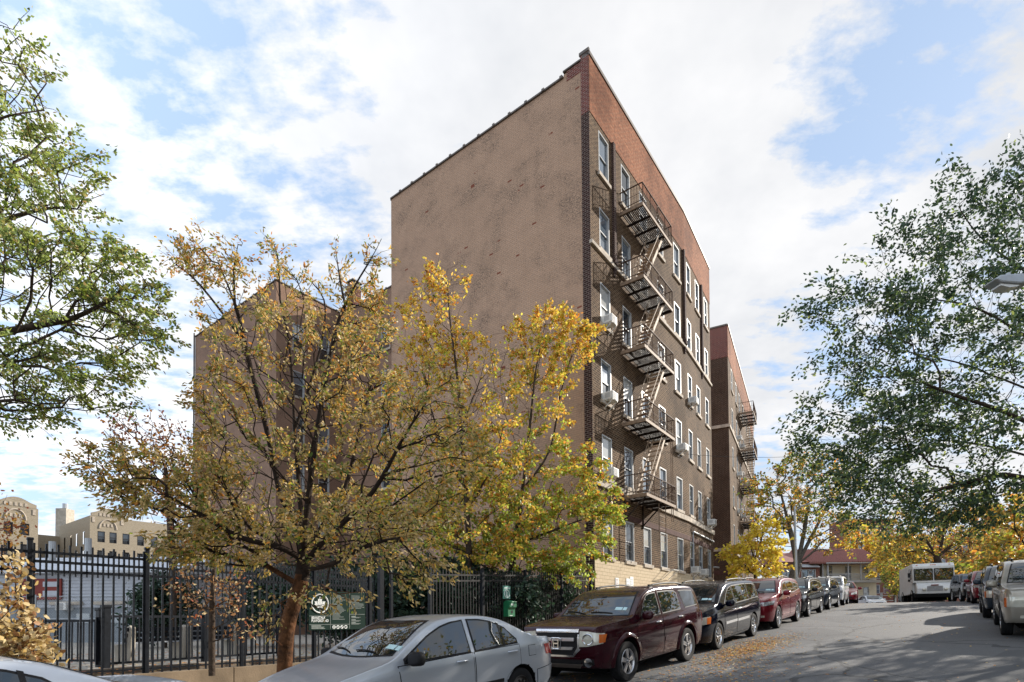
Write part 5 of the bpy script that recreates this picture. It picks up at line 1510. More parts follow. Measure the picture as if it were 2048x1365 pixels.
def face_pilot(c, t, add, pm):
    for o in sym(add, 'headlight', [(.50, .76), (.70, .77), (.925, .82)], [(.52, 1.05), (.74, 1.035), (.93, 1.00)], M['headglass'], .016, t, 12, 6):
        o2 = 0
    for sg in (1, -1):
        a = c.cast('front', sg*.70, .90)[0]
        mb = MB(); mb.tube([a+Vector((.02, .105*math.cos(q)*1, .095*math.sin(q))) for q in [2*math.pi*i/20 for i in range(21)]], .012, 5, cap=False); mb.obj('lamp_ring', M['chrome'], t, local=True, smooth=50)
    for o in sym(add, 'turn_signal', [(.885, .83), (.935, .84)], [(.885, .985), (.94, .98)], M['amber'], .022, t, 5, 5): pass
    g = add('grille', 'front', [(-.47, .66), (-.34, .59), (.34, .59), (.47, .66)], [(-.48, 1.02), (.48, 1.02)], M['darkplastic'], .008, t, 24, 6)
    add('grille_frame', 'front', [(-.49, 1.02), (.49, 1.02)], [(-.50, 1.075), (.50, 1.075)], M['chrome'], .022, g, 16, 3)
    add('grille_frame', 'front', [(-.36, .545), (.36, .545)], [(-.38, .60), (.38, .60)], M['chrome'], .022, g, 16, 3)
    for sg in (1, -1):
        lo = [(.36, .56), (.53, .71)]; up = [(.37, .62), (.47, .76)]
        if sg < 0: lo, up = [(-y, z) for y, z in lo[::-1]], [(-y, z) for y, z in up[::-1]]
        add('grille_frame', 'front', lo, up, M['chrome'], .021, g, 6, 3)
        lo = [(.465, .72), (.505, .74)]; up = [(.475, .99), (.51, .99)]
        if sg < 0: lo, up = [(-y, z) for y, z in lo[::-1]], [(-y, z) for y, z in up[::-1]]
        add('grille_frame', 'front', lo, up, M['chrome'], .02, g, 3, 6)
        add('grille_bar', 'front', [(-.40, .865), (.40, .865)], [(-.40, .925), (.40, .925)], M['alloy'], .03, g, 16, 2) if sg > 0 else None
        add('grille_bar', 'front', [(-.34, .70), (.34, .70)], [(-.38, .755), (.38, .755)], M['alloy'], .03, g, 16, 2) if sg > 0 else None
    q = c.cast('front', 0, .82)[0]+Vector((.045, 0, 0)); h = MB()
    for y in (-.05, .05): h.beam(q+Vector((0, y*1.25, .085)), q+Vector((0, y*.95, -.085)), .016, .02)
    h.beam(q+Vector((0, -.05, 0)), q+Vector((0, .05, 0)), .02, .024)
    h.tube([q+Vector((-.004, x*.115, z*.105)) for x, z in ((-1, .8), (-.7, 1), (.7, 1), (1, .8), (.8, -.8), (.6, -1), (-.6, -1), (-.8, -.8), (-1, .8))], .009, 5, cap=False)
    h.obj('emblem', M['chrome'], g, local=True)
    add('lower_intake', 'front', [(-.50, .43), (.50, .43)], [(-.55, .52), (.55, .52)], M['darkplastic'], .006, t, 16, 3)
    add('skid_plate', 'front', [(-.46, .36), (.46, .36)], [(-.55, .435), (.55, .435)], M['cap'], .014, t, 16, 3)
    b = add('bumper_edge', 'front', [(-.86, .60), (-.5, .53), (.5, .53), (.86, .60)], [(-.88, .66), (-.5, .565), (.5, .565), (.88, .66)], pm, .025, t, 24, 3)
    for sg in (1, -1):
        a = c.cast('front', sg*.68, .47)[0]; fl = MB()
        fl.lathe([(.085, -.02), (.085, .012), (.065, .016), (.001, .02)], 20, Matrix.Translation(a) @ Matrix.Rotation(R(-90), 4, 'Z')); fl.obj('fog_lamp', M['chrome'], t, local=True, smooth=40)
        lo = [(.54, .40), (.80, .43)]; up = [(.54, .53), (.80, .54)]
        if sg < 0: lo, up = [(-y, z) for y, z in lo[::-1]], [(-y, z) for y, z in up[::-1]]
        add('fog_recess', 'front', lo, up, M['darkplastic'], .004, t, 8, 4)
    tail(c, t, add, .85, 1.10, .70)
def face_generic(hl, gr, bar=True, low=(.36, .50, .55), ambs=False, taill=(.85, 1.05, .62), gm=None):
    def f(c, t, add, pm):
        (y0, y1, z0, z1, rise) = hl
        sym(add, 'headlight', [(y0, z0), (y1*c.W, z0+rise)], [(y0, z1), (y1*c.W, z1+rise)], M['headdark'] if not ambs else M['headglass'], .012, t)
        if ambs: sym(add, 'turn_signal', [(y1*c.W-.028, z0+rise), (y1*c.W+.006, z0+rise)], [(y1*c.W-.028, z1+rise-.02), (y1*c.W+.006, z1+rise-.02)], M['amber'], .018, t, 4, 4)
        (gw, g0, g1) = gr
        g = add('grille', 'front', [(-gw*.9, g0), (gw*.9, g0)], [(-gw, g1), (gw, g1)], M['darkplastic'], .008, t, 16, 5)
        if bar:
            for z in (g0, (g0+g1)/2, g1): add('grille_bar', 'front', [(-gw, z-.014), (gw, z-.014)], [(-gw, z+.014), (gw, z+.014)], gm or M['chrome'], .018, g, 14, 2)
        add('lower_intake', 'front', [(-low[2], low[0]), (low[2], low[0])], [(-low[2]*.9, low[1]), (low[2]*.9, low[1])], M['darkplastic'], .006, t, 12, 3)
        for sg in (1, -1):
            lo = [(low[2]+.06, low[0]+.06), (low[2]+.18, low[0]+.07)]; up = [(low[2]+.06, low[0]+.13), (low[2]+.18, low[0]+.13)]
            if sg < 0: lo, up = [(-y, z) for y, z in lo[::-1]], [(-y, z) for y, z in up[::-1]]
            add('fog_lamp', 'front', lo, up, M['headglass'], .01, t, 4, 3)
        tail(c, t, add, *taill)
    return f
M['headdark'] = plain('clear_headlight', (.30, .31, .32), .08, .4, var=.3, coat=1.0, scale=20)

def car_matrix(s_wheel, t_out, ax_off, W, side, az=None, reverse=False):
    """front axle at street station s_wheel; outer (road side) wheel face at t_out; car faces down the street (towards the camera)"""
    tc = t_out-W if side < 0 else t_out+W
    a = ST(s_wheel, tc); b = ST(s_wheel+2.8, tc)
    f = (a-b).normalized()            # forward (downhill)
    if az is not None:
        h = Vector((-math.sin(R(az)), -math.cos(R(az)), 0)); f = Vector((h.x, h.y, f.z)).normalized()
    l = Vector((0, 0, 1)).cross(f).normalized(); z = f.cross(l)
    o = a-f*ax_off
    return Matrix(((f.x, l.x, z.x, o.x), (f.y, l.y, z.y, o.y), (f.z, l.z, z.z, o.z), (0, 0, 0, 1)))
def place(kind, s, t, side, sc=(1, 1, 1), az=None):
    k = SPEC[kind]; return car_matrix(s, t, (k['L']/2-k['ax'][0])*sc[0], k['W']*sc[1], side, az)

P_silver = paint('silver_paint', (.47, .50, .54), .55, .30); P_maroon = paint('maroon_paint', (.030, .0035, .007), .15, .12, .45); P_navy = paint('navy_paint', (.0015, .0025, .009), .0, .10, .30)
P_red = paint('deep_red_paint', (.17, .008, .016), .3, .16, .6); P_dgrey = paint('dark_grey_paint', (.010, .011, .014), .1, .12, .35); P_white = paint('white_car_paint', (.62, .63, .64), .05, .3)
P_pale = paint('pale_silver_paint', (.55, .58, .63), .45, .3); P_tan = paint('tan_silver_paint', (.33, .30, .25), .55, .3); P_black = paint('black_paint', (.004, .0045, .006), .1, .25, .35); P_teal = paint('blue_grey_paint', (.022, .032, .045), .2, .14, .4)

fg_c = face_generic((.45, .93, .70, .84, .06), (.38, .66, .86)); fg_v = face_generic((.50, .95, .66, .84, .05), (.42, .62, .80), ambs=True)
fg_x = face_generic((.46, .95, .76, .88, .07), (.40, .58, .84), gm=M['chrome']); fg_t = face_generic((.58, .93, .72, .95, .0), (.55, .66, .96), ambs=True, low=(.40, .50, .5))
build_car('parked_car', 'pale silver sedan in the bottom left corner of which only roof and upper side show', 'car', 'sedan', P_pale, place('sedan', -1.3, -5.35, -1, (1, 1, .93), az=36), 'steel', sc=(1, 1, .93), face=face_sedan, mirmat=M['darkplastic'], mouldmat=M['darkplastic'])
build_car('parked_car', 'silver sedan with black mirror and black side moulding parked in front of the maroon one', 'car', 'sedan', P_silver, place('sedan', 3.95, -5.12, -1, az=40), 'steel', face=face_sedan, mirmat=M['darkplastic'], mouldmat=M['darkplastic'])
build_car('parked_car', 'dark maroon sport utility car with chrome grille and roof rails behind the silver sedan', 'car', 'suv', P_maroon, place('suv', 9.62, -4.86, -1, az=41), 'five', face=face_pilot, roofrails=(2.5, 4.3, .66), flare=True, hmat=M['chrome'])
build_car('parked_car', 'dark navy minivan with chrome wheels parked behind the maroon one', 'car', 'van', P_navy, place('van', 14.45, -4.75, -1, az=39.5), 'ten', face=fg_v, roofrails=(2.6, 4.6, .62), hmat=M['chrome'], mouldmat=M['chrome'])
build_car('parked_car', 'shiny red crossover parked between the navy minivan and a dark grey car', 'car', 'crossover', P_red, place('crossover', 20.1, -4.62, -1), 'ten', face=fg_x, roofrails=(2.5, 4.1, .6))
build_car('parked_car', 'dark grey crossover directly behind the red crossover on the left kerb', 'car', 'crossover', P_dgrey, place('crossover', 25.6, -4.72, -1, (.94, .95, .96)), 'five', face=fg_x, sc=(.94, .95, .96), roofrails=(2.4, 4.1, .6))
build_car('parked_car', 'bluish grey car squeezed between the dark grey crossover and the white one', 'car', 'crossover', P_teal, place('crossover', 31.0, -4.80, -1, (.92, .95, .95)), 'five', face=fg_x, sc=(.92, .95, .95), roofrails=(2.4, 4.1, .6))
build_car('parked_car', 'white sport utility car last in the left row at the crest of the hill', 'car', 'suv', P_white, place('suv', 36.6, -4.85, -1, (.95, .94, .96)), 'six', face=fg_c, sc=(.95, .94, .96), roofrails=(2.4, 4.2, .6))
build_car('parked_car', 'red car mostly hidden behind the white one at the crest of the hill', 'car', 'sedan', P_red, place('sedan', 42.3, -4.35, -1), 'five', face=face_sedan, detail=False)
build_car('parked_car', 'tan silver full size sport utility car cut off by the right edge', 'car', 'suv', P_tan, place('suv', 18.5, .86, 1, (1.06, 1.01, 1.045)), 'six', face=fg_t, sc=(1.06, 1.01, 1.045), roofrails=(2.4, 4.3, .64))
build_car('parked_car', 'dark sport utility car with amber lamps right behind the tan silver one', 'car', 'suv', P_teal, place('suv', 24.3, .70, 1, (.98, .95, .98)), 'six', face=fg_t, sc=(.98, .95, .98), roofrails=(2.4, 4.2, .64))
build_car('parked_car', 'red crossover in the right row between two dark cars', 'car', 'crossover', P_red, place('crossover', 35.6, .62, 1, (.93, .95, .97)), 'five', face=fg_x, sc=(.93, .95, .97))
build_car('parked_car', 'black sport utility car right in front of the white delivery truck', 'car', 'suv', P_black, place('suv', 41.2, .62, 1, (.98, .95, .95)), 'six', face=fg_c, sc=(.98, .95, .95))
def flat_place(px, Y, az, L2):
    p = at(px, 1200, Y); f = Vector((-math.sin(R(az)), -math.cos(R(az)), 0)); l = Vector((0, 0, 1)).cross(f)
    return Matrix(((f.x, l.x, 0, p.x), (f.y, l.y, 0, p.y), (0, 0, 1, 1.0), (0, 0, 0, 1)))
build_car('parked_car', 'white sedan parked across the end of the street before the white fence', 'car', 'sedan', P_white, flat_place(1742, 63, 14, 2) @ Matrix.Diagonal((1.07, 1.07, 1.0, 1)), 'five', face=face_sedan, detail=True)
build_car('parked_car', 'low dark sedan half hidden by the crest beside the red car', 'car', 'sedan', P_navy, flat_place(1664, 60, 92, 2) @ Matrix.Diagonal((1.0, 1.0, .93, 1)), 'five', face=face_sedan, detail=False)
build_car('parked_car', 'dark grey car tucked behind the left side of the white delivery truck', 'car', 'crossover', P_dgrey, place('crossover', 57.2, -.10, 1, (.95, .95, .95)), 'five', face=fg_x, sc=(.95, .95, .95), detail=False)

# ------------------------------------------------------------------ step van
def step_van():
    Wv, H, Lb = 1.22, 2.82, 6.6
    a = ST(50.2, -.55+Wv); b = ST(53.6, -.55+Wv); f = (a-b); f.z = 0; f.normalize(); l = Z3.cross(f); o = a-f*2.3
    Mx = Matrix(((f.x, l.x, 0, o.x), (f.y, l.y, 0, o.y), (0, 0, 1, a.z), (0, 0, 0, 1)))
    t = thing('delivery_truck', 'boxy dull white delivery truck with a split windscreen on the right', 'truck', mat=Mx)
    hx = Lb/2
    m = MB()
    m.prism([(-hx, .62), (hx-.75, .62), (hx-.75, 1.35), (hx-.32, 1.42), (hx-.42, 2.6), (hx-.60, H), (-hx+.1, H), (-hx, H-.1)], (0, -Wv, 0), Vector((1, 0, 0)), Z3, Vector((0, 2*Wv, 0)))
    body = m.obj('cargo_body', M['truckwhite'], t, local=True, bevel=.05)
    m = MB(); m.prism([(hx-.78, .50), (hx+.02, .55), (hx+.06, .98), (hx-.10, 1.30), (hx-.30, 1.40), (hx-.78, 1.42)], (0, -Wv*.86, 0), Vector((1, 0, 0)), Z3, Vector((0, 1.72*Wv, 0))); hood = m.obj('hood', M['truckwhite'], t, local=True, bevel=.06)
    m = MB(); m.prism([(hx-.5, .34), (hx+.16, .34), (hx+.16, .62), (hx-.5, .62)], (0, -Wv*.95, 0), Vector((1, 0, 0)), Z3, Vector((0, 1.9*Wv, 0))); m.obj('bumper', M['underbody'], t, local=True, bevel=.03)
    sl = .1/1.33
    for y0, y1 in ((.06, Wv-.10), (-Wv+.10, -.06)):
        w = MB(); g = MB()
        def fx(z): return hx-.32-(z-1.42)*sl
        z0, z1 = 1.60, 2.42
        g.quad((fx(z0)+.02, y0, z0), (fx(z0)+.02, y1, z0), (fx(z1)+.02, y1, z1), (fx(z1)+.02, y0, z1))
        for p, q in (((y0, z0), (y1, z0)), ((y1, z0), (y1, z1)), ((y1, z1), (y0, z1)), ((y0, z1), (y0, z0))):
            w.beam((fx(p[1])+.022, p[0], p[1]), (fx(q[1])+.022, q[0], q[1]), .05, .03)
        o_ = w.obj('windshield', M['darkplastic'], t, local=True); g.obj('pane', M['carglass'], o_, local=True)
        w = MB(); w.beam((fx(1.6)+.05, (y0+y1)/2, 1.6), (fx(2.0)+.05, y0*.3+y1*.7, 2.35), .02); w.obj('wiper', M['darkplastic'], o_, local=True)
    for sg in (1, -1):
        w = MB(); w.box((hx-1.15, sg*(Wv+.004), 1.7), (.9, .012, 1.9)); d = w.obj('side_door', M['truckwhite'], t, local=True, bevel=.005)
        w = MB(); w.box((hx-1.0, sg*(Wv+.012), 2.05), (.55, .012, .7)); w.obj('window', M['carglass'], d, local=True)
        w = MB()
        w.tube([(hx-.55, sg*Wv, 2.4), (hx-.30, sg*(Wv+.22), 2.4), (hx-.30, sg*(Wv+.22), 1.5), (hx-.55, sg*Wv, 1.5)], .014, 5); w.box((hx-.30, sg*(Wv+.22), 1.98), (.05, .16, .34)); w.box((hx-.30, sg*(Wv+.22), 1.6), (.05, .15, .16)); w.obj('wing_mirror', M['darkplastic'], t, local=True)
        lm = MB(); lm.lathe([(.12, 0), (.12, .03), (.10, .05), (.001, .06)], 18, Matrix.Translation((hx+.05, sg*.62, .92)) @ Matrix.Rotation(R(-90), 4, 'Z')); lm.obj('headlight', M['headglass'], hood, local=True, smooth=40)
        for ax in (hx-.95, -hx+1.6):
            key = ('van', .38)
            if key not in _wh: _wh[key] = wheel_mesh(.38, .26, 'steel')
            we = bpy.data.objects.new('wheel', None); COL.objects.link(we); we.parent = t
            we.matrix_basis = Matrix.Translation((ax, sg*(Wv-.14), .38)) @ (Matrix.Identity(4) if sg > 0 else Matrix.Rotation(math.pi, 4, 'Z'))
            link('tyre', _wh[key][0], we, local=True); link('rim', _wh[key][1], we, local=True)
            ar = MB(); ar.lathe([(.46, 0), (.52, .02), (.52, .06), (.46, .07)], 30, Matrix.Translation((ax, sg*(Wv-.04) if sg > 0 else sg*(Wv+.03), .42))); ar.obj('wheel_arch', M['underbody'], t, local=True)
    m = MB(); m.box((-.2, 0, .42), (5.2, 1.7, .5)); m.obj('chassis', M['underbody'], t, local=True)
    m = MB()
    for y in (-.95, -.12, .0, .12, .95): m.box((hx-.50, y, 2.70), (.06, .10, .05))
    m.obj('marker_lamp', M['amber'], t, local=True)
    m = MB(); m.box((hx+.065, 0, .98), (.03, .9, .34)); m.obj('grille', M['acgrill'], hood, local=True)
    m = MB(); m.box((hx-.02, 0, 1.22), (.2, .42, .06)); m.obj('badge', M['redpaint'], hood, local=True)
step_van()
# ------------------------------------------------------------------ trees
def grow(limbs, targets, k=.35, seg=.28, wob=.06):
    """limbs: list of polylines (first one is the trunk; others start from the nearest existing node). Returns nodes, parents."""
    nodes = []; par = []; plen = []
    def addpt(p, pa):
        nodes.append(np.array(p, float)); par.append(pa); plen.append(0 if pa < 0 else plen[pa]+np.linalg.norm(nodes[-1]-nodes[pa])); return len(nodes)-1
    for li, pl in enumerate(limbs):
        pl = [np.array(p, float) for p in pl]
        if li == 0: last = addpt(pl[0], -1)
        else: last = int(np.argmin([np.linalg.norm(q-pl[0]) for q in nodes]))
        pts = catmull([tuple(p) for p in pl], 4) if len(pl) > 2 else [tuple(p) for p in pl]
        for p in pts[1:]:
            p = np.array(p); a = nodes[last]; d = np.linalg.norm(p-a); n = max(1, int(d/seg)); 
            for i in range(1, n+1): last = addpt(a+(p-a)*i/n+rng.normal(0, wob*.25, 3)*(i < n), last)
    cap = len(nodes)+len(targets)*14
    A = np.zeros((cap, 3)); Pn = np.zeros(cap); n0 = len(nodes); A[:n0] = np.array(nodes); Pn[:n0] = plen
    cnt = n0; par = par+[0]*(cap-n0)
    T = np.array(targets); dmin = np.array([np.min(np.linalg.norm(A[:n0]-t, axis=1)) for t in T]); order = np.argsort(dmin)
    for ti in order:
        t = T[ti]; d = np.linalg.norm(A[:cnt]-t, axis=1)
        low = np.maximum(0, A[:cnt, 2]-t[2])
        j = int(np.argmin(d+k*Pn[:cnt]+.5*low)); a = A[j].copy(); L_ = d[j]; n = max(1, min(13, int(L_/seg)))
        bend = rng.normal(0, wob*L_, 3); last = j
        for i in range(1, n+1):
            f = i/n; p = a+(t-a)*f+bend*math.sin(math.pi*f)+np.array([0, 0, .10*L_*math.sin(math.pi*f)])
            A[cnt] = p; par[cnt] = last; Pn[cnt] = Pn[last]+np.linalg.norm(p-A[last]); last = cnt; cnt += 1
    return A[:cnt], np.array(par[:cnt]), n0

def branch_mesh(A, par, n0, rtrunk, rtip, mats, sides=9, trunk_n=0):
    n = len(A); kids = [[] for _ in range(n)]
    for i in range(n):
        if par[i] >= 0: kids[par[i]].append(i)
    cntt = np.zeros(n)
    for i in range(n-1, -1, -1):
        if not kids[i]: cntt[i] = 1
        if par[i] >= 0: cntt[par[i]] += cntt[i]
    e = math.log(rtrunk/rtip)/math.log(max(2, cntt[0])); rad = rtip*cntt**e
    mb = MB(); stack = [(0, -1)]
    while stack:
        i, p = stack.pop(); chain = ([p] if p >= 0 else [])+[i]; 
        while kids[chain[-1]]:
            ks = sorted(kids[chain[-1]], key=lambda q: -cntt[q])
            for q in ks[1:]: stack.append((q, chain[-1]))
            chain.append(ks[0])
        if len(chain) < 2: continue
        rr = [float(rad[q]) for q in chain]
        if p >= 0: rr[0] = min(rr[0], rr[1]*1.15)
        if rr[-1] == rr[0]: rr[-1] *= .5
        ns = sides if rr[0] > .05 else (6 if rr[0] > .02 else 4 if rr[0] > .008 else 3)
        mb.tube([A[q] for q in chain], rr, ns, cap=False)
    return mb, rad, cntt

def leaf_mesh(name, P, D, length, width, mats, midx, fold=.12):
    n = len(P); D = D/np.linalg.norm(D, axis=1, keepdims=True)
    r = rng.normal(0, 1, (n, 3)); S = np.cross(D, r); S /= np.linalg.norm(S, axis=1, keepdims=True)
    Nn = np.cross(D, S)
    l = (length*rng.uniform(.65, 1.25, n))[:, None]; w = (width*rng.uniform(.75, 1.2, n))[:, None]
    curl = rng.uniform(-.15, .25, n)[:, None]
    V = np.stack([P, P+D*l*.32+S*w*.5+Nn*w*fold, P+D*l*.68+S*w*.40+Nn*(w*fold+l*curl*.4), P+D*l+Nn*l*curl, P+D*l*.68-S*w*.40+Nn*(w*fold+l*curl*.4), P+D*l*.32-S*w*.5+Nn*w*fold], 1).reshape(-1, 3)
    me = bpy.data.meshes.new(name)
    me.vertices.add(n*6); me.vertices.foreach_set('co', V.astype(np.float32).ravel())
    me.loops.add(n*8); b = (np.arange(n)*6)[:, None]
    idx = (b+np.array([[0, 1, 2, 3, 0, 3, 4, 5]])).ravel()
    me.loops.foreach_set('vertex_index', idx.astype(np.int32))
    me.polygons.add(n*2); me.polygons.foreach_set('loop_start', np.arange(0, n*8, 4).astype(np.int32))
    try: me.polygons.foreach_set('loop_total', np.full(n*2, 4, np.int32))
    except Exception: pass
    for m in mats: me.materials.append(m)
    me.polygons.foreach_set('material_index', np.repeat(midx, 2).astype(np.int32))
    me.update(calc_edges=True); me.validate()
    return me

def ellipsoid_pts(c, r, n, hollow=.0):
    out = []
    while len(out) < n:
        p = rng.uniform(-1, 1, 3); q = np.linalg.norm(p)
        if q < 1 and q > hollow: out.append(np.array(c)+p*np.array(r))
    return out

def tree(name, label, limbs, blobs, rtrunk, bark, leaves, nleaf, llen, lwid, k=.35, group=None, spread=.16, droop=.25, rtip=.005, seg=.28, cat='tree', leafy=14, trunk_name='trunk', clump=.55, upper=None, dens=1.0, spray=None):
    """blobs: (centre, radii, n targets, leaf weight)"""
    T = []; W = []
    for c, r, n, lw in blobs:
        n = int(n*dens); q = ellipsoid_pts(c, r, n); T += q; W += [lw]*n
    A, par, n0 = grow(limbs, T, k, seg)
    mb, rad, cn = branch_mesh(A, par, n0, rtrunk, rtip, bark)
    if spray:
        haskid = np.zeros(len(A), bool); haskid[par[1:]] = True
        tips = np.where(~haskid & (np.arange(len(A)) >= n0))[0]
        bdir = A[tips]-A[par[tips]]; bdir /= np.maximum(1e-6, np.linalg.norm(bdir, axis=1, keepdims=True))
        outw = A[tips]-np.array(limbs[0][min(2, len(limbs[0])-1)]); outw[:, 2] *= .25; outw /= np.linalg.norm(outw, axis=1, keepdims=True)
        sdir = bdir*.55+outw*.6+rng.normal(0, .30, (len(tips), 3))+np.array([0, 0, -.12]); sdir /= np.linalg.norm(sdir, axis=1, keepdims=True)
        slen = spray*rng.uniform(.55, 1.35, len(tips))
        for q in range(len(tips)):
            a_ = A[tips[q]]; mb.tube([a_, a_+sdir[q]*slen[q]*.35+np.array([0, 0, .01]), a_+sdir[q]*slen[q]*.75-np.array([0, 0, .03])], [rtip*.9, rtip*.7, rtip*.4], 3, cap=False)
    base = limbs[0][0]
    t = thing(name, label, cat, tuple(base), group)
    if upper:
        zs_, um = upper
        mb.mi = [1 if mb.v[f[0]][2] > zs_+.12*math.sin(9*mb.v[f[0]][0]) or i > 0 and False else 0 for i, f in enumerate(mb.f)]
        mb.obj(trunk_name, [bark, um], t, smooth=70)
    else: mb.obj(trunk_name, bark, t, smooth=70)
    T = np.array(T); W = np.array(W)
    el = np.where((cn <= leafy) & (np.arange(len(A)) >= n0))[0]
    # leaf weight of nodes = weight of nearest target
    w = np.array([W[np.argmin(((T-A[i])**2).sum(1))] for i in el])*rng.uniform(1-clump, 1+clump, len(el))
    w = np.maximum(w, 0); w /= w.sum()
    ch = rng.choice(len(el), nleaf, p=w); i = el[ch]; f = rng.uniform(0, 1, nleaf)[:, None]
    P = A[i]*(1-f)+A[par[i]]*f+rng.normal(0, spread, (nleaf, 3))
    bd = A[i]-A[par[i]]; bd /= np.maximum(1e-6, np.linalg.norm(bd, axis=1, keepdims=True))
    D = bd*.6+rng.normal(0, .55, (nleaf, 3))+np.array([0, 0, -droop])
    if spray:
        w = np.array([W[np.argmin(((T-A[i_])**2).sum(1))] for i_ in tips])*rng.uniform(1-clump, 1+clump, len(tips)); w = np.maximum(w, .02); w /= w.sum()
        ch = rng.choice(len(tips), nleaf, p=w); i = tips[ch]; f = rng.uniform(-.35, .85, nleaf)[:, None]
        sd_ = sdir[ch]; sl_ = slen[ch][:, None]
        P = A[i]+sd_*f*sl_+rng.normal(0, spread, (nleaf, 3))-np.array([0, 0, .10])*np.maximum(0, f)*sl_
        D = sd_*.75+rng.normal(0, .5, (nleaf, 3))+np.array([0, 0, -droop])
    mats = [LM[q[0]] for q in leaves]; zmin, zmax = P[:, 2].min(), P[:, 2].max(); zr = (P[:, 2]-zmin)/(zmax-zmin+1e-6)
    pw = np.stack([np.maximum(.01, q[1]+q[2]*(zr-.5)*2+(0 if len(q) < 4 else q[3]*np.tanh((P[:, 0]-P[:, 0].mean())/1.2))) for q in leaves], 1)
    # colour drifts from branch to branch
    nb = rng.uniform(.4, 1.6, (len(A), len(leaves)))[i]; pw = pw*nb; pw /= pw.sum(1, keepdims=True)
    u = rng.uniform(0, 1, nleaf)[:, None]; mi = (np.cumsum(pw, 1) < u).sum(1).clip(0, len(leaves)-1)
    link('foliage', leaf_mesh('foliage', P, D, llen, lwid, mats, mi), t)
    return t

def pp(px, py, Y, dy=0.0):
    v = at(px, py, Y+dy); return (v.x, v.y, v.z)
def blob(px, py, Y, rx, ry, rd, n, lw=1.0):
    return (pp(px, py, Y), (rx*Y/F, rd, ry*Y/F), n, lw)

# --- centre street tree with the curved orange-brown trunk
Y = 8.3; tb = pp(566, 1430, Y); tb = (tb[0], tb[1], gz(3.9)+.1)
limbs = [
 [tb, pp(569, 1340, Y), pp(575, 1255, Y), pp(592, 1195, Y), pp(605, 1150, Y), pp(606, 1110, Y)],
 [pp(606, 1110, Y), pp(590, 1050, Y, .2), pp(560, 985, Y, .35), pp(538, 880, Y, .5), pp(500, 730, Y, .6), pp(470, 610, Y, .7), pp(430, 510, Y, .8)],
 [pp(606, 1110, Y), pp(612, 1040, Y, -.2), pp(630, 890, Y, -.2), pp(650, 770, Y, -.1), pp(672, 660, Y), pp(700, 590, Y), pp(735, 530, Y)],
 [pp(606, 1110, Y), pp(640, 1060, Y, .3), pp(690, 975, Y, .5), pp(720, 860, Y, .7), pp(750, 740, Y, .9), pp(775, 650, Y, 1.1)],
 [pp(606, 1130, Y), pp(650, 1080, Y, -.3), pp(745, 985, Y, -.5), pp(810, 870, Y, -.7), pp(870, 780, Y, -.9)],
 [pp(605, 1120, Y), pp(560, 1095, Y, -.3), pp(480, 1075, Y, -.6), pp(395, 1025, Y, -.9), pp(320, 985, Y, -1.1)],
 [pp(604, 1140, Y), pp(575, 1010, Y, .5), pp(520, 900, Y, .9), pp(440, 900, Y, 1.3)],
 [pp(607, 1105, Y), pp(600, 1000, Y, .5), pp(590, 860, Y, .8), pp(580, 700, Y, 1.0), pp(560, 600, Y, 1.1), pp(545, 560, Y, 1.2)],
 [pp(605, 1140, Y), pp(660, 1130, Y, -.6), pp(740, 1090, Y, -1.0), pp(830, 1070, Y, -1.3)],
 [pp(606, 1125, Y), pp(560, 1120, Y, .6), pp(470, 1000, Y, 1.3), pp(420, 880, Y, 1.7)],
 [pp(430, 530, Y, .8), pp(395, 490, Y, .8), pp(372, 462, Y, .8)], [pp(470, 610, Y, .7), pp(468, 540, Y, .7), pp(476, 490, Y, .6)], [pp(500, 700, Y, .6), pp(400, 570, Y, .8), pp(345, 525, Y, .9)],
 [pp(735, 530, Y), pp(752, 500, Y), pp(763, 478, Y)], [pp(690, 610, Y), pp(680, 560, Y, .2), pp(672, 505, Y, .3)], [pp(560, 600, Y, 1.1), pp(556, 520, Y, 1.1), pp(548, 488, Y, 1.1)],
 [pp(590, 860, Y, .8), pp(640, 700, Y, .9), pp(648, 600, Y, 1.0), pp(600, 545, Y, 1.0)],
]
blobs = [blob(610, 865, Y, 215, 240, 1.5, 280), blob(450, 630, Y+.6, 55, 120, .6, 28, .7), blob(575, 640, Y+.7, 90, 100, .8, 34, .7), blob(720, 700, Y+.6, 70, 140, .7, 70, .9),
         blob(355, 975, Y-.8, 140, 66, .8, 110, 1.0), blob(480, 1075, Y-.4, 105, 60, .8, 70, 1.0), blob(235, 930, Y-.9, 75, 40, .5, 30, .8), blob(390, 1090, Y-.7, 60, 30, .4, 24, .8), blob(850, 900, Y-.6, 120, 170, .8, 110, .9), blob(760, 1070, Y-.9, 130, 70, .7, 80, .8),
         blob(600, 1080, Y, 230, 70, 1.2, 90, .8), blob(400, 520, Y+.8, 36, 50, .25, 16, .8), blob(470, 520, Y+.7, 26, 46, .2, 12, .8), blob(350, 530, Y+.9, 18, 20, .15, 6, .7), blob(745, 520, Y+.1, 20, 44, .15, 9, .45), blob(674, 540, Y+.25, 16, 44, .15, 8, .4), blob(552, 520, Y+1.1, 22, 36, .2, 10, .6), blob(605, 570, Y+1, 40, 30, .3, 10, .5), blob(830, 1140, Y-1.1, 60, 35, .3, 16, .8), blob(650, 1190, Y-.9, 80, 40, .3, 16, .35), blob(545, 1230, Y-.6, 24, 60, .2, 10, .35)]
tree('street_tree', 'street tree with curved orange brown trunk and olive and tan leaves beside the silver sedan', limbs, blobs, .112, M['barkred'],
     [('olive', .28, -.02), ('tan', .44, -.12, .03), ('yellow', .22, .12), ('green', .11, -.04), ('orange', .10, .12), ('brown', .06, .02), ('straw', .16, -.06), ('lime', .05, 0)], 35000, .068, .028, k=.30, spread=.035, droop=.35, leafy=8, dens=1.9, clump=.8, spray=.30, upper=(pp(600, 1165, 8.3)[2], M['barkdark']))

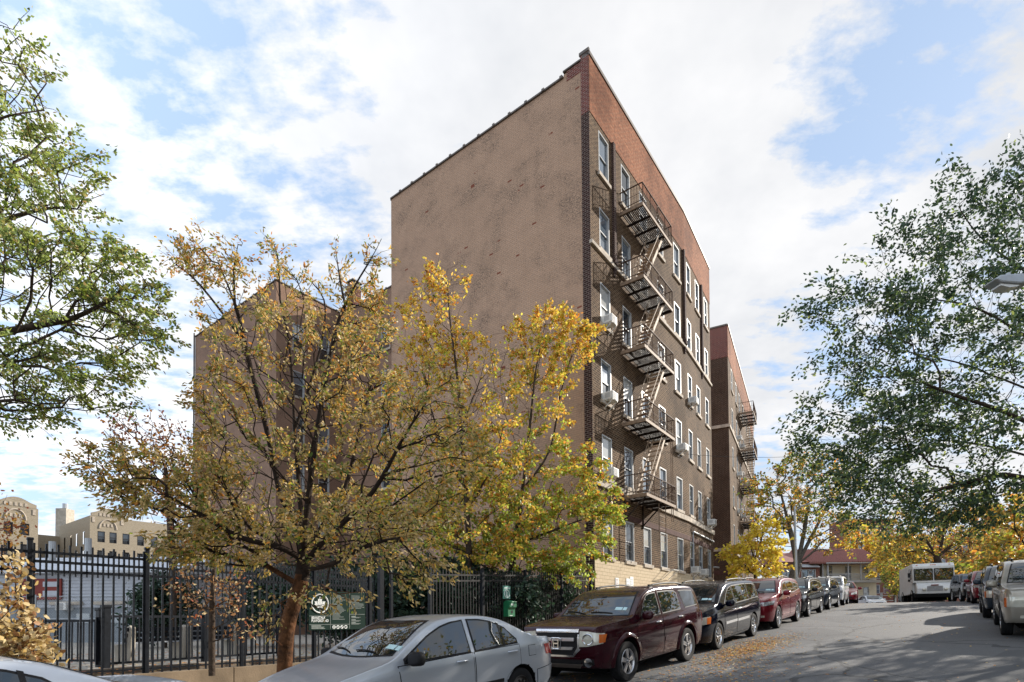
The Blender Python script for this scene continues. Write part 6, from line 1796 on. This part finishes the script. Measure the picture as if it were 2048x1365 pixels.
# --- two golden trees behind the fence, against the side wall
Y = 18.6; b0 = pp(938, 1250, Y); limbs = [
 [(b0[0], b0[1], -1.2), pp(938, 1200, Y), pp(936, 1050, Y), pp(925, 900, Y), pp(915, 760, Y), pp(900, 640, Y), pp(893, 555, Y)],
 [pp(936, 1020, Y), pp(985, 930, Y, -.4), pp(1010, 840, Y, -.6)], [pp(930, 980, Y), pp(880, 880, Y, .5), pp(850, 760, Y, .8), pp(830, 650, Y, 1)], [pp(920, 860, Y), pp(960, 760, Y, .5), pp(975, 680, Y, .7)]]
blobs = [blob(890, 640, Y, 75, 100, 1.2, 70, .8), blob(850, 720, Y, 110, 130, 1.3, 90, .8), blob(920, 850, Y, 110, 160, 1.5, 130, .8), blob(960, 1000, Y, 120, 130, 1.6, 140, 1), blob(900, 1090, Y-.6, 130, 70, 1.4, 90, .9), blob(1000, 730, Y, 50, 70, .8, 24, .5), blob(893, 560, Y, 40, 45, .4, 14, .8), blob(860, 960, Y, 110, 110, 1.3, 100, .9), blob(800, 1050, Y, 70, 80, 1.0, 50, .8), blob(980, 900, Y, 60, 110, 1, 60, .8)]
tree('golden_tree', 'golden birch like tree left of the pair growing against the tan side wall', limbs, blobs, .12, M['bark'],
     [('yellow', .46, .10), ('gold', .26, .1), ('orange', .13, .06), ('lime', .18, -.22), ('brown', .06, 0), ('green', .05, -.08)], 14500, .118, .080, k=.30, spread=.07, droop=.45, leafy=8, dens=1.4, clump=.9, spray=.5)
Y = 20.4; b0 = pp(1050, 1300, Y); limbs = [
 [(b0[0], b0[1], -1.1), pp(1042, 1250, Y), pp(1020, 1180, Y), pp(1030, 1090, Y), pp(1045, 980, Y), pp(1060, 850, Y), pp(1072, 740, Y), pp(1090, 650, Y)],
 [pp(1045, 980, Y), pp(1100, 900, Y, .3), pp(1120, 790, Y, .4), pp(1150, 690, Y, .4)], [pp(1030, 1090, Y), pp(1110, 1060, Y, -.5), pp(1190, 1030, Y, -.7)], [pp(1050, 930, Y), pp(1010, 830, Y, .5), pp(1000, 740, Y, .7)], [pp(1028, 1110, Y), pp(960, 1060, Y, -.4), pp(900, 1040, Y, -.6)]]
blobs = [blob(1090, 700, Y, 85, 80, 1.0, 90, 1.0), blob(1150, 690, Y, 34, 55, .5, 26, 1.1), blob(1080, 820, Y, 80, 90, 1.1, 60, .7), blob(1090, 960, Y, 120, 90, 1.4, 120, .9), blob(1080, 1070, Y-.4, 140, 80, 1.5, 150, 1.2), blob(1190, 1010, Y-.5, 55, 50, .6, 40, 1.1), blob(960, 1050, Y-.4, 110, 80, 1.2, 80, 1.0), blob(1120, 1130, Y-.6, 70, 30, .6, 34, 1.0), blob(1000, 1120, Y-.6, 90, 40, .7, 40, .9)]
tree('golden_tree', 'yellow and lime leaved tree with low drooping branches nearest the brown brick facade', limbs, blobs, .13, M['bark'],
     [('yellow', .36, .30), ('gold', .2, .22), ('orange', .14, .06), ('lime', .38, -.34), ('fresh', .16, -.16), ('brown', .03, 0)], 20000, .125, .085, k=.30, spread=.07, droop=.45, leafy=8, dens=1.4, clump=.9, spray=.5)

# --- thin tree in the planting bed, left of the trunk
Y = 9.6; limbs = [[pp(424, 1352, Y), pp(424, 1260, Y), pp(425, 1180, Y), pp(428, 1130, Y), pp(420, 1060, Y), pp(400, 960, Y)]]
blobs = [blob(425, 1170, Y, 75, 70, .5, 70, .7), blob(400, 980, Y+.5, 110, 120, .8, 90, .8), blob(370, 1190, Y, 60, 60, .4, 30, .6), blob(480, 1240, Y, 50, 50, .3, 26, .5)]
tree('thin_tree', 'thin straight young tree with sparse brown leaves in the planting bed', limbs, blobs, .055, M['bark'], [('brown', .6, 0), ('russet', .1, 0), ('straw', .2, 0)], 1100, .07, .036, k=.3, spread=.06)
# --- bare twiggy tree behind
Y = 19.0; limbs = [[pp(345, 1300, Y), pp(345, 1150, Y), pp(340, 1030, Y), pp(330, 930, Y)]]
blobs = [blob(300, 930, Y, 120, 110, 1.4, 190, .7), blob(380, 960, Y, 70, 120, 1.2, 110, 1.2), blob(270, 850, Y, 60, 50, .7, 40, .5)]
tree('bare_tree', 'nearly bare twiggy tree with a few russet leaves in front of the rear wing', limbs, blobs, .12, M['bark'], [('russet', .5, 0), ('orange', .3, 0), ('brown', .3, 0)], 1700, .12, .075, k=.30, spread=.12, rtip=.009)
# --- pale dry shrub at the left edge
Y = 8.1; limbs = [[pp(30, 1420, Y), pp(32, 1330, Y), pp(35, 1260, Y)], [pp(30, 1400, Y), pp(-20, 1300, Y), pp(-40, 1230, Y)]]
blobs = [blob(20, 1250, Y, 60, 60, .4, 60, 1), blob(60, 1300, Y-.1, 60, 34, .3, 30, .8), blob(10, 1150, Y, 40, 60, .3, 26, .7), blob(0, 1340, Y, 60, 40, .3, 30, 1)]
tree('dry_shrub', 'shrub with pale curled dry leaves at the left edge behind the tall fence', limbs, blobs, .03, M['bark'], [('straw', .5, 0), ('tan', .35, 0), ('brown', .25, -.1)], 1500, .10, .065, k=.3, spread=.07, cat='shrub', trunk_name='stem')
# --- orange twigs left background
Y = 21; limbs = [[pp(-30, 1300, Y), pp(-25, 1150, Y), pp(-20, 1060, Y)]]
blobs = [blob(0, 1050, Y, 40, 60, .8, 50, 1), blob(-20, 980, Y, 30, 40, .6, 20, .5)]
tree('orange_tree', 'small orange leaved tree at the left edge before the tan apartment block', limbs, blobs, .08, M['bark'], [('orange', .5, 0), ('yellow', .3, 0), ('russet', .3, 0)], 520, .13, .08, k=.3)

# --- big green tree at the upper left (trunk outside the frame)
Y = 6.9; tx = -7.6
limbs = [[(tx, 6.6, -.9), (tx, 6.6, 1.5), (tx+.1, 6.7, 3.2), (tx+.2, 6.8, 5.5), (tx+.3, 7, 7.4)],
         [(tx, 6.7, 2.4), pp(-60, 690, Y), pp(60, 655, Y), pp(150, 635, Y), pp(220, 600, Y)], [(tx+.1, 6.7, 3.2), pp(-40, 480, Y, .3), pp(80, 420, Y, .5), pp(170, 420, Y, .6)],
         [(tx+.1, 6.8, 4.6), pp(-40, 280, Y), pp(40, 230, Y), pp(110, 290, Y)], [(tx, 6.7, 2.2), pp(-80, 820, Y, -.3), pp(30, 800, Y, -.4), pp(120, 800, Y, -.5)]]
blobs = [blob(60, 620, Y, 200, 150, 1.4, 260, 1.15), blob(200, 570, Y, 100, 90, 1.0, 100, 1.0), blob(20, 380, Y, 160, 150, 1.3, 190, 1.1), blob(-40, 180, Y, 110, 150, 1.2, 110, 1.0), blob(-150, 400, Y, 120, 350, 1.6, 120, .8), blob(90, 770, Y, 130, 60, .9, 90, .7), blob(20, 820, Y, 70, 40, .6, 40, .7), blob(265, 640, Y, 40, 60, .5, 22, .8), blob(20, 110, Y, 50, 60, .6, 26, .7)]
tree('green_tree', 'light green leafy tree filling the upper left edge with its trunk out of view', limbs, blobs, .10, M['bark'], [('fresh', .6, 0), ('green', .30, -.05), ('olive', .25, .02), ('tan', .05, 0), ('lime', .12, 0), ('mid', .06, -.05)], 25000, .055, .029, k=.34, spread=.035, droop=.4, leafy=8, dens=1.1, clump=.9, spray=.36)

# --- dark green maple like tree on the right
Y = 13.6; tx = 15.2; gb = gz(U3.dot(Vector((tx, 13.2, 0))))
limbs = [[(tx, 13.2, gb), (tx, 13.2, 2.5), (tx-.2, 13.3, 5), (tx-.4, 13.4, 8), (tx-.6, 13.5, 11)],
         [(tx, 13.2, 2.3), pp(2040, 955, Y), pp(1950, 962, Y), pp(1850, 985, Y), pp(1800, 975, Y)], [(tx-.1, 13.2, 3.4), pp(2020, 830, Y, -.4), pp(1880, 780, Y, -.6), pp(1750, 720, Y, -.6)],
         [(tx-.2, 13.3, 5), pp(2000, 640, Y, .5), pp(1870, 600, Y, .7), pp(1760, 610, Y, .7)], [(tx-.3, 13.3, 7), pp(1990, 500, Y), pp(1920, 420, Y)], [(tx, 13.2, 3), pp(2010, 900, Y, .8), pp(1860, 880, Y, 1.2), pp(1700, 880, Y, 1.4)], [(tx-.1, 13.3, 4.4), pp(1960, 740, Y, 1), pp(1800, 700, Y, 1.3), pp(1680, 660, Y, 1.2)]]
blobs = [blob(1950, 700, Y, 230, 200, 2.0, 330, 1.1), blob(1760, 690, Y, 110, 130, 1.4, 120, .95), blob(1880, 880, Y, 200, 100, 1.6, 190, 1.0), blob(1720, 870, Y, 90, 80, 1.2, 70, .8), blob(1960, 480, Y, 110, 110, 1.3, 100, .9), blob(2030, 400, Y, 60, 80, .8, 34, .8), blob(1670, 610, Y, 50, 40, .6, 22, .8), blob(1930, 380, Y, 30, 50, .4, 14, .8), blob(1850, 985, Y, 190, 50, 1.2, 110, 1.0), blob(1980, 1000, Y, 90, 50, 1.0, 50, 1.0), blob(1720, 960, Y, 90, 50, 1.2, 60, .9), blob(1650, 910, Y, 45, 45, .8, 26, .8), blob(1800, 1030, Y, 100, 25, .9, 40, .8), blob(1640, 840, Y, 40, 70, .6, 18, .7), blob(2150, 700, Y, 160, 300, 2, 120, .8), blob(1820, 500, Y, 70, 60, .8, 30, .75)]
tree('maple_tree', 'large dark green maple like tree filling the right edge above the parked cars', limbs, blobs, .14, M['bark'], [('deep', .5, .03), ('mid', .38, -.05), ('green', .10, -.10), ('fresh', .05, -.08)], 36000, .100, .052, k=.34, spread=.075, droop=.25, leafy=7, dens=1.2, clump=.8, spray=.72, rtip=.003)

# --- trees at the far end
def simple_tree(name, label, px, Yb, zb, fork, tops, blobs, rt, bark, leaves, n, ll, lw, group=None, k=.3, rtip=.012, seg=.5):
    b = pp(px, 1200, Yb); limbs = [[(b[0], b[1], zb)]+[pp(*q) for q in fork]]
    limbs += [[pp(*fork[-1])]+[pp(*q) for q in tp] for tp in tops]
    tree(name, label, limbs, blobs, rt, bark, leaves, n, ll, lw, k=k, group=group, spread=.13, droop=.35, rtip=rtip, seg=seg, leafy=8, spray=.9)
YL = [('yellow', .28, 0), ('gold', .10, 0), ('orange', .12, .05), ('olive', .42, -.1), ('lime', .10, -.1), ('brown', .15, 0)]
Y = 40
simple_tree('autumn_tree', 'grey trunked spreading tree with yellow green leaves behind the left row of cars', 1581, Y, .7, [(1585, 1165, Y), (1594, 1130, Y)],
  [[(1603, 1090, Y), (1612, 1040, Y), (1618, 980, Y)], [(1625, 1105, Y-.5), (1650, 1080, Y-1), (1690, 1062, Y-1.2)], [(1585, 1080, Y), (1570, 1020, Y+.5), (1555, 960, Y+.8)], [(1630, 1060, Y), (1665, 990, Y)]],
  [blob(1600, 990, Y, 100, 75, 3, 190, 1), blob(1650, 960, Y, 80, 55, 2.5, 90, .9), blob(1560, 1040, Y, 55, 60, 2, 80, .9), blob(1665, 1065, Y, 65, 40, 2, 70, .9), blob(1590, 930, Y, 50, 25, 1.5, 24, .8)], .34, M['barkgrey'],
  [('yellow', .24, -.08), ('olive', .42, .18), ('orange', .14, 0), ('gold', .06, -.1), ('green', .24, .12), ('lime', .12, 0)], 6000, .21, .14)
Y = 35
simple_tree('autumn_tree', 'bright yellow small tree in front of the darker twin brick building', 1512, Y, .5, [(1511, 1150, Y), (1509, 1120, Y)], [[(1500, 1090, Y), (1492, 1070, Y)], [(1520, 1090, Y), (1530, 1050, Y)]],
  [blob(1510, 1120, Y, 46, 46, 1.5, 90, 1.2), blob(1488, 1135, Y, 28, 22, 1, 24, 1.1), blob(1525, 1070, Y, 26, 26, 1, 24, .8)], .12, M['bark'], [('gold', .9, 0), ('yellow', .25, 0)], 2600, .23, .16)
Y = 47
simple_tree('autumn_tree', 'dark limbed tree with orange and yellow leaves right behind the delivery truck', 1882, Y, 1.0, [(1880, 1150, Y), (1874, 1115, Y)], [[(1855, 1085, Y), (1835, 1060, Y), (1805, 1040, Y)], [(1885, 1080, Y), (1890, 1030, Y)], [(1910, 1085, Y), (1950, 1050, Y)], [(1850, 1100, Y), (1815, 1105, Y)]],
  [blob(1865, 1060, Y, 100, 55, 3.5, 170, 1.1), blob(1805, 1085, Y, 36, 45, 2.0, 60, 1), blob(1940, 1060, Y, 80, 60, 3.5, 110, 1), blob(1815, 1130, Y, 36, 30, 2, 40, .8), blob(1870, 1000, Y, 80, 30, 2.5, 50, .9)], .30, M['bark'], YL+[('olive', .2, 0)], 5600, .22, .15)
for px, Y, top, lab, lv, rx in ((2010, 54, 1010, 'orange brown tree on the bank above the dark cars at the right edge', [('orange', .2, 0), ('russet', .1, 0), ('yellow', .3, 0), ('olive', .45, -.1)], 90),
                          (2075, 31, 985, 'yellow green tree at the right edge behind the tan silver car', [('yellow', .3, 0), ('olive', .4, 0), ('lime', .2, 0), ('orange', .15, 0)], 90),
                          (1940, 64, 1015, 'tall orange tree in the distance between truck and right edge', [('orange', .3, 0), ('olive', .4, 0), ('brown', .2, 0)], 90),
                          (1800, 74, 1070, 'yellow tree standing right of the balcony house', [('yellow', .45, 0), ('gold', .3, 0), ('olive', .25, 0)], 36),
                          (1725, 96, 1050, 'far yellow tree showing above the red tiled roof', [('gold', .5, 0), ('yellow', .4, 0), ('orange', .2, 0)], 40)):
    simple_tree('autumn_tree', lab, px, Y, 1.0, [(px, 1170, Y), (px-4, 1130, Y)], [[(px-25, 1090, Y), (px-45, 1060, Y)], [(px+20, 1090, Y), (px+40, 1055, Y)], [(px, 1080, Y), (px+5, top+25, Y)]],
      [blob(px, (top+1130)/2, Y, rx, (1130-top)/2, 3, 150, 1.1), blob(px-30, 1130, Y, rx*.8, 30, 2.5, 60, 1), blob(px+30, 1120, Y, rx*.7, 36, 2.5, 60, 1)], .24, M['bark'], lv, 4200, .25*max(1, Y/50), .17*max(1, Y/50))
for px, Y, lab in ((1905, 52, 'low green bush on the bank behind the delivery truck'), (1995, 40, 'low olive bush behind the dark car on the right'), (1788, 66, 'yellow green bush beside the left corner of the delivery truck'), (2060, 30, 'bush at the right edge behind the tan silver car')):
    b = pp(px, 1200, Y)
    tree('bush', lab, [[(b[0], b[1], .8), pp(px, 1185, Y), pp(px, 1160, Y)]], [blob(px, 1155, Y, 60 if Y < 60 else 22, 38, 1.6, 90, 1), blob(px+30, 1170, Y, 50 if Y < 60 else 16, 25, 1.5, 40, 1)], .06, M['bark'], [('olive', .4, 0), ('lime', .25, 0), ('green', .3, 0), ('yellow', .15, 0)], 2200, .24, .16, cat='bush', rtip=.01, trunk_name='stem', seg=.5)
# out-of-frame street trees on the right kerb: they shade the cars and the near road, and show in the paintwork
for s, tt, lab in ((9.5, 4.6, 'street tree on the right pavement just outside the picture'), (28.5, 5.6, 'street tree farther up on the right pavement beyond the edge'), (0.5, 5.2, 'street tree on the right pavement beside the photographer'), (-8, 5.5, 'street tree on the right pavement behind the photographer'), (15.5, 7.4, 'street tree standing back from the right pavement outside the picture'), (23.5, 9.0, 'tall street tree on the right bank just outside the picture'), (32.5, 10.5, 'tall street tree higher up the right bank outside the picture'), (4.5, 8.0, 'broad street tree set back on the right bank')):
    b = ST(s, tt, .1); c = (b.x, b.y, b.z)
    tree('street_tree', lab, [[c, (b.x, b.y, b.z+2.4), (b.x-.3, b.y, b.z+4.5), (b.x-.3, b.y+.2, b.z+7)], [(b.x, b.y, b.z+2.6), (b.x-1.4, b.y+.5, b.z+4.5)], [(b.x, b.y, b.z+2.8), (b.x+1.2, b.y-.6, b.z+4.8)]],
      [((b.x-.3, b.y, b.z+6.0), (3.0, 3.0, 2.6), 200, 1)] if 'bank' not in lab else [((b.x, b.y, b.z+6.0), (3.4, 3.4, 4.6), 260, 1)], .18, M['bark'], [('olive', .4, 0), ('yellow', .25, 0), ('green', .3, 0), ('mid', .2, 0)], 5200 if 'bank' not in lab else 8000, .16, .10, rtip=.008, seg=.4)

for s_, t_, lab in ((14, 7.6, 'dense dark shrub on the right bank outside the picture'), (19, 8.2, 'dense dark shrub a little farther up the right bank outside the picture'), (24, 8.4, 'dense dark shrub beyond the right edge near the tan silver car'), (29, 8.6, 'dense dark shrub uphill on the right bank outside the picture'), (8.5, 8.0, 'dense dark shrub low on the right bank outside the picture')):  # unseen shrubs, added to darken the reflections in the car paint
    b = ST(s_, t_, .2)
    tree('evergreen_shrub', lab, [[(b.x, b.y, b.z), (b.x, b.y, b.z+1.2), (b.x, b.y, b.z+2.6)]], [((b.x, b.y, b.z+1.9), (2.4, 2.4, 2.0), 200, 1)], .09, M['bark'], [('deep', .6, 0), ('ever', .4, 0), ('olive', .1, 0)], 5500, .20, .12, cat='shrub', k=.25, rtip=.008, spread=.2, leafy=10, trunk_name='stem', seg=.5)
# --- evergreen shrubs behind the fence gap
for px, py, Y, rx, ry, lab in ((790, 1170, 17.0, 75, 75, 'dark evergreen shrub filling the gap between the gate and the fence'), (890, 1180, 18.0, 70, 65, 'dark evergreen shrub behind the left end of the right hand fence'), (1020, 1200, 19.0, 70, 50, 'dark evergreen shrub low behind the green dispenser box'), (690, 1190, 18.5, 60, 70, 'dark evergreen shrub behind the green park sign'), (560, 1180, 20.0, 80, 60, 'dark evergreen shrub behind the curved trunk'), (330, 1195, 20.0, 50, 45, 'dark evergreen shrub beside the right end of the white house'), (950, 1185, 19.0, 60, 60, 'dark evergreen shrub behind the middle of the right hand fence'), (1110, 1195, 21.2, 60, 50, 'dark evergreen shrub in the corner against the tan side wall')):
    b = pp(px, py, Y)
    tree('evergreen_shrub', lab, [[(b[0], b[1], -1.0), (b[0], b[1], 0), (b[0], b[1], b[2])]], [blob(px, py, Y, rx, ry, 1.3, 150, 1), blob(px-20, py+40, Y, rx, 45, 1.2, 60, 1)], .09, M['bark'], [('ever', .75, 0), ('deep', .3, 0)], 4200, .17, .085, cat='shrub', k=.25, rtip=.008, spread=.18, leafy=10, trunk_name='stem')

# ------------------------------------------------------------------ fallen leaves
def litter(name, pts, size, mats, wts):
    n = len(pts); P = np.array([p for p in pts]); D = rng.normal(0, 1, (n, 3)); D[:, 2] *= .08
    mi = rng.choice(len(mats), n, p=np.array(wts)/sum(wts))
    me = leaf_mesh(name, P, D, size, size*.7, mats, mi, .03)
    # lay the leaves nearly flat
    co = np.zeros(n*18, np.float32); me.vertices.foreach_get('co', co); co = co.reshape(n, 6, 3)
    rel = co-P[:, None, :].astype(np.float32); rel[:, :, 2] *= .22; co = P[:, None, :].astype(np.float32)+rel; co[:, :, 2] += .012
    me.vertices.foreach_set('co', co.ravel()); me.update()
    return link(name, me, kind='stuff')
pts = []
for i in range(2600):
    s = rng.uniform(6, 44); t = LC+.3+abs(rng.normal(0, 1.0)) if rng.random() < .65 else rng.uniform(LC, RC)
    if 12 < s < 17 and rng.random() < .3: t = -4.6+abs(rng.normal(0, .7)); s = rng.uniform(11.5, 17.5)
    pts.append(tuple(ST(s, t, .002)))
for i in range(2600):
    s = rng.normal(14.6, 1.5); t = -4.15+rng.normal(0, .34)+(.05*(s-14)); pts.append(tuple(ST(s, t, .002)))
for i in range(700):
    s = rng.normal(11.0, 1.6); t = -3.6+rng.normal(0, .7); pts.append(tuple(ST(s, t, .002)))
for i in range(900): pts.append(tuple(ST(rng.uniform(10, 40), RC-abs(rng.normal(0, .5)), .002)))
litter('fallen_leaves', pts, .062, [LM['orange'], LM['tan'], LM['straw'], LM['brown'], LM['yellow']], [.5, .3, .2, .12, .16])
tag(bpy.data.objects['fallen_leaves'], 'scattered orange and tan fallen leaves along the left gutter and the road', 'leaves')
pts = []
for i in range(5200): p = pxy(rng.uniform(-4, 19), BL-rng.uniform(.2, 9), PZ-.0 if True else 0); pts.append((p.x, p.y, PZ+.002))
for i in range(1500): pts.append(tuple(ST(rng.uniform(0, 30), rng.uniform(BL, LC-.2), .142)))
litter('playground_leaves', pts, .09, [LM['orange'], LM['brown'], LM['tan'], LM['russet']], [.4, .25, .25, .15])
tag(bpy.data.objects['playground_leaves'], 'layer of orange fallen leaves on the playground pavement under the benches', 'leaves')
CLOUDS = [(330, 160, 22, -.11), (1770, 190, 9, -.48), (1660, 640, 8, -.15), (1350, 250, 26, .20), (150, 420, 14, .12), (1000, 350, 20, .10), (1550, 560, 12, .08), (1950, 420, 9, .12)]
# ------------------------------------------------------------------ sky, sun, camera
SUN_AZ, SUN_EL = 61.0, 24.0
w = bpy.data.worlds.new('World'); SC.world = w; w.use_nodes = True
nt = w.node_tree; nt.nodes.clear()
out = nt.nodes.new('ShaderNodeOutputWorld'); bg = nt.nodes.new('ShaderNodeBackground'); nt.links.new(bg.outputs[0], out.inputs[0])
sky = nt.nodes.new('ShaderNodeTexSky'); sky.sky_type = 'NISHITA'; sky.sun_disc = False; sky.sun_elevation = R(SUN_EL); sky.sun_rotation = R(SUN_AZ); sky.air_density = 1.0; sky.dust_density = .6; sky.ozone_density = 2.0
STR = .10; bg.inputs['Strength'].default_value = STR
tc = nt.nodes.new('ShaderNodeTexCoord'); sp = N(nt, 'SeparateXYZ'); nt.links.new(tc.outputs['Generated'], sp.inputs[0])
def math_(op, a, b=None, clamp=False):
    n = nt.nodes.new('ShaderNodeMath'); n.operation = op; n.use_clamp = clamp
    for i, x in enumerate((a, b)):
        if x is None: continue
        if hasattr(x, 'is_linked'): nt.links.new(x, n.inputs[i])
        else: n.inputs[i].default_value = x
    return n.outputs[0]
zc = math_('ADD', math_('MAXIMUM', sp.outputs['Z'], 0.0), .16)
cb = nt.nodes.new('ShaderNodeCombineXYZ'); nt.links.new(math_('DIVIDE', sp.outputs['X'], zc), cb.inputs[0]); nt.links.new(math_('DIVIDE', sp.outputs['Y'], zc), cb.inputs[1])
cv = cb.outputs[0]
def nz(scale, detail, rough, off=(0, 0, 0), sx=(1, 1, 1), dist=0.0):
    mp = nt.nodes.new('ShaderNodeMapping'); mp.inputs['Location'].default_value = off; mp.inputs['Scale'].default_value = sx
    nt.links.new(cv, mp.inputs[0]); n = nt.nodes.new('ShaderNodeTexNoise'); n.inputs['Scale'].default_value = scale; n.inputs['Detail'].default_value = detail; n.inputs['Roughness'].default_value = rough; n.inputs['Distortion'].default_value = dist
    nt.links.new(mp.outputs[0], n.inputs['Vector']); return n.outputs['Fac']
big = nz(.62, 7, .58, OFF1 if 'OFF1' in globals() else (3.1, 1.7, 0), dist=.4)
puff = nz(8.5, 6, .6, (0, 0, 0), (1.0, 1.5, 1))
# how thickly the sky is clouded in each direction: denser straight ahead and right, thinner to the upper left and far right
def gauss(d, width, amt):
    v = nt.nodes.new('ShaderNodeVectorMath'); v.operation = 'DOT_PRODUCT'; nt.links.new(tc.outputs['Generated'], v.inputs[0]); v.inputs[1].default_value = Vector(d).normalized()
    return math_('MULTIPLY', ramp(nt, v.outputs['Value'], math.cos(width), 1.0), amt)
def raydir(px, py): return ray(px, py).normalized()
dens = math_('ADD', math_('MULTIPLY', big, 1.0), math_('MULTIPLY', math_('SUBTRACT', puff, .5), 1.15))
for (px, py, wd, am) in CLOUDS: dens = math_('ADD', dens, gauss(raydir(px, py), R(wd), am))
mask = ramp(nt, dens, .36, .58)
shade = ramp(nt, nz(1.3, 6, .6, (7, 3, 0)), .32, .66)
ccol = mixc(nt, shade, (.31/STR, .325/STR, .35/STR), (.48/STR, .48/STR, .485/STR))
blue = mixc(nt, .75, sky.outputs[0], (.24/STR, .315/STR, .43/STR))
# sky on the side away from the sun is brightened to add fill light
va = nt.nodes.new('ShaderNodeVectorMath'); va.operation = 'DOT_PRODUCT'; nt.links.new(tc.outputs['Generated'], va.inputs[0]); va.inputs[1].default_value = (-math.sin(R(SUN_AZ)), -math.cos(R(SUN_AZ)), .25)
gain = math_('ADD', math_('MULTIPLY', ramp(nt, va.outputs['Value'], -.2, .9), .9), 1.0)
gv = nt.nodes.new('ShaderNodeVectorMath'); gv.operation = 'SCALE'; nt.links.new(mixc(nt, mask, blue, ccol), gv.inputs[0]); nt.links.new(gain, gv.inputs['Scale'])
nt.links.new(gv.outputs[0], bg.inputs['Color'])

sd = bpy.data.lights.new('sun', 'SUN'); sd.energy = 3.9; sd.angle = R(.53); sd.color = (1.0, .93, .83)
so = bpy.data.objects.new('sun', sd); COL.objects.link(so)
sv = Vector((math.sin(R(SUN_AZ))*math.cos(R(SUN_EL)), math.cos(R(SUN_AZ))*math.cos(R(SUN_EL)), math.sin(R(SUN_EL))))
so.rotation_euler = sv.to_track_quat('Z', 'Y').to_euler(); so.location = sv*60

cd = bpy.data.cameras.new('camera'); co = bpy.data.objects.new('camera', cd); COL.objects.link(co)
cd.sensor_fit = 'HORIZONTAL'; cd.sensor_width = 36.0; cd.lens = 36.0*F/2048.0
cd.shift_y = (PY-682.5)/2048.0; cd.clip_start = .05; cd.clip_end = 3000
co.matrix_world = Matrix(((RT.x, UP.x, -_fw.x, 0), (RT.y, UP.y, -_fw.y, 0), (RT.z, UP.z, -_fw.z, 0), (0, 0, 0, 1)))
SC.camera = co
vs = SC.view_settings; vs.view_transform = 'Standard'; vs.look = 'None'; vs.gamma = 1.0; vs.exposure = 1.08; vs.use_curve_mapping = False
SC.cycles.max_bounces = 6; SC.cycles.diffuse_bounces = 3; SC.cycles.glossy_bounces = 3; SC.cycles.transmission_bounces = 3; SC.cycles.transparent_max_bounces = 4
SC.cycles.use_adaptive_sampling = True; SC.cycles.use_denoising = True
SC.cycles.sample_clamp_indirect = 4.0
